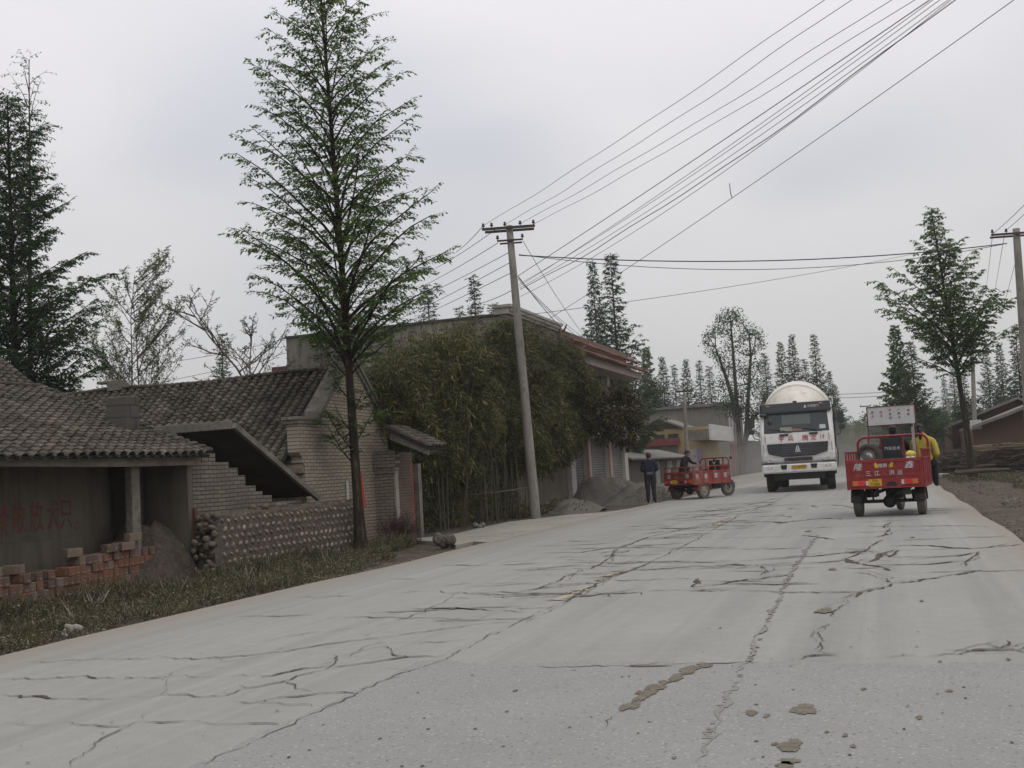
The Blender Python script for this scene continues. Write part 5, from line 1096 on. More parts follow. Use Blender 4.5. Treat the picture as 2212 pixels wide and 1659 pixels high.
# dark inner mass
ni = 9000; s2 = g.uniform(_ts[0], _ts[-1], ni); z2_ = np.where(s2 < 32, 0, bot_h(s2)) + (top_h(s2) - .3 - np.where(s2 < 32, 0, bot_h(s2))) * g.uniform(0, 1, ni); s = np.concatenate([s, s2]); z = np.concatenate([z, z2_]); t = np.concatenate([t, g.uniform(7.6, 8.9, ni)])
t = np.where((s > 32.5) & (s < 38.4), np.minimum(t, 7.93), t)
keep = z < top_h(s) + .12
keep &= ~((s < 22.9) & (g.uniform(0, 1, len(s)) < .45))
s, t, z = s[keep], t[keep], z[keep]; m_ = len(s)
P = np.stack([s, t, z], -1); nl = 8
P = np.repeat(P, nl, 0); az0 = np.repeat(g.uniform(0, 6.28, m_), nl); az = az0 + g.normal(0, .9, m_ * nl); el_ = g.uniform(-1.35, .1, m_ * nl)
D_ = np.stack([np.cos(az) * np.cos(el_), np.sin(az) * np.cos(el_), np.sin(el_)], -1); P = P + g.normal(0, .05, P.shape)
fol.add(P, D_, g.normal(0, .7, P.shape) + np.array([0, 0, .7]), g.uniform(.14, .28, len(P)), g.uniform(.020, .036, len(P)))
# a few fine arching tips on top and at the left
for k in range(150):
    s0 = g.uniform(21.5, 37); z0 = top_h(s0) - .42; az = g.uniform(0, 6.28); 
    n_ = 26; u = np.linspace(0, 1, n_)[:, None]; d = np.array([math.cos(az) * .7, math.sin(az) * .7, 1.0]) * g.uniform(.5, 1.0); Q = np.array([s0, g.uniform(7.1, 7.8), z0]) + d * u - np.array([0, 0, .45]) * u ** 2
    Q = np.repeat(Q, 2, 0); fol.add(Q, g.normal(0, 1, Q.shape) - np.array([0, 0, .6]), g.normal(0, .7, Q.shape) + np.array([0, 0, .7]), .13, .02)
fol.mesh('foliage', M_bamboo, bam)
# shrub with dark red twigs by the gate
wd, fl = MB(), Foliage(); g = np.random.default_rng(8)
for k in range(130):
    a = g.uniform(0, 6.28); e = g.uniform(.6, 1.45); d = np.array([math.cos(a) * math.cos(e), math.sin(a) * math.cos(e), math.sin(e)]); ln = g.uniform(.3, .75); p0 = np.array([g.normal(0, .1), g.normal(0, .1), 0]); p1 = p0 + d * ln * .5; p2 = p0 + d * ln + np.array([g.normal(0, .05), g.normal(0, .05), 0])
    wd.tube([p0, p1, p2], [.008, .005, .002], 3, cap=False)
    for j in range(2): dd = unit(d + g.normal(0, .5, 3)); wd.tube([p1, p1 + dd * ln * .35], [.004, .0015], 3, cap=False)
    n_ = 5; P = p0 + d * ln * g.uniform(.4, 1, (n_, 1)) + g.normal(0, .03, (n_, 3)); fl.add(P, g.normal(0, 1, (n_, 3)), g.normal(0, 1, (n_, 3)), .035, .018)
so_ = thing('red_twig_shrub', 'low dark-red twiggy shrub between tree trunk and gate pillar', 'shrub', 20.9, 6.55, 0, local=True)
wd.build('twigs', mat('dark_red_twig', (0.075, 0.035, 0.035), (0.05, 0.03, 0.03)), so_); fl.mesh('leaves', leaf_mat('dark_red_leaf', (0.07, 0.035, 0.03), (0.05, 0.04, 0.025)), so_)

# verge plants: masses
def weeds(name, region, n_, seed, m, hmin=.05, hmax=.22, leaf=.045, zb=-.05, grass=.35):
    g = np.random.default_rng(seed); pts = []
    while len(pts) < n_:
        c = g.uniform(0, 1, (n_, 2)); s = region[0] + (region[1] - region[0]) * c[:, 0]; t = region[2](s) + (region[3](s) - region[2](s)) * c[:, 1]
        k = .5 + .5 * np.sin(s * 1.9 + 1.2 * np.sin(t * 2.3)) * np.sin(t * 3.1 + s * .7); ok = g.uniform(0, 1, n_) < .35 + .65 * k
        pts += list(zip(s[ok], t[ok], k[ok]))
    A3 = np.array(pts[:n_]); s, t, k = A3.T; h = (hmin + (hmax - hmin) * k) * g.uniform(.5, 1.3, n_)
    fol = Foliage(); ng = int(n_ * grass)
    P = np.stack([s[:ng], t[:ng], np.full(ng, zb)], -1); fol.add(P, g.normal(0, .45, (ng, 3)) + np.array([0, 0, 1.0]), g.normal(0, 1, (ng, 3)) * np.array([1, 1, .2]), h[:ng] * 1.5, g.uniform(.006, .012, ng))
    nl = 5; P = np.repeat(np.stack([s[ng:], t[ng:], zb + h[ng:] * g.uniform(.3, 1, n_ - ng)], -1), nl, 0); P += g.normal(0, .02, P.shape)
    fol.add(P, g.normal(0, 1, P.shape) + np.array([0, 0, .35]), g.normal(0, .6, P.shape) + np.array([0, 0, 1]), leaf * g.uniform(.5, 1.4, len(P)), leaf * .42 * g.uniform(.6, 1.4, len(P)))
    o = fol.mesh(name, m, base=(region[0], 6, 0)); tag(o, kind='stuff'); return o
weeds('verge_weeds', (8.0, 21.3, lambda s: 4.5 + .14 * np.sin(s * 2.1) + .10 * np.sin(s * 5.7) + .36 * np.clip(s - 15.5, 0, 9), lambda s: 6.8 + 0 * s), 30000, 1, M_weed, .02, .15, leaf=.032, grass=.5)
weeds('wall_foot_weeds', (9.5, 21.0, lambda s: 6.1 + .0 * s, lambda s: 6.85 + 0 * s), 9000, 2, M_weed, .06, .26, leaf=.036, grass=.5)
weeds('bamboo_foot_weeds', (30.5, 35, lambda s: 7.0 + 0 * s, lambda s: 7.8 + 0 * s), 1800, 3, M_weed, .1, .45, leaf=.06)
weeds('right_grass', (24, 60, lambda s: -6.5 - .012 * (s - 24) - .2 * np.sin(s), lambda s: -10.5 + 0 * s), 26000, 4, M_weed, .03, .18, leaf=.06, grass=.6)
weeds('right_far_grass', (44, 95, lambda s: -5.2 + 0 * s, lambda s: -9 + 0 * s), 12000, 5, M_weed, .05, .25, leaf=.08, grass=.5)
# pale dry grass tuft at the cobble wall
wt = Foliage(); g = np.random.default_rng(3)
for (s_, t_, n_) in ((15.3, 6.15, 26), (12.6, 5.9, 12), (13.9, 5.6, 10), (11.6, 6.2, 14), (16.4, 5.6, 10), (10.2, 5.2, 10)):
    P = np.array([s_, t_, -.03]) + g.normal(0, .06, (n_, 3)) * np.array([1, 1, 0]); D_ = g.normal(0, .6, (n_, 3)) + np.array([0, 0, .8]); wt.add(P, D_, g.normal(0, 1, (n_, 3)), g.uniform(.15, .36, n_), .016)
tag(wt.mesh('dry_grass', mat('dry_grass_blade', (0.30, 0.28, 0.22), (0.22, 0.2, 0.14)), base=(15, 6, 0)), kind='stuff')
# ------------------------------------------------------------------ utility poles and wires
M_pole = mat('grey_concrete_pole', (0.25, 0.235, 0.21), (0.19, 0.178, 0.16), scale=2, stretch=(1, 1, .35), rough=.9, c3=(0.15, 0.14, 0.125), s3=9, spec=.1)
M_steel = mat('rusty_dark_steel', (0.045, 0.036, 0.034), (0.07, 0.045, 0.035), scale=8, rough=.7)
M_insul = mat('dark_insulator', (0.035, 0.03, 0.03), rough=.35, spec=.5)
M_wire = mat('black_wire', (0.03, 0.03, 0.032), rough=.6)
def pole(name, label, s, t, top, r0, r1, arms, z=-.05, extra=None):
    """top: world point of the pole head"""
    o = thing(name, label, 'utility pole', s, t, z, local=True)
    T = ST(top); tp = Vector((T[0] - s, T[1] - t, T[2] - z)); b = MB(); b.tube([(0, 0, -.2)] + [tuple(tp * (k / 8)) for k in range(9)], [r0] + [r0 + (r1 - r0) * k / 8 for k in range(9)], 18); b.build('shaft', M_pole, o, smooth=True)
    for (h, a0, a1, th, ins, ang) in arms:
        c = tp * (h / tp.z); d = Vector((math.cos(ang), math.sin(ang), 0)); M = frame(c, d, (0, 0, 1)); b = MB(); b.M = M
        b.box(a0, a1, -th, th, r1 + .0, r1 + .06); b.box(a0 + .06, a1 - .04, -th - .03, th - .035, -r1 - .06, -r1); b.box(-.02, .0, -th, th, -r1, r1)
        arm = b.build('crossarm', M_steel, o)
        for x in ins:
            b = MB(); b.M = M; b.lathe([(.012, -.02), (.012, .05)], (x, th, r1 + .03), 'z') if False else None
            b.tube([(x, th, r1 + .03), (x, th + .05, r1 + .03)], .012, 6); b.tube([(x, th + .04, r1 + .03), (x, th + .06, r1 + .03), (x, th + .09, r1 + .03), (x, th + .12, r1 + .03), (x, th + .14, r1 + .03)], [.045, .05, .03, .04, .02], 10)
            b.build('insulator', M_insul, arm, smooth=True)
    return o, tp
ps, pt_ = gpt(1157, 1118)[:2]; ptop = on_y(1100, 488, 30.07)
AR = math.radians(-71 - 4)   # crossarm along the picture's horizontal: world x axis seen from the road frame
po, ptp = pole('utility_pole', 'leaning concrete utility pole with steel crossarms in front of the bamboo', ps, pt_, ptop, .150, .095,
    [(ptp_h, a0, a1, th, ins, AR) for ptp_h, a0, a1, th, ins in ((8.30, -.78, .74, .035, (-.74, -.5, -.12, .32, .70)), (7.93, -.38, .36, .022, (-.36, .35)))])
def pp(h, x=0, y=0):
    c = ptp * (h / ptp.z); d = Vector((math.cos(AR), math.sin(AR), 0)); q = c + d * x; return (ps + q.x, pt_ + q.y, q.z - .05)
b = MB()
for h in (7.35, 6.95, 6.75, 6.6, 6.25, 5.9): 
    c = Vector(pp(h)); b.tube([c - Vector((0, 0, .03)), c + Vector((0, 0, .03))], .135 - .004 * h, 12)
b.build('steel_band', M_steel, po)
b = MB(); c = Vector(pp(7.55)); dx = Vector((math.cos(AR), math.sin(AR), 0)); b.tube([c, c + dx * .22 - Vector((0, 0, .04))], .03, 6); b.tube([c + dx * .2 - Vector((0, 0, .10)), c + dx * .22 + Vector((0, 0, .02))], .035, 8); b.build('cable_clamp', M_steel, po)
def nwire(b, pts, r): b.tube(pts, r, 4, cap=False)
r5 = random.Random(4); b = MB()
for k in range(4):   # slack leads running down the shaft
    P = [];
    for i in range(26):
        f = i / 25; h = 7.5 - f * (3.6 - .5 * k); c = Vector(pp(h)); P.append(c + dx * (.11 + .02 * k + .03 * math.sin(f * 20 + k)) + Vector((r5.uniform(-.01, .01), r5.uniform(-.01, .01), 0)) - Vector((RD.x * 0, 0, 0)))
    nwire(b, P, .009)
for (x0, h0, x1, h1, sg) in ((-.12, 8.25, -.36, 7.95, -.35), (.35, 7.95, .1, 7.5, .3), (-.36, 7.9, -.05, 7.4, -.4), (.32, 8.2, .45, 7.7, .5), (.32, 8.2, .12, 7.6, -.2), (.1, 6.7, .32, 6.5, -.1), (.1, 6.2, .30, 6.05, .05), (-.1, 5.9, -.35, 5.75, 0.05)):
    P = []
    for i in range(10):
        f = i / 9; c = Vector(pp(h0 + (h1 - h0) * f - .25 * math.sin(math.pi * f), x0 + (x1 - x0) * f + sg * .3 * math.sin(math.pi * f))); P.append(c)
    nwire(b, P, .007)
b.build('jumper_leads', M_wire, po)
d_ = (Vector(on_y(1139, 903, 29.9))); q = ST(d_); b = MB(); b.M = frame((pp(3.0)[0] - .02, pp(3.0)[1], 2.85), (math.cos(AR), math.sin(AR), 0), (0, 0, 1)); b.box(-.03, .105, -.2, .2, .118, .124); b.build('notice', M_whitep, po)
for i, ch in enumerate(('电', '话')): text('lettering', ch, .08, M_ink, po, b.M @ Matrix.Translation((.045, .1 - .12 * i, .127)) , ext=.001)
b = MB(); b.M = frame((pp(1.2)[0], pp(1.2)[1], 1.15), (math.cos(AR), math.sin(AR), 0), (0, 0, 1)); b.box(.11, .142, -.45, .45, -.03, .07); b.build('red_notice', M_bannerred, po)

# right pole, base just outside the frame
rp_top = on_y(2195, 494, 33); sR_, tR_ = ST(on_y(2195 + .068 * (1045 - 494) , 1045, 33))[:2]
ro_, rtp = pole('roadside_pole', 'plain concrete pole at the right border with one crossarm', sR_, tR_, rp_top, .155, .105, [(ST(rp_top)[2] - .12, -.82, .8, .03, (-.78, -.36, .75), AR)], z=-.05)
# small far poles
def far_pole(u0, v0, u1, v1, y, label, r=.11, arm=True):
    a, c = ST(on_y(u0, v0, y)), on_y(u1, v1, y)
    o, tp = pole('far_pole', label, a[0], a[1], c, r * 1.25, r * .8, [(ST(c)[2] - .2, -.5, .5, .03, (-.45, .45), AR)] if arm else [], z=a[2]); return o
far_pole(1486, 1030, 1478, 853, 62, 'thin grey pole standing before the yellow house')
far_pole(2108, 1000, 2099, 712, 58, 'pale pole half hidden behind the right roadside conifer', arm=False)
far_pole(2057, 965, 2049, 868, 80, 'pale short pole left of the barn roof', .14, False)
far_pole(1871, 985, 1869, 893, 100, 'faint far pole right of the truck', .10)

def wire(name, label, A, B_w, sag=.3, r=.010, n=24, group=None, wob_=0.0):
    """A, B_w: st points"""
    A = Vector(A); B_w = Vector(B_w); P = []
    for i in range(n + 1):
        f = i / n; p = A.lerp(B_w, f); p.z -= sag * 4 * f * (1 - f); p.z += wob_ * math.sin(f * 37) * math.sin(f * 11); P.append(p)
    b = MB(); b.tube(P, r, 5, cap=False); o = b.build(name, M_wire, base=tuple(A)); tag(o, label, 'wire', group or 'overhead wires'); return o
def toff(u, v, y): return ST(on_y(u, v, y))
def over(i, A, u, v, y, sag, r, lab, wob_=0.0):
    """from a pole point past picture point (u,v) at distance y, and on over the camera"""
    A = Vector(A); Q = Vector(toff(u, v, y)); E = A + (Q - A) * 1.9; E.z = Q.z + (Q.z - A.z) * .9
    f = 1 / 1.9; Z = 4 * f * (1 - f) * sag
    E.z += Z * 1.9; return wire('overhead_wire', lab, A, E, sag, r, 40, wob_=wob_)
WD = 17.0
over(0, pp(8.42, -.78), 1780, 0, WD, .35, .0058, 'overhead wire from the crossarm, highest of the fan', .02)
over(1, pp(8.42, -.12), 1838, 0, WD - .3, .42, .0058, 'second wire of the fan leaving the pole crossarm', .03)
over(2, pp(8.42, .32), 1925, 0, WD - .5, .40, .0058, 'third wire of the fan above the road', .02)
over(3, pp(8.38, .72), 1975, 0, WD - .4, .45, .0058, 'fourth wire leaving the right end of the crossarm', .02)
over(4, pp(6.9, .12), 2008, 0, WD - 1, .15, .0085, 'thick wire of the fan rising from mid pole')
over(5, pp(6.65, .12), 2030, 0, WD - 1, .60, .0058, 'fifth slim wire of the fan above the road')
over(6, pp(6.55, .14), 2048, 0, WD - 1.2, .75, .0058, 'sixth slim wire of the fan above the road')
over(7, pp(6.5, .14), 2062, 0, WD - 1.2, 1.0, .009, 'twisted cable of the fan with a loose end', .03)
over(9, pp(6.6, .12), 2015, 0, WD - 1, .40, .0058, 'slim wire of the fan close beside the thick one')
over(10, pp(6.3, .14), 2054, 0, WD - 1.4, 1.15, .0058, 'slim sagging wire of the fan under the twisted cable')
over(8, pp(5.2, .14), 2190, 0, WD - 2, .40, .0062, 'lowest wire of the fan, far right over the road')
q = Vector(toff(1577, 408, 22.0)); b = MB(); b.tube([q + Vector((0, 0, .12)), q, q - Vector((.02, .01, .12)), q - Vector((-.03, .03, .2))], .008, 4); tag(b.build('loose_wire_end', M_wire, base=tuple(q)), 'short loose wire end dangling from the twisted cable', 'wire')
clampR = toff(2175, 526, 33)
wire('cable', 'thick black cable strung level across the road to the right pole', pp(7.5, .2), clampR, .35, .017, group='cables across the road')
wire('cable', 'thin sagging cable just below the thick one across the road', pp(7.52, .2), clampR, .62, .010, group='cables across the road')
wire('cable', 'faint low wire crossing the road from the pole toward the right', pp(5.75, .12), toff(1990, 545, 46), .15, .008, group='cables across the road')
for i, (h, x, u, v, y, lab) in enumerate(((7.9, .36, 1258, 720, 40, 'service wire slanting down right to the shop roof, uppermost'), (6.8, .12, 1290, 762, 41, 'service wire down to the shop eave, thin one of the group'), (6.85, .12, 1262, 730, 41, 'service wire down to the shop eave ending near the finial'), (6.9, .12, 1250, 745, 39, 'thick black service cable down to the shop eave'))):
    wire('service_wire', lab, pp(h, x), toff(u, v, y), .12, .012 if i == 3 else .008, group='service wires to the shop')
wire('service_wire', 'thin wire from the pole down behind the white parapet', pp(5.2, .12), toff(1195, 700, 38), .08, .007, group='service wires to the shop')
for i, (h, x, u, v, y, lab) in enumerate(((8.4, -.78, 985, 545, 42, 'wire from the left crossarm end running back left'), (8.3, -.4, 940, 580, 44, 'second wire running back left from the crossarm'), (7.9, -.37, 900, 625, 46, 'wire running back left from the small crossarm'), (7.6, -.08, 880, 655, 47, 'wire running back left below the small crossarm'), (7.3, -.08, 860, 690, 48, 'lower wire running back left over the stained wall'), (7.0, -.08, 850, 708, 49, 'lowest parallel wire running back left'), (6.5, -.08, 1020, 660, 34, 'steep thin wire down left toward the parapet'), (5.4, -.08, 980, 700, 34, 'short wire from the pole down to the wall top'))):
    wire('back_wire', lab, pp(h, x), toff(u, v, y), .05, .010, group='wires running back left')
for i, (u0, v0, u1, v1, y0, y1, lab) in enumerate(((2145, 505, 2240, 415, 33, 24, 'wire from the right crossarm up out of frame, outer'), (2170, 500, 2250, 425, 33, 24, 'wire from the right crossarm up out of frame, inner'), (2144, 508, 2128, 640, 33, 70, 'thin wire from the right crossarm down toward the trees, outer'), (2170, 505, 2140, 680, 33, 70, 'thin wire from the right crossarm down toward the trees, inner'), (2195, 560, 2160, 690, 33, 70, 'faint lower wire behind the right conifer'))):
    wire('roadside_wire', lab, toff(u0, v0, y0), toff(u1, v1, y1), .03, .008, group='wires of the right pole')
for i, (v, lab) in enumerate(((848, 'upper thin distant wire right of the mixer drum'), (856, 'lower thin distant wire right of the mixer drum'))):
    wire('distant_wire', lab, toff(1785, v + 4, 95), toff(1925, v - 2, 95), .05, .022, group='two distant wires')
wire('roof_wire', 'thin wires over the roofs left of the tall tree', toff(300, 790, 30), toff(620, 730, 34), .1, .007, group='wires over the roofs')
wire('roof_wire', 'lower thin wire over the farmhouse roof', toff(200, 850, 30), toff(620, 762, 34), .1, .007, group='wires over the roofs')
# bamboo pole lashed between culms and the utility pole
A_l, B_l = onT(925, 1070, 7.0), (pp(.85, 0)[0], pp(.85)[1] - .05, pp(.85)[2]); A_l = toff(950, 1072, 27.8)
b = MB(); b.tube([A_l, Vector(A_l).lerp(Vector(pp(.9)), .5) + Vector((0, 0, -.06)), Vector(pp(.9))], .022, 6); tag(b.build('lashed_bamboo', M_culm, base=A_l), 'thin horizontal bamboo pole tied from the clump to the utility pole', 'pole')
b = MB(); b.tube([toff(868, 925, 25.5), toff(893, 850, 26.5)], .03, 6); b.tube([toff(874, 925, 25.6), toff(899, 845, 26.5)], .025, 6); tag(b.build('propped_sticks', M_wooddark, base=toff(870, 925, 25.5)), 'two propped brown sticks leaning above the gate roof', 'stick')

# ------------------------------------------------------------------ rocks, rubble, heaps, woodpile
M_rock = mat('brown_rock', (0.13, 0.11, 0.09), (0.085, 0.07, 0.058), scale=7, rough=.95, bmp=.8, c3=(0.20, 0.18, 0.15), s3=14, spec=.1)
M_pale = mat('pale_stone', (0.30, 0.285, 0.25), (0.22, 0.205, 0.18), scale=7, rough=.95, bmp=.4, spec=.1)
def rock(u, v, w, h, label, m=M_rock, seed=0, cat='rock', name='rock', d=.7):
    s_, t_, _ = gpt(u, v); r_ = random.Random(seed); o_ = MB(); k = math.hypot(W(s_, t_).x, W(s_, t_).y) / 2300; a = w * k / 2; hh = h * k
    for i in range(4): o_.ell((r_.uniform(-.3, .3) * a * d, (i - 1.5) * a * .42, hh * .45 + r_.uniform(-.03, .03)), (a * d * r_.uniform(.5, .7), a * r_.uniform(.42, .55), hh * r_.uniform(.42, .6)), 12, 9, .10, r_)
    ob = bpy.data.objects; me = o_.build(name, m, base=(0, 0, 0), smooth=False); me.location = W(s_, t_, -.01); tag(me, label, cat)
    rm = me.modifiers.new('r', 'REMESH'); rm.mode = 'VOXEL'; rm.voxel_size = max(.012, a / 14); me.modifiers.new('s', 'SMOOTH').iterations = 2
    tx = bpy.data.textures.new('n', 'CLOUDS'); tx.noise_scale = a * .5; dm = me.modifiers.new('d', 'DISPLACE'); dm.texture = tx; dm.strength = a * .22
    return me
rock(962, 1178, 50, 26, 'brown lumpy rock lying on the driveway edge', seed=1)
rock(1035, 1141, 26, 11, 'smooth pale boulder at the foot of the bamboo', mat('grey_boulder', (0.17, 0.16, 0.14), (0.13, 0.12, 0.105), rough=.9), 2)
rock(160, 1362, 40, 15, 'pale flat stone on the weedy verge near the road', M_pale, 3, d=.5)
rock(140, 1370, 16, 9, 'small pale stone at the left end of the flat verge stone', M_pale, 4)
rock(2078, 1012, 30, 16, 'pale broken block on the slab end by the trunk', M_pale, 5)
rock(905, 1168, 14, 6, 'small stone beside the gate pillar foot', M_pale, 6)
rock(1070, 1099, 12, 6, 'small pale lump between pole and bamboo', M_pale, 9)
def rubble(name, fn, n_, seed, m, rmin=.015, rmax=.06):
    r_ = random.Random(seed); o_ = MB()
    for i in range(n_):
        s_, t_, z_ = fn(r_); a = r_.uniform(rmin, rmax) * r_.random() ** .5 + rmin; o_.M = Matrix.Translation((s_, t_, z_)) @ Matrix.Rotation(r_.uniform(0, 6), 4, 'Z')
        o_.ell((0, 0, a * .2), (a, a * r_.uniform(.5, 1), a * r_.uniform(.35, .6)), 6, 4, .25, r_)
    o_.M = None; o = o_.build(name, m, base=(30, -6, 0)); tag(o, kind='stuff')
M_rub = mat('grey_rubble', (0.17, 0.155, 0.13), (0.10, 0.09, 0.075), scale=9, rough=.95, island=.6)
rubble('rubble', lambda r: (lambda s: (s, -5.3 - abs(r.gauss(0, .6)) - .05 * max(0, 26 - s), -.055))(r.uniform(17, 46)), 420, 1, M_rub, .008, .05)
rubble('gravel', lambda r: (r.uniform(8, 21), 4.3 + abs(r.gauss(0, .12)), -.03), 500, 2, M_rub, .006, .018)
rubble('gravel', lambda r: (r.uniform(16, 44), -4.5 - abs(r.gauss(0, .2)), -.03), 600, 3, M_rub, .006, .02)
rubble('rubble', lambda r: (lambda p: (p[0], p[1], -.02))(gpt(r.uniform(1170, 1290), r.gauss(1072, 10), 0)), 90, 4, M_rub, .05, .13)
def on_heap(r, c, rs, rt, h):
    a, q = r.uniform(0, 6.28), r.random() ** .6 * .92; return (c[0] + rs * q * math.cos(a), c[1] + rt * q * math.sin(a), -.05 + h * (1 - q * q) ** 1.15 * .92)
HP = [(gpt(1345, 1080), 1.2, .85, 4.0, 1.6, .92), (gpt(1272, 1100), .0, .45, 1.7, .8, .36), (gpt(1430, 1080), 1.2, .75, 2.8, 1.2, .62)]
for k, (c, a, e, rs, rt, h) in enumerate(HP): rubble('gravel', lambda r: on_heap(r, (c[0] + a, c[1] + e), rs, rt, h), 900 if k != 1 else 350, 20 + k, M_rub, .012, .035)
M_grav = mat('grey_gravel', (0.15, 0.138, 0.12), (0.105, 0.096, 0.083), scale=30, rough=.95, bmp=1.0, c3=(0.26, 0.25, 0.22), s3=60, spec=.1)
c = gpt(1345, 1080); heap('gravel_heap', M_grav, c[0] + 1.2, c[1] + .85, 4.0, 1.6, .92, 'wide grey gravel heap in front of the roller shutters', 'gravel heap', 2, n=110, fine=.018)
c = gpt(1272, 1100); heap('gravel_heap', M_grav, c[0] + .0, c[1] + .45, 1.7, .8, .36, 'smaller gravel heap low in front of the wide one', 'gravel heap', 5, n=50, fine=.012)
c = gpt(1430, 1080); heap('gravel_heap', M_grav, c[0] + 1.2, c[1] + .75, 2.8, 1.2, .62, 'low dark gravel heap behind the standing man', 'gravel heap', 6, n=50, fine=.012)
c = gpt(1215, 1075); heap('soil_bank', M_dirt, c[0] + .8, c[1] + .7, 1.4, .8, .45, 'brown soil bank with roots between bamboo and gravel', 'soil bank', 7, n=50, fine=.03)
b = MB(); 
for i in range(7): P0_ = Vector(gpt(1205 + i * 9, 1074)); P0_.z = .2; b.tube([P0_, P0_ + Vector((r5.uniform(.2, .9), r5.uniform(-.5, .2), r5.uniform(0, .25))), P0_ + Vector((r5.uniform(.5, 1.6), r5.uniform(-.7, .1), r5.uniform(-.1, .2)))], [.05, .04, .015], 5)
tag(b.build('root_pile', M_wooddark, base=gpt(1230, 1070)), 'dark uprooted stumps lying on the soil bank', 'root')

# woodpile and loose logs on the right
P_ = lambda u, v, y: toff(u, v, y)
wr = random.Random(17)
wp = thing('wood_pile', 'long dark heap of brushwood and branches before the brick barn', 'wood pile', *P_(2130, 1010, 46)[:2])
M_brush = mat('brushwood', (0.085, 0.062, 0.048), (0.05, 0.04, 0.033), scale=5, rough=.95, island=.5)
b = MB(); c0_, c1_ = Vector(P_(2035, 1012, 50)), Vector(P_(2235, 1010, 44))
for i in range(900):
    f = wr.random(); c_ = c0_.lerp(c1_, f); hmax = 1.15 * min(1, f * 6 + .15, (1.15 - f) * 6) * (.8 + .3 * math.sin(f * 9 + 1)); z_ = wr.uniform(0, 1) ** .8 * hmax; off = wr.gauss(0, .5) * (1.15 - z_ / 1.4)
    a = wr.gauss(1.45, .55); L_ = wr.uniform(.5, 1.5); e_ = wr.gauss(.05, .28); d_ = Vector((math.cos(a) * math.cos(e_), math.sin(a) * math.cos(e_), math.sin(e_))) * L_ / 2
    p_ = Vector((c_.x + off, c_.y, z_)); r_ = wr.uniform(.010, .045); k_ = Vector((wr.gauss(0, .05), wr.gauss(0, .05), wr.gauss(0, .05))); b.tube([p_ - d_, p_ + k_, p_ + d_], [r_, r_ * .9, r_ * .6], 5)
b.build('branches', M_brush, wp)
b = MB()
for i in range(46):
    f = wr.uniform(.55, 1.1); c_ = c0_.lerp(c1_, f); p_ = Vector((c_.x - .2 + wr.gauss(0, .35), c_.y, 1.15 + wr.uniform(-.12, .14))); a = wr.gauss(1.5, .16); L_ = wr.uniform(.8, 1.8); d_ = Vector((math.cos(a), math.sin(a), wr.gauss(0, .03))) * L_ / 2; b.tube([p_ - d_, p_ + d_], wr.uniform(.012, .03), 5)
b.build('cut_poles', mat('cut_wood', (0.20, 0.145, 0.095), (0.15, 0.11, 0.08), rough=.9, island=.3), wp)
for i, (u0, v0, u1, v1, y, r_, lab) in enumerate(((2062, 1022, 2180, 1014, 40, .09, 'long grey log lying on the ground before the wood pile'), (2095, 1012, 2150, 1004, 43, .07, 'shorter log lying just behind the long grey log'), (2085, 1000, 2122, 975, 43, .025, 'thin branch leaning against the right roadside trunk'))):
    b = MB(); b.tube([P_(u0, v0, y), Vector(P_(u0, v0, y)).lerp(Vector(P_(u1, v1, y)), .5) + Vector((0, 0, .03)), P_(u1, v1, y)], [r_, r_ * .9, r_ * .7], 8); tag(b.build('log', M_brush, base=P_(u0, v0, y)), lab, 'log')
g0, g1, g2_, g3_ = gpt(2045, 1019, .12), gpt(2088, 1011, .12), gpt(2086, 1016, .12), gpt(2048, 1025, .12)
b = MB(); A4 = [gpt(u, v, .10) for u, v in ((2022, 1018), (2080, 1011), (2092, 1017), (2030, 1026))]; b.slab([(p[0], p[1], -.02) for p in A4], (0, 0, 1), .13); tag(b.build('culvert_slab', M_conc, base=A4[0]), 'pale flat concrete culvert slab left of the right trunk', 'slab')

# ------------------------------------------------------------------ vehicles: local x forward, y left, z up
M_red = mat('red_vehicle_paint', (0.235, 0.008, 0.011), (0.19, 0.010, 0.011), scale=1.6, rough=.38, spec=.5, c3=(0.24, 0.035, 0.03), s3=7)
M_reddusty = mat('dusty_red_paint', (0.21, 0.022, 0.022), (0.23, 0.06, 0.05), scale=2.2, rough=.6, spec=.3, c3=(0.25, 0.13, 0.105), s3=5)
M_tyre = mat('tyre_rubber', (0.035, 0.033, 0.031), (0.06, 0.055, 0.05), scale=5, rough=.9, spec=.2)
M_tyredust = mat('dusty_tyre', (0.12, 0.11, 0.095), (0.085, 0.078, 0.07), scale=4, rough=.95, spec=.1)
M_black = mat('black_metal', (0.018, 0.018, 0.018), (0.03, 0.028, 0.026), scale=5, rough=.6)
M_rim = mat('steel_rim', (0.42, 0.42, 0.42), (0.3, 0.3, 0.3), scale=5, rough=.35, metal=.7)
M_rimd = mat('dusty_rim', (0.24, 0.22, 0.19), (0.18, 0.165, 0.14), scale=6, rough=.8)
M_chrome = mat('chrome', (0.7, 0.7, 0.7), rough=.15, metal=1.0)
M_wl = mat('white_lettering', (0.62, 0.62, 0.62), (0.5, 0.5, 0.5), rough=.6)
M_yplate = mat('yellow_plate', (0.55, 0.33, 0.02), (0.48, 0.29, 0.03), rough=.5)
M_blk = mat('plate_lettering', (0.02, 0.02, 0.02), rough=.6)
M_flame = mat('yellow_flame_sticker', (0.6, 0.38, 0.04), rough=.5)
def lens_mat(name, c): return mat(name, c, tuple(x * .8 for x in c), rough=.2, spec=.6)
M_lensr, M_lensa, M_lensw = lens_mat('red_lens', (0.5, 0.03, 0.02)), lens_mat('amber_lens', (0.55, 0.15, 0.02)), lens_mat('clear_lens', (0.5, 0.5, 0.5))

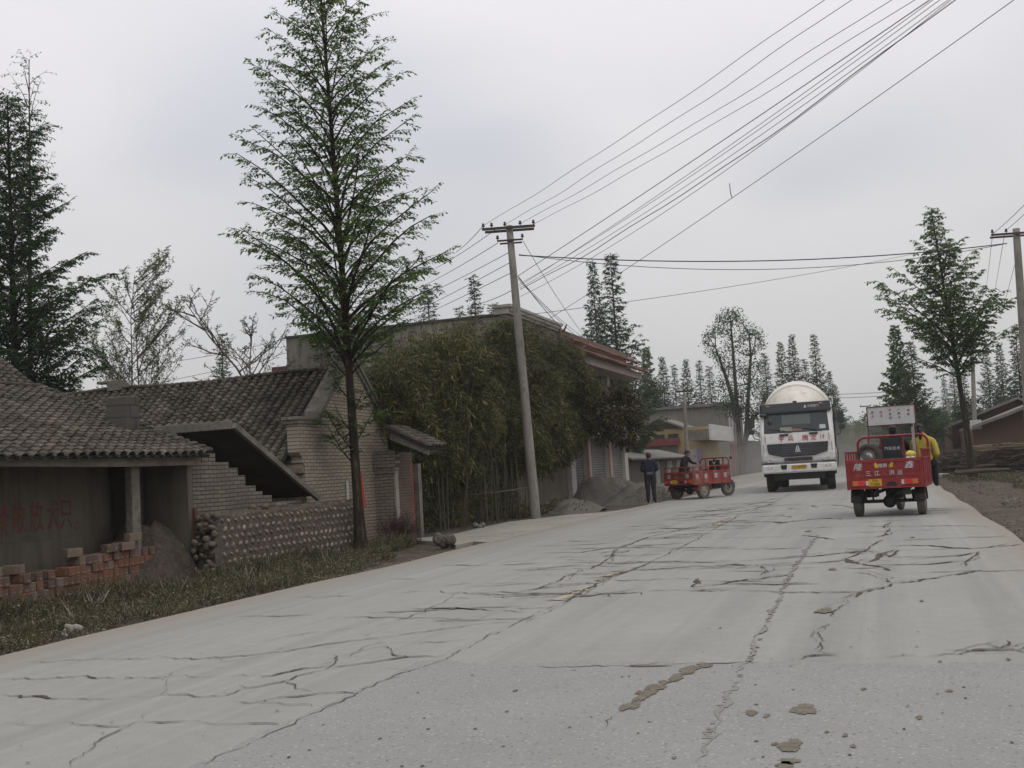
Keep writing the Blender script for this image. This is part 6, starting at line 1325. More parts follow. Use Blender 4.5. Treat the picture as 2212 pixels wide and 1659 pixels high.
def wheel(par, x, y, z, R_, w, tm, rm_, name='wheel', steer=0.0, hub=.6):
    M = Matrix.Translation((x, y, z)) @ Matrix.Rotation(steer, 4, 'Z')
    b_ = MB(); b_.M = M; h = w / 2
    b_.lathe([(R_ * hub, -h * .8), (R_ * .80, -h), (R_ * .93, -h * .96), (R_ * .985, -h * .72), (R_, -h * .35), (R_, h * .35), (R_ * .985, h * .72), (R_ * .93, h * .96), (R_ * .80, h), (R_ * hub, h * .8), (R_ * hub * .97, 0), (R_ * hub, -h * .8)], (0, 0, 0), 'y', 30)
    for k in range(30):
        a = 2 * math.pi * k / 30
        for sg in (-1, 1): 
            c_, s__ = math.cos(a), math.sin(a); c2, s2 = math.cos(a + .09), math.sin(a + .09); q = [(R_ * .99 * c_, sg * h * .15, R_ * .99 * s__), (R_ * .99 * c2, sg * h * .15, R_ * .99 * s2), (R_ * .975 * c2, sg * h * .8, R_ * .975 * s2), (R_ * .975 * c_, sg * h * .8, R_ * .975 * s__)]
            b_.hexa(q, [tuple(Vector(p) + Vector((c_, 0, s__)) * R_ * .03) for p in q])
    wo_ = b_.build(name, tm, par, smooth=False)
    b_ = MB(); b_.M = M
    for sg in (-1, 1):
        b_.lathe([(R_ * hub * .98, sg * h * .78), (R_ * hub * .90, sg * h * .62), (R_ * hub * .80, sg * h * .5), (R_ * hub * .45, sg * h * .38), (R_ * hub * .40, sg * h * .62), (R_ * hub * .22, sg * h * .66), (.001, sg * h * .66)], (0, 0, 0), 'y', 24)
        for k in range(6): a = k * math.pi / 3; b_.ell((R_ * hub * .31 * math.cos(a), sg * h * .66, R_ * hub * .31 * math.sin(a)), (.014, .012, .014), 6, 4)
    b_.build('rim', rm_, wo_, smooth=True); return wo_

def trike(name, label, s, t, yaw, red, tyrem, rimm, group, kind):
    o = thing(name, label, 'cargo tricycle', s, t, 0.0, yaw, group, local=True)
    Wd, x0, x1, zb, zp, zr = .71, -.50, 1.42, .58, 1.13, 1.31
    zt = 1.60
    if kind == 'B': Wd, zb, zp, zr, zt = .66, .52, .95, 1.13, 1.38
    wheel(o, 0, .60, .29, .29, .155, tyrem, rimm); wheel(o, 0, -.60, .29, .29, .155, tyrem, rimm); wheel(o, 2.08, 0, .28, .28, .11, tyrem, rimm, steer=-.1 if kind == 'A' else -.25)
    # bed
    b = MB(); b.box(x0 + .03, x1, -Wd + .03, Wd - .03, zb - .02, zb + .02); b.build('bed_floor', M_black, o)
    for sg in (-1, 1):
        b = MB(); y = sg * Wd; b.box(x0, x1, y - .012, y + .012, zb, zp); b.box(x0, x1, y - .025, y + .025, zp - .03, zp + .01); b.box(x0, x1, y - .022, y + .022, zb - .03, zb + .02)
        for k in range(5): xx = x0 + .02 + k * (x1 - x0 - .06) / 4; b.box(xx, xx + .04, y - .024, y + .024, zb, zp)
        if kind == 'B':
            for k in range(4): xx = x0 + .04 + k * .47; b.hexa([(xx, y - .02, zb), (xx + .04, y - .02, zb), (xx + .04, y + .02, zb), (xx, y + .02, zb)], [(xx + .30, y - .02, zp - .03), (xx + .34, y - .02, zp - .03), (xx + .34, y + .02, zp - .03), (xx + .30, y + .02, zp - .03)])
        b.build('side_panel', red, o, bevel=.003)
        b = MB(); b.box(x0, x1, y - .02, y + .02, zr - .035, zr)
        for k in range(6): xx = x0 + k * (x1 - x0 - .04) / 5; b.box(xx, xx + .04, y - .016, y + .016, zp + .011, zr - .036)
        b.build('side_rail', red, o, bevel=.004)
    b = MB(); b.box(x0 - .035, x0 - .005, -Wd, Wd, zb + .0, zp); b.box(x0 - .055, x0 - .036, -Wd, Wd, zp - .06, zp + .005); b.box(x0 - .055, x0 - .036, -Wd, -Wd + .05, zb - .02, zp - .06); b.box(x0 - .055, x0 - .036, Wd - .05, Wd, zb - .02, zp - .06)
    b.box(x0 - .048, x0 - .036, -Wd + .05, Wd - .05, zb + .21, zb + .235); b.box(x0 - .05, x0 - .036, -Wd + .05, Wd - .05, zb - .02, zb + .02); b.box(x0 - .044, x0 - .036, -Wd + .05, Wd - .05, zb + .30, zb + .31)
    tg_ = b.build('tailgate', red, o, bevel=.003)
    if kind == 'B':
        b = MB(); b.box(x0 - .035, x0 + .005, -Wd, Wd, zr - .035, zr)
        for k in range(5): yy = -Wd + k * (2 * Wd - .04) / 4; b.box(x0 - .03, x0, yy, yy + .04, zp + .011, zr - .036)
        b.build('rear_rail', red, o, bevel=.004)
    # front hoop
    b = MB(); r_ = .16; P = [(x1, -Wd, zb), (x1, -Wd, zt - r_)] + [(x1, -Wd + r_ - r_ * math.cos(a), zt - r_ + r_ * math.sin(a)) for a in (.4, .8, 1.2)] + [(x1, -Wd + r_, zt), (x1, Wd - r_, zt)] + [(x1, Wd - r_ + r_ * math.cos(a), zt - r_ + r_ * math.sin(a)) for a in (1.2, .8, .4)] + [(x1, Wd, zt - r_), (x1, Wd, zb)]
    b.tube(P, .027, 8)
    for yy in ((.48, .23, -.22, -.46) if kind == 'A' else (.4, 0, -.4)): b.box(x1 - .018, x1 + .018, yy - .02, yy + .02, zb, zt - .01)
    b.box(x1 - .01, x1 + .01, -Wd, Wd, zb, 1.0)
    b.build('front_hoop', red, o, smooth=False)
    # running gear
    b = MB(); b.cyl((0, -.55, .29), (0, .55, .29), .035); b.ell((0, .0, .28), (.14, .13, .13), 12, 8); b.box(-.45, 1.9, .20, .25, .44, .50); b.box(-.45, 1.9, -.25, -.20, .44, .50)
    b.tube([(1.4, .18, .46), (1.9, .08, .62), (2.0, .0, .85)], .03, 6); b.tube([(1.4, -.18, .46), (1.9, -.08, .62), (2.0, 0, .85)], .03, 6); b.cyl((.1, 0, .3), (1.1, .0, .42), .03); b.box(1.0, 1.5, -.17, .17, .3, .56)
    for sg in (-1, 1):
        for k in range(3): b.tube([(-.42, sg * .46, .50 - .02 * k), (-.2, sg * .46, .40 - .02 * k), (0, sg * .46, .36 - .02 * k), (.2, sg * .46, .40 - .02 * k), (.42, sg * .46, .50 - .02 * k)], .012, 4)
        b.box(-.02, .02, sg * .46 - .03, sg * .46 + .03, .28, .50); b.tube([(-.05, sg * .3, .3), (-.3, sg * .3, .55)], .018, 6)
    b.box(-.48, -.44, -.45, -.30, .42, .57); b.box(.3, .8, .28, .5, .36, .55)
    b.build('chassis', M_black, o)
    for sg in (-1, 1):
        b = MB(); P = []; n_ = 9
        for k in range(n_): a = math.pi * (.02 + .96 * k / (n_ - 1)); P += [(.36 * math.cos(a), sg * .50, .29 + .33 * math.sin(a) * .9), (.36 * math.cos(a), sg * .70, .29 + .33 * math.sin(a) * .9), (.34 * math.cos(a), sg * .70, .27 + .31 * math.sin(a) * .9), (.34 * math.cos(a), sg * .50, .27 + .31 * math.sin(a) * .9)]
        b.add(P, [(4 * k + j, 4 * k + (j + 1) % 4, 4 * k + 4 + (j + 1) % 4, 4 * k + 4 + j) for k in range(n_ - 1) for j in range(4)]); b.build('fender', M_black if kind == 'A' else red, o)
    b = MB(); b.box(-.52, -.50, sgn := -.5, -.3, .46, .56) if False else None
    # tail lamps
    for sg in (-1, 1):
        b = MB(); yc = sg * .46; b.box(x0 - .075, x0 - .05, yc - .16, yc + .16, zb + .04, zb + .145); tl = b.build('tail_lamp', M_lensr, o, bevel=.006)
        b = MB(); b.box(x0 - .08, x0 - .0755, yc + sg * .10 - .05, yc + sg * .10 + .05, zb + .05, zb + .135); b.build('amber_lens', M_lensa, tl)
        b = MB(); b.box(x0 - .081, x0 - .0755, yc - sg * .13 - .025, yc - sg * .13 + .025, zb + .05, zb + .135); b.build('clear_lens', M_lensw, tl)
    b = MB(); b.box(x0 - .068, x0 - .056, .06, .31, zb + .03, zb + .17); pl = b.build('number_plate', M_yplate, o)
    R90 = lambda x, y, z: frame((x, y, z), (0, -1, 0), (0, 0, 1))
    if kind == 'A':
        text('lettering', '川A', .065, M_blk, pl, R90(x0 - .070, .185, zb + .135)); text('lettering', '71000', .07, M_blk, pl, R90(x0 - .070, .185, zb + .065))
    b = MB(); n_ = 14; b.poly([(x0 - .051, -.12 + .1 * math.cos(math.pi * k / n_), zb + .025 + .09 * math.sin(math.pi * k / n_)) for k in range(n_ + 1)]); b.build('lamp_opening', M_blk, tg_)
    # handlebars, fork, tank, seat
    b = MB(); b.tube([(2.08, 0, .28), (2.0, .0, .78), (1.93, 0, 1.12)], .03, 8); b.tube([(2.08, .08, .28), (1.98, .08, .85)], .022, 6); b.tube([(2.08, -.08, .28), (1.98, -.08, .85)], .022, 6); b.tube([(1.72, .40, 1.10), (1.85, .30, 1.16), (1.95, .1, 1.12), (1.95, -.1, 1.12), (1.85, -.30, 1.16), (1.72, -.40, 1.10)], .014, 6); b.tube([(1.88, .28, 1.14), (1.9, .36, 1.32)], .006, 4); b.tube([(1.88, -.28, 1.14), (1.9, -.36, 1.32)], .006, 4)
    b.build('handlebars', M_black, o)
    for sg in (-1, 1): b = MB(); b.ell((1.9, sg * .37, 1.36), (.02, .065, .045), 12, 8); b.build('mirror', M_black, o, smooth=True)
    b = MB(); b.ell((1.55, 0, .83), (.24, .15, .12), 14, 8); b.build('fuel_tank', red, o, smooth=True)
    b = MB(); b.box(.98 + .47, 1.52 + .0 + .2, -.2, .2, .90, .98) ; b.build('seat', M_black, o, bevel=.03)
    b = MB(); P = []
    for k in range(9): a = math.pi * (.0 + .75 * k / 8); P += [(2.08 + .34 * math.cos(a), -.07, .28 + .34 * math.sin(a)), (2.08 + .34 * math.cos(a), .07, .28 + .34 * math.sin(a)), (2.08 + .32 * math.cos(a), .07, .28 + .32 * math.sin(a)), (2.08 + .32 * math.cos(a), -.07, .28 + .32 * math.sin(a))]
    b.add(P, [(4 * k + j, 4 * k + (j + 1) % 4, 4 * k + 4 + (j + 1) % 4, 4 * k + 4 + j) for k in range(8) for j in range(4)]); b.build('mudguard', red, o)
    b = MB(); b.cyl((2.02, 0, 1.0), (2.14, 0, 1.0), .085, .09, 16); hl = b.build('headlamp', M_chrome, o, smooth=True)
    b = MB(); b.hexa([(1.95, -.16, .72), (1.95, .16, .72), (1.9, .22, 1.1), (1.9, -.22, 1.1)], [(2.06, -.10, .74), (2.06, .10, .74), (2.04, .15, 1.12), (2.04, -.15, 1.12)]); b.build('fairing', red, o, bevel=.02)
    return o, R90

# A: driving away in our lane
TA, R90 = trike('cargo_tricycle', 'red cargo tricycle driving away in the right lane with white sign board', 23.75, -2.93, math.radians(-6), M_red, M_tyredust, M_rimd, 'red cargo tricycles', 'A')
BASE_TA = TA; x0, x1 = -.50, 1.42
tgA = [c for c in TA.children if c.name.startswith('tailgate')][0]
for ch, y, z, sz in (('隆', .50, .99, .15), ('鑫', -.46, .99, .15)): text('lettering', ch, sz, M_wl, tgA, R90(x0 - .052, y, z), shear=.25, sx=1.15)
for ch, y in (('三', .30), ('江', .14), ('洪', -.14), ('运', -.29)): text('lettering', ch, .105, M_wl, tgA, R90(x0 - .056, y, .855))
text('lettering', '隆腾', .085, M_wl, tgA, R90(x0 - .052, .02, 1.0), sx=1.0)
b = MB(); b.M = R90(x0 - .0515, 0, 1.0)
for sg in (-1, 1):
    for k in range(4): b.poly([(sg * .085, -.03 + .012 * k, 0), (sg * (.15 + .012 * k), -.04 + .026 * k, 0), (sg * (.19 - .015 * k), -.005 + .03 * k, 0), (sg * (.13), -.015 + .02 * k, .0005)])
b.build('flame_sticker', M_flame, tgA)
b = MB(); b.box(x1 - .045, x1 - .028, -.195, .205, .62, 1.57); kb = b.build('black_panel', mat('black_plastic_panel', (0.018, 0.02, 0.024), (0.022, 0.024, 0.028), rough=.45), TA, bevel=.004)
b = MB(); b.box(x1 - .42, x1 - .06, .24, .66, .60, .874); b.build('tool_box', M_black, TA, bevel=.01)
text('lettering', '汽车技术', .082, M_wl, kb, R90(x1 - .048, .005, 1.33))
sb_z0, sb_z1 = 1.845, 2.23; b = MB(); b.box(x1 - .01, x1 + .01, -.50, .45, sb_z0, sb_z1)
sg_ = b.build('sign_board', mat('off_white_board', (0.52, 0.53, 0.53), (0.45, 0.46, 0.46), scale=4, rough=.6), TA)
b = MB(); 
for (ya, yb, za, zb_) in ((-.52, .47, sb_z1, sb_z1 + .02), (-.52, .47, sb_z0 - .02, sb_z0)): b.box(x1 - .02, x1 + .02, ya, yb, za, zb_)
for y in (-.52, .45): b.box(x1 - .02, x1 + .02, y, y + .02, sb_z0, sb_z1)
b.box(x1 - .015, x1 + .015, .45, .47, 1.60, sb_z0 - .02); b.box(x1 - .015, x1 + .015, -.52, -.50, 1.60, sb_z0 - .02)
b.build('sign_frame', mat('maroon_frame', (0.13, 0.025, 0.03), rough=.5), sg_)
M_signred = mat('red_sign_lettering', (0.42, 0.06, 0.05), (0.35, 0.10, 0.08), rough=.7)
for y, col_ in ((.35, '豆子'), (.17, '米子'), (-.01, '千谷李'), (-.19, '一季子'), (-.38, '油桃')):
    for k, ch in enumerate(col_): text('lettering', ch, .062, M_signred, sg_, R90(x1 - .013, y, 2.12 - k * .085 + (.03 if len(col_) == 3 else 0)))
b = MB(); b.box(x1 - .07, x1 - .03, -.47, -.41, .62, 1.84); b.build('grey_post', mat('pale_grey_post', (0.36, 0.34, 0.31)), TA)
b = MB(); b.ell((x1 - .05, -.42, 1.80), (.035, .045, .04), 10, 6); b.ell((x1 - .02, -.44, 1.60), (.04, .05, .04), 10, 6); b.build('lamp_clamp', M_black, TA)
LA = lambda x, y, z: Vector(ST(TA.matrix_basis @ Vector((x, y, z))))
def loc_thing(name, label, cat, host, x, y, z, rz=0, group=None):
    o = thing(name, label, cat, 0, 0, 0, 0, group, local=True); o.location = host.matrix_basis @ Vector((x, y, z)); o.rotation_euler = (0, 0, host.rotation_euler[2] + rz); return o
sw = loc_thing('spare_wheel', 'spare tyre with steel rim standing in the tricycle bed', 'wheel', TA, x1 - .20, .46, 1.165)
wo_ = wheel(sw, 0, 0, 0, .29, .17, mat('worn_tyre', (0.05, 0.045, 0.04), (0.08, 0.07, 0.06), rough=.9), M_rim, name='tyre', steer=math.radians(66), hub=.66)
bg_ = loc_thing('plastic_bag', 'white and yellow plastic bag lying on the tricycle tailgate', 'bag', TA, x0 + .14, -.50, .62)
b = MB(); r6 = random.Random(3); b.ell((0, 0, .28), (.10, .14, .30), 14, 10, .10, r6); b.build('bag_body', M_wl, bg_, smooth=True)
b = MB(); b.ell((.01, -.0, .58), (.07, .10, .07), 12, 8, .12, r6); b.build('yellow_top', mat('yellow_plastic', (0.7, 0.55, 0.08), rough=.5), bg_, smooth=True)

# B: parked at the gravel heap
TBk, _ = trike('cargo_tricycle', 'dusty red cargo tricycle parked at the gravel heap with empty bed', 38.35, 3.62, math.radians(40) - ANG, M_reddusty, M_tyredust, M_rimd, 'red cargo tricycles', 'B')
sp_ = [c for c in TBk.children if c.name.startswith('side_panel')][0]; tgB = [c for c in TBk.children if c.name.startswith('tailgate')][0]
Rr = lambda x, y, z: frame((x, y, z), (1, 0, 0), (0, 0, 1))
for ch, x in (('托', -.36), ('泰', .10), ('源', .62), ('星', 1.15)): text('lettering', ch, .19, M_wl, sp_, Rr(x, -.686, .76))
for ch, y in (('龙', .44), ('源', -.40)): text('lettering', ch, .17, M_wl, tgB, R90(-.556, y, .80))
b = MB(); b.box(1.36, 1.39, -.28, .20, .9, 1.30); kb = b.build('black_panel', M_black, TBk); b = MB(); b.M = frame((1.352, -.04, 1.18), (0, -1, 0), (0, 0, 1)); b.poly([(-.09, .08, 0), (-.06, .08, 0), (0, .02, 0), (0, -.04, 0)]); b.poly([(.09, .08, 0), (.06, .08, 0), (0, .02, 0), (0, -.04, 0)]); b.build('white_emblem', M_wl, kb)

# mixer truck facing us
M_white = mat('dusty_white_paint', (0.68, 0.67, 0.65), (0.60, 0.59, 0.57), scale=1.2, rough=.35, spec=.5, c3=(0.52, 0.50, 0.46), s3=6)
M_cream = mat('cream_drum_paint', (0.68, 0.65, 0.58), (0.60, 0.57, 0.50), scale=.9, rough=.5, spec=.4, c3=(0.52, 0.48, 0.42), s3=3)
M_glass = mat('dark_windscreen', (0.022, 0.029, 0.031), (0.032, 0.038, 0.04), scale=1.2, rough=.15, spec=.4)
M_visor = mat('black_visor', (0.030, 0.033, 0.038), rough=.35, spec=.5)
TR = thing('mixer_truck', 'white concrete mixer truck with cream drum driving toward us', 'truck', 42.2, .12, 0, math.pi + math.radians(3), local=True)
F_ = lambda x, y, z: frame((x, y, z), (0, 1, 0), (0, 0, 1))   # facing +x; picture right is +y
b = MB(); HW = 1.235
prof = [(1.30, .98), (1.36, 1.10), (1.38, 1.30), (1.33, 1.72), (1.28, 2.02), (1.02, 2.76), (.90, 3.02), (.70, 3.10), (-.95, 3.12), (-1.0, 1.0), (-.55, .98), (-.5, 1.25), (.5, 1.25), (.6, .98)]
b.prism([(x, -HW, z) for x, z in prof], (0, 2 * HW, 0)); b.build('cab', M_white, TR, bevel=.05, seg=3)
b = MB(); b.box(.55, 1.52, -1.25, 1.25, .66, .97); bu = b.build('bumper', M_white, TR, bevel=.045, seg=3)
for y in (-.5, .5): b = MB(); b.M = F_(1.522, y, .86); b.add([(-.11, .08, 0), (.11, .08, 0), (.085, -.07, 0), (-.085, -.07, 0), (-.11, .08, .012), (.11, .08, .012), (.085, -.07, .012), (-.085, -.07, .012)], [(4, 5, 6, 7), (0, 4, 5, 1), (1, 5, 6, 2), (2, 6, 7, 3), (3, 7, 4, 0)]); b.build('bumper_vent', M_blk, bu)
for y in (-1.03, -.91, .91, 1.03): b = MB(); b.cyl((1.50, y, .85), (1.535, y, .85), .045, n=14); b.build('fog_lamp', M_lensw, bu)
b = MB(); b.box(1.521, 1.53, -.235, .235, .78, .92); pl = b.build('number_plate', M_yplate, TR); text('lettering', '川A B9309', .115, M_blk, pl, F_(1.532, 0, .85))
# grille
b = MB(); b.M = F_(1.40, 0, 0); G4 = [(-1.03, 1.68), (1.03, 1.68), (.99, 1.35), (.55, 1.22), (-.55, 1.22), (-.99, 1.35)]; b.prism([(x, z, -.08) for x, z in G4], (0, 0, .10)); gr_ = b.build('grille', M_visor, TR, bevel=.01)
b = MB(); b.M = F_(1.42, 0, 0)
for z in (1.30, 1.38, 1.46, 1.54, 1.62): b.box(-.52, .52, z, z + .012, 0, .012)
b.build('grille_bars', mat('grille_chrome', (0.20, 0.20, 0.21), rough=.4, metal=.6), gr_)
b = MB(); b.M = F_(1.425, 0, 0); b.prism([(-.10, 1.36, 0), (.10, 1.36, 0), (.03, 1.58, 0), (-.03, 1.58, 0)], (0, 0, .03)); em = b.build('emblem', M_chrome, gr_)
b = MB(); b.M = F_(1.457, 0, 0); b.prism([(-.012, 1.45, 0), (.012, 1.45, 0), (.006, 1.56, 0), (-.006, 1.56, 0)], (0, 0, .003)); b.prism([(-.012, 1.45, 0), (.0, 1.47, 0), (-.065, 1.40, 0), (-.075, 1.415, 0)], (0, 0, .003)); b.prism([(.012, 1.45, 0), (.0, 1.47, 0), (.065, 1.40, 0), (.075, 1.415, 0)], (0, 0, .003)); b.box(-.08, .08, 1.375, 1.385, 0, .003); b.build('emblem_mark', M_visor, em)
b = MB(); b.box(1.38, 1.41, -.46, .46, 1.06, 1.18); b.box(1.38, 1.42, -.50, .50, 1.11, 1.125); b.build('lower_grille', M_visor, TR)
b = MB(); b.box(1.39, 1.405, -1.18, 1.18, 1.015, 1.03); b.box(1.20, 1.43, -1.24, -.82, .985, 1.02); b.box(1.20, 1.43, .82, 1.24, .985, 1.02); b.build('gap_strip', M_visor, TR)
for sg in (-1, 1):
    b = MB(); b.M = F_(1.36, 0, 0); b.prism([(sg * 1.22, 1.22, -.12), (sg * .86, 1.12, .0), (sg * .84, 1.03, .0), (sg * 1.22, 1.03, -.10)], (0, 0, .06)); hl = b.build('headlight', mat('headlight_glass', (0.45, 0.46, 0.47), (0.3, 0.3, 0.31), scale=12, rough=.1, spec=.9), TR, bevel=.008)
    b = MB(); b.M = F_(1.425, 0, 0); b.cyl((sg * 1.02, 1.09, -.02), (sg * 1.02, 1.09, .012), .045, n=12); b.build('lamp_bowl', M_chrome, hl)
for sg in (-1, 1):
    b = MB(); b.M = F_(1.35, 0, 0); b.box(sg * 1.14 - .008, sg * 1.14 + .008, 1.25, 1.66, .0, .025); b.box(sg * 1.07 - .005, sg * 1.07 + .005, 1.70, 1.98, -.06, .0); b.build('panel_gap', mat('panel_gap_grey', (0.2, 0.2, 0.2)), TR)
# windscreen, visor
zA, zB = 2.05, 2.74; xA, xB = 1.275, 1.035
b = MB(); b.hexa([(xA + .012, -1.10, zA), (xA + .012, 1.10, zA), (xB + .012, 1.06, zB), (xB + .012, -1.06, zB)], [(xA - .03, -1.10, zA), (xA - .03, 1.10, zA), (xB - .03, 1.06, zB), (xB - .03, -1.06, zB)]); ws = b.build('windscreen', M_glass, TR, bevel=.008)
def onws(y, z, d=.02): f = (z - zA) / (zB - zA); return (xA + (xB - xA) * f + d, y, z)
def wsq(name, y0, y1, z0, z1, m_, d=.016): b = MB(); b.poly([onws(y0, z0, d), onws(y1, z0, d), onws(y1, z1, d), onws(y0, z1, d)]); return b.build(name, m_, ws)
wsq('rear_window', -.47, .49, 2.33, 2.68, mat('cab_rear_window', (0.10, 0.12, 0.115), (0.085, 0.105, 0.10), rough=.3), .0145)
wsq('sticker', .78, .98, 2.13, 2.27, mat('pale_sticker', (0.45, 0.52, 0.54), rough=.5)); wsq('dashboard_papers', -.55, -.15, 2.10, 2.24, mat('dash_papers', (0.28, 0.28, 0.20), (0.2, 0.2, 0.17), scale=14), .0155); wsq('dashboard_cloth', -.15, .2, 2.10, 2.18, mat('dash_cloth', (0.26, 0.11, 0.08), (0.2, 0.16, 0.13), scale=14), .0152)
b = MB(); b.hexa([(1.04, -1.22, 2.72), (1.04, 1.22, 2.72), (.92, 1.22, 3.10), (.92, -1.22, 3.10)], [(1.16, -1.16, 2.76), (1.16, 1.16, 2.76), (1.10, 1.12, 3.08), (1.10, -1.12, 3.08)]); vi = b.build('sun_visor', M_visor, TR, bevel=.03, seg=2)
text('lettering', '中国重汽', .10, M_wl, vi, F_(1.15, .62, 2.93)); b = MB(); b.M = F_(1.147, .35, 2.93); b.prism([(-.05, -.045, 0), (.05, -.045, 0), (.015, .05, 0), (-.015, .05, 0)], (0, 0, .005)); b.build('visor_emblem', M_wl, vi)
for y in (-.92, .88): b = MB(); b.ell((1.13, y, 3.0), (.03, .07, .03), 10, 6); b.build('marker_lamp', M_lensa, vi)
b = MB(); b.box(1.26, 1.335, -.58, -.28, 1.94, 2.01); b.box(1.26, 1.335, .42, .70, 1.95, 2.02); b.build('step_handle', M_visor, TR, bevel=.01)
for (y0, y1) in ((-.15, -.95), (.85, .05)): b = MB(); b.tube([(1.33, y0, 2.04), onws((y0 + y1) / 2, 2.14, .045), onws(y1, 2.20, .03)], [.014, .012, .006], 5); b.build('wiper', M_blk, TR)
for ch, y in (('宇', -.52), ('兵', -.21), ('腾', .28), ('龙', .55)): text('lettering', ch, .215, M_bannerred if False else mat('red_truck_lettering', (0.50, 0.02, 0.02), rough=.5), TR, frame((1.325, y, 1.83), (0, 1, 0), (-.14, 0, 1)))
text('lettering', '19', .215, MATS['red_truck_lettering'], TR, frame((1.325, .84, 1.84), (0, 1, 0), (-.14, 0, 1)), sx=.8)
for sg in (-1, 1):
    b = MB(); y = sg * 1.50; b.box(1.12, 1.20, y - .10, y + .10, 2.28, 2.66); b.box(1.12, 1.20, y - .10 + sg * .02, y + .10 + sg * .02, 2.06, 2.22); mi = b.build('mirror', M_visor, TR, bevel=.02, seg=2)
    b = MB(); b.tube([(1.0, sg * 1.15, 2.80), (1.1, sg * 1.35, 2.84), (1.15, sg * 1.46, 2.78), (1.15, sg * 1.5, 2.66)], .018, 6); b.tube([(1.15, sg * 1.5, 2.06), (1.15, sg * 1.45, 1.92), (1.05, sg * 1.27, 1.86)], .016, 6); b.tube([(1.16, sg * 1.5, 2.2), (1.16, sg * 1.5, 2.3)], .016, 6); b.build('mirror_arm', M_visor, mi)
b = MB(); b.ell((1.16, -1.08, 2.70), (.10, .14, .07), 12, 8); b.tube([(1.15, -.9, 2.62), (1.16, -.88, 2.5)], .01, 4); b.ell((1.17, -.88, 2.44), (.03, .07, .13), 12, 8); b.build('kerb_mirror', M_visor, TR, smooth=True)
b = MB(); b.tube([(.9, 1.28, 2.95), (.9, 1.28, 1.5)], .02, 6); b.tube([(.6, 1.28, 2.95), (.6, 1.28, 1.5)], .02, 6); b.tube([(.2, 1.29, 1.6), (.1, 1.34, 1.2), (.1, 1.3, .8)], .018, 6); b.build('side_hose', M_black, TR)
# chassis and wheels
b = MB(); b.box(-7.2, 1.0, -.45, .45, .75, 1.0); b.box(-.2, .2, -1.0, 1.0, .42, .56); b.box(.3, 1.25, -.85, .85, .42, .66); b.box(-7.2, -1.2, -1.1, 1.1, 1.0, 1.12); b.box(-3.2, -1.6, -1.15, -.6, .5, 1.0); b.box(-3.2, -1.6, .6, 1.15, .5, 1.0); b.box(-6.6, -6.2, -1.1, 1.1, .38, .5); b.box(-6.4, -5.6, -.3, .3, .45, .8); b.box(-5.2, -4.2, -.3, .3, .45, .8); b.build('chassis', M_black, TR)
for x in (0, -1.75):
    for sg in (-1, 1): wheel(TR, x, sg * 1.03, .50, .50, .30, M_tyre if sg > 0 else M_tyre, M_rimd, steer=.0, hub=.55)
for x in (-4.9, -6.2):
    for sg in (-1, 1):
        wheel(TR, x, sg * 1.08, .50, .50, .28, M_tyre, M_rimd, hub=.55); wheel(TR, x, sg * .76, .50, .50, .28, M_tyre, M_rimd, hub=.55)
for x in (0, -1.75):
    for sg in (-1, 1):
        b = MB(); P = []
        for k in range(9): a = math.pi * (.02 + .96 * k / 8); P += [(x + .60 * math.cos(a), sg * .86, .50 + .60 * math.sin(a)), (x + .60 * math.cos(a), sg * 1.24, .50 + .60 * math.sin(a)), (x + .57 * math.cos(a), sg * 1.24, .50 + .57 * math.sin(a)), (x + .57 * math.cos(a), sg * .86, .50 + .57 * math.sin(a))]
        b.add(P, [(4 * k + j, 4 * k + (j + 1) % 4, 4 * k + 4 + (j + 1) % 4, 4 * k + 4 + j) for k in range(8) for j in range(4)]); b.build('fender', M_black, TR)
# drum
b = MB(); b.M = Matrix.Translation((-1.25, 0, 2.52)) @ Matrix.Rotation(math.radians(8), 4, 'Y')
dp = [(.02, 0), (.45, -.02), (.70, -.12), (.90, -.40), (1.15, -.95), (1.21, -1.05), (1.25, -1.3), (1.30, -2.2), (1.26, -2.9), (1.0, -4.2), (.62, -5.6), (.5, -5.7), (.02, -5.7)]
b.lathe(dp, (0, 0, 0), 'x', 48); dr = b.build('drum', M_cream, TR, smooth=True)
b = MB(); b.M = Matrix.Translation((-1.25, 0, 2.52)) @ Matrix.Rotation(math.radians(8), 4, 'Y'); b.lathe([(1.20, -1.04), (1.27, -1.06), (1.27, -1.16), (1.22, -1.18)], (0, 0, 0), 'x', 48); b.build('drum_ring', M_cream, dr, smooth=False)
b = MB(); b.box(-1.6, -1.15, -.8, .8, 1.12, 2.0); b.box(-1.3, -1.1, 1.0, 1.2, 1.1, 3.2); b.box(-7.0, -6.5, -.7, .7, 1.12, 2.6); b.tube([(-7, .3, 3.3), (-7.6, .3, 2.6), (-7.8, 0, 1.6)], .2, 8); b.build('drum_frame', M_white, TR)
b = MB()
for y in (1.13, 1.30): b.tube([(-1.2, y, 1.3), (-1.2, y, 3.35)], .02, 6)
for z in (1.6, 1.95, 2.3, 2.65, 3.0, 3.3): b.tube([(-1.2, 1.13, z), (-1.2, 1.30, z)], .014, 5)
b.build('ladder', M_white, TR); b = MB(); b.tube([(.95, 0, 3.08), (.95, .0, 3.14)], .03, 6); b.box(.8, 1.0, -.06, .08, 3.10, 3.15); b.build('roof_horn', M_visor, TR)

TR.scale = (1.045,) * 3
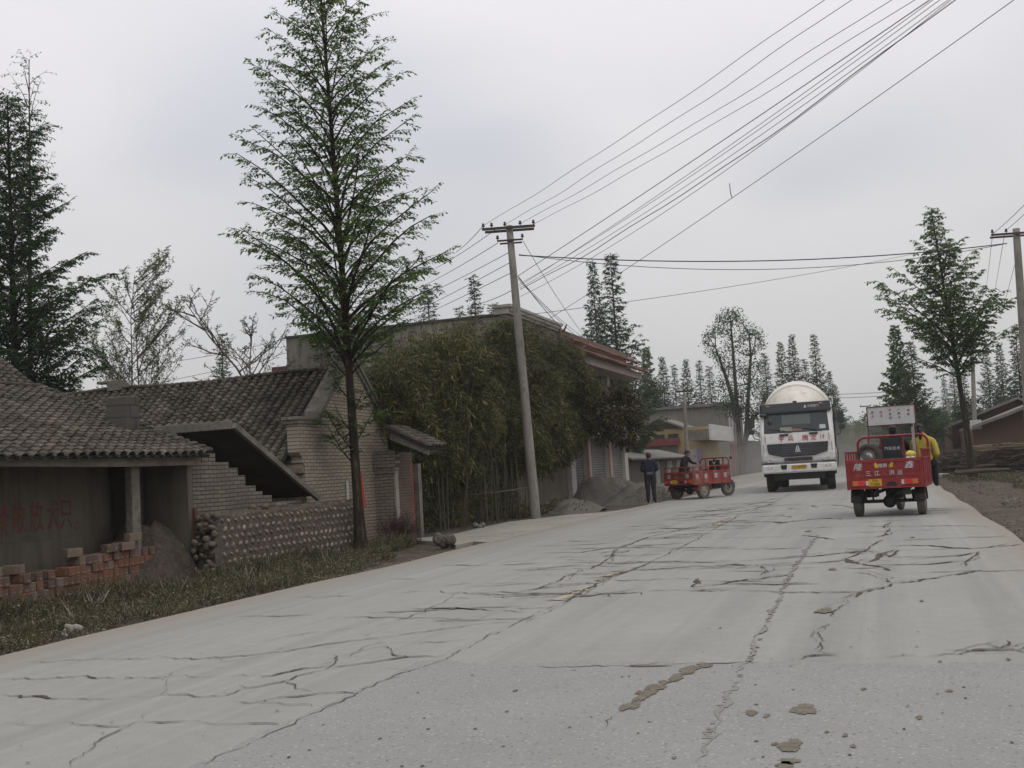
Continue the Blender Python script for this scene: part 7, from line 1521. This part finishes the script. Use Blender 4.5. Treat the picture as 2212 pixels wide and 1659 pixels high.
# ------------------------------------------------------------------ people: one skinned body each
M_skin = mat('tanned_skin', (0.30, 0.17, 0.11), (0.26, 0.145, 0.095), scale=20, rough=.6)
M_hair = mat('black_hair', (0.012, 0.010, 0.010), (0.02, 0.017, 0.015), scale=40, rough=.5)
def cloth(name, c): return mat(name, c, tuple(x * .75 for x in c), scale=7, rough=.9, bmp=.5, dist=.03, spec=.1)
M_navy = cloth('navy_cloth', (0.022, 0.025, 0.042)); M_trous = cloth('dark_trousers', (0.030, 0.030, 0.036)); M_yellowj = cloth('yellow_jacket', (0.50, 0.40, 0.08)); M_darkc = cloth('plum_black_coat', (0.030, 0.024, 0.028)); M_shoe = mat('black_shoe', (0.015, 0.015, 0.015), rough=.4)
def figure(name, label, host, loc, rz, J, mats, hair='short', group=None, bulk=1.18):
    """J: joints dict name -> (x,y,z); mats: (skin, top, trousers, shoe)"""
    root = thing(name, label, 'person', 0, 0, 0, 0, group, local=True)
    if host is None: root.location = loc; root.rotation_euler = (0, 0, rz)
    else: root.location = host.matrix_basis @ Vector(loc); root.rotation_euler = (0, 0, host.rotation_euler[2] + rz)
    V, R_, E_, Z = [], [], [], []
    def v(p, r): V.append(Vector(p)); R_.append(r); return len(V) - 1
    def chain(a, pts, zone):
        for p, r in pts:
            k = v(p, r); E_.append((a, k)); Z.append(zone); a = k
        return a
    J = {k: Vector(p) for k, p in J.items()}
    pel = v(J['pelvis'], (.145, .115))
    mid = chain(pel, [(J['pelvis'].lerp(J['chest'], .5), (.135, .105)), (J['chest'], (.155, .115))], 1)
    nb = chain(mid, [(J['neck'], (.075, .07))], 1); nk = chain(nb, [(J['neck'].lerp(J['head'], .42), (.055, .055))], 0)
    H_ = J['head']; fwd = (J.get('face', H_ + Vector((1, 0, 0))) - H_).normalized()
    head_0 = len(V); chain(nk, [(H_ - Vector((0, 0, .045)) + fwd * .012, (.068, .078)), (H_ + Vector((0, 0, .035)), (.082, .092)), (H_ + Vector((0, 0, .085)) - fwd * .005, (.062, .07))], 0)
    head_i = set(range(head_0 - 1, len(V)))
    for S_ in ('L', 'R'):
        sh, el, wr_ = J['sh' + S_], J['el' + S_], J['wr' + S_]
        e = chain(mid, [(sh.lerp(J['chest'], .35) + Vector((0, 0, .03)), (.085, .08)), (sh, (.070, .070)), (sh.lerp(el, .5), (.056, .056)), (el, (.046, .046)), (el.lerp(wr_, .45), (.043, .043)), (wr_, (.036, .036))], 1)
        hd = (wr_ - el).normalized(); side = hd.cross(Vector((0, 0, 1))); side = side.normalized() if side.length > .1 else Vector((0, 1, 0)); nrm = side.cross(hd)
        e = chain(e, [(wr_ + hd * .03, (.024, .024)), (wr_ + hd * .075, (.036, .020))], 0)
        for q, (o_, ln) in enumerate(((-.028, .060), (-.010, .072), (.010, .070), (.028, .055))):
            p0 = wr_ + hd * .085 + side * o_; chain(e, [(p0, (.0095, .0095)), (p0 + hd * ln * .5 - nrm * .010, (.0085, .0085)), (p0 + hd * ln * .85 - nrm * .030, (.0075, .0075))], 0)
        chain(e, [(wr_ + hd * .05 + side * .045, (.011, .011)), (wr_ + hd * .085 + side * .06 - nrm * .01, (.009, .009))], 0)
        hp, kn, an = J['hp' + S_], J['kn' + S_], J['an' + S_]
        e = chain(pel, [(hp, (.098, .098)), (hp.lerp(kn, .5), (.080, .080)), (kn, (.058, .058)), (kn.lerp(an, .4), (.058, .058)), (an, (.045, .045))], 2)
        td = J.get('toe' + S_, an + Vector((.17, 0, -.06))); chain(e, [(an.lerp(td, .4) - Vector((0, 0, .02)), (.042, .034)), (td, (.036, .026))], 3)
    me = bpy.data.meshes.new('body'); me.from_pydata(V, E_, []); o = bpy.data.objects.new('body', me); COL.objects.link(o)
    sk_ = o.modifiers.new('skin', 'SKIN'); 
    for i, r in enumerate(R_):
        d = me.skin_vertices[0].data[i]; r = r if isinstance(r, tuple) else (r, r); k_ = bulk if r[0] > .04 and i not in head_i else 1.06; d.radius = (r[0] * k_, r[1] * k_); d.use_root = (i == 0)
    sb = o.modifiers.new('sub', 'SUBSURF'); sb.levels = 2; sb.render_levels = 2
    dg = bpy.context.evaluated_depsgraph_get(); m2 = bpy.data.meshes.new_from_object(o.evaluated_get(dg)); bpy.data.objects.remove(o)
    o = bpy.data.objects.new('body', m2); m2.name = 'body'; m2.materials.clear()
    for m_ in mats: m2.materials.append(m_)
    segs = [(V[a], V[b_], z, max(R_[b_])) for (a, b_), z in zip(E_, Z)]
    idx = []
    for f in m2.polygons:
        c = f.center; best = None
        for a, b_, z, rr in segs:
            ab = b_ - a; tt = max(0, min(1, (c - a).dot(ab) / max(1e-9, ab.length_squared))); d = ((c - (a + ab * tt)).length) / (rr + .01)
            if best is None or d < best[0]: best = (d, z)
        idx.append(best[1])
    m2.polygons.foreach_set('material_index', idx); m2.polygons.foreach_set('use_smooth', [True] * len(m2.polygons))
    COL.objects.link(o); o.parent = root; BASE[o.name] = (0, 0, 0)
    # face features and hair
    sd = fwd.cross(Vector((0, 0, 1))).normalized(); up = sd.cross(fwd).normalized()
    FM = Matrix((fwd, -sd, up)).transposed().to_4x4(); FM.translation = H_
    b_ = MB(); b_.M = FM; b_.ell((.085, 0, -.015), (.022, .014, .024), 8, 6)
    for sg in (-1, 1): b_.ell((-.005, sg * .082, -.005), (.022, .012, .032), 8, 6)
    b_.ell((.072, 0, -.062), (.012, .024, .007), 8, 5); b_.build('nose_ears', M_skin, root, smooth=True)
    b_ = MB(); b_.M = FM
    for sg in (-1, 1): b_.ell((.074, sg * .030, .012), (.009, .013, .006), 8, 5); b_.box(.072, .080, sg * .031 - .016, sg * .031 + .016, .032, .037)
    b_.build('eyes', M_hair, root)
    b_ = MB(); b_.M = FM; r7 = random.Random(2)
    b_.ell((-.020, 0, .045), (.088, .088, .085), 16, 12, .03, r7); b_.ell((-.045, 0, .0), (.065, .082, .085), 14, 10, .03, r7)
    if hair == 'tail': b_.tube([(-.09, 0, .03), (-.125, 0, -.02), (-.13, 0, -.12), (-.12, .0, -.24), (-.115, 0, -.33)], [.03, .045, .035, .028, .01], 8)
    if hair == 'bun': b_.ell((-.10, 0, .01), (.045, .05, .05), 10, 8, .04, r7)
    b_.build('hair', M_hair, root, smooth=True)
    return root

# standing man seen from behind, hands joined in front
s_, t_, _ = gpt(1407, 1087); s_ += .05
man = figure('person', 'man in navy jacket and dark trousers standing with his back to us', None, W(s_, t_, 0), math.radians(80), dict(
    pelvis=(0, 0, .90), chest=(-.01, 0, 1.24), neck=(0, 0, 1.42), head=(.03, -.01, 1.555), face=(.9, -.35, 1.50),
    shL=(0, .185, 1.37), elL=(-.02, .27, 1.12), wrL=(.17, .12, 1.02), shR=(0, -.185, 1.37), elR=(-.02, -.27, 1.12), wrR=(.17, -.10, 1.04),
    hpL=(0, .09, .86), knL=(.03, .10, .48), anL=(-.01, .10, .10), toeL=(.15, .12, .035), hpR=(0, -.09, .86), knR=(.02, -.10, .48), anR=(-.02, -.12, .10), toeR=(.14, -.15, .035)), (M_skin, M_navy, M_trous, M_shoe), bulk=1.32)
b = MB(); b.lathe([(.150, -.04), (.158, -.02), (.158, .03), (.148, .05)], (0, 0, .98), 'z', 20); be = b.build('belt_pouch', mat('grey_pouch', (0.07, 0.07, 0.075), (0.12, 0.12, 0.12), scale=30), man)
b = MB(); b.box(-.165, -.145, -.11, .09, .94, 1.03); b.build('waist_bag', MATS['grey_pouch'], man, bevel=.01)
# person bending in the parked tricycle bed
figure('person', 'woman in dark coat bending over inside the parked tricycle bed', TBk, (.15, .28, .60), math.radians(-75), dict(
    pelvis=(-.12, 0, .42), chest=(.02, 0, .70), neck=(.08, 0, .88), head=(.14, 0, .985), face=(.8, -.1, .75),
    shL=(.04, .18, .82), elL=(.12, .32, .66), wrL=(.26, .38, .62), shR=(.04, -.18, .82), elR=(.10, -.28, .58), wrR=(.28, -.20, .45),
    hpL=(-.10, .10, .40), knL=(.10, .12, .36), anL=(.0, .12, .06), toeL=(.14, .12, .03), hpR=(-.10, -.10, .40), knR=(.10, -.12, .36), anR=(.0, -.12, .06), toeR=(.14, -.12, .03)), (M_skin, M_darkc, M_darkc, M_shoe), hair='bun')
# tricycle driver and passenger
figure('person', 'driver in dark navy jacket seated before the tricycle sign board', TA, (1.66, .0, 0), 0, dict(
    pelvis=(-.02, 0, 1.04), chest=(.03, 0, 1.36), neck=(.05, 0, 1.56), head=(.09, 0, 1.70), face=(1, 0, 1.65),
    shL=(.04, .20, 1.47), elL=(.16, .33, 1.22), wrL=(.16, .38, 1.13), shR=(.04, -.20, 1.47), elR=(.14, -.33, 1.22), wrR=(.15, -.38, 1.13),
    hpL=(0, .10, 1.0), knL=(.36, .20, .95), anL=(.34, .22, .52), toeL=(.48, .22, .46), hpR=(0, -.10, 1.0), knR=(.36, -.20, .95), anR=(.34, -.22, .52), toeR=(.48, -.22, .46)), (M_skin, M_navy, M_trous, M_shoe))
figure('person', 'woman with black ponytail and yellow jacket sitting beside the driver', TA, (1.62, -.60, 0), math.radians(-4), dict(
    pelvis=(0, 0, 1.04), chest=(.0, -.02, 1.36), neck=(.01, 0, 1.55), head=(.05, .06, 1.70), face=(1, .3, 1.66),
    shL=(.0, .19, 1.46), elL=(.06, .24, 1.16), wrL=(.28, .14, 1.06), shR=(.0, -.20, 1.44), elR=(-.05, -.27, 1.16), wrR=(.18, -.16, 1.06),
    hpL=(0, .10, 1.0), knL=(.36, .10, .98), anL=(.34, .12, .56), toeL=(.48, .12, .50), hpR=(0, -.10, 1.0), knR=(.36, -.14, .98), anR=(.34, -.14, .56), toeR=(.48, -.14, .50)), (M_skin, M_yellowj, M_trous, M_shoe), hair='tail', bulk=1.35)

# ------------------------------------------------------------------ haze
hz = MB(); hz.box(-40, 260, -170, 150, -3, 24)
hm = bpy.data.materials.new('haze_air'); hm.use_nodes = True; hm.node_tree.nodes.clear()
ho = hm.node_tree.nodes.new('ShaderNodeOutputMaterial'); hv = hm.node_tree.nodes.new('ShaderNodeVolumePrincipled'); hv.inputs['Color'].default_value = (0.90, 0.89, 0.88, 1); hv.inputs['Density'].default_value = 0.0008; hv.inputs['Anisotropy'].default_value = 0.3
hm.node_tree.links.new(hv.outputs[0], ho.inputs['Volume'])
tag(hz.build('haze', hm), kind='stuff')
# dust raised behind the truck
du = bpy.data.materials.new('dust_air'); du.use_nodes = True; n = du.node_tree; n.nodes.clear()
do = n.nodes.new('ShaderNodeOutputMaterial'); dv = n.nodes.new('ShaderNodeVolumePrincipled'); dv.inputs['Color'].default_value = (0.78, 0.75, 0.70, 1); dv.inputs['Density'].default_value = 0.009
n.links.new(dv.outputs[0], do.inputs['Volume'])
for sx_ in (1.0, .78, .55):
    b = MB(); b.ell((66 + 3 * (1 - sx_), 1.0, .4), (16 * sx_, 8 * sx_, 2.9 * sx_), 20, 12); tag(b.build('dust_cloud', du, base=(66, 1.0, 0), smooth=True), kind='stuff')
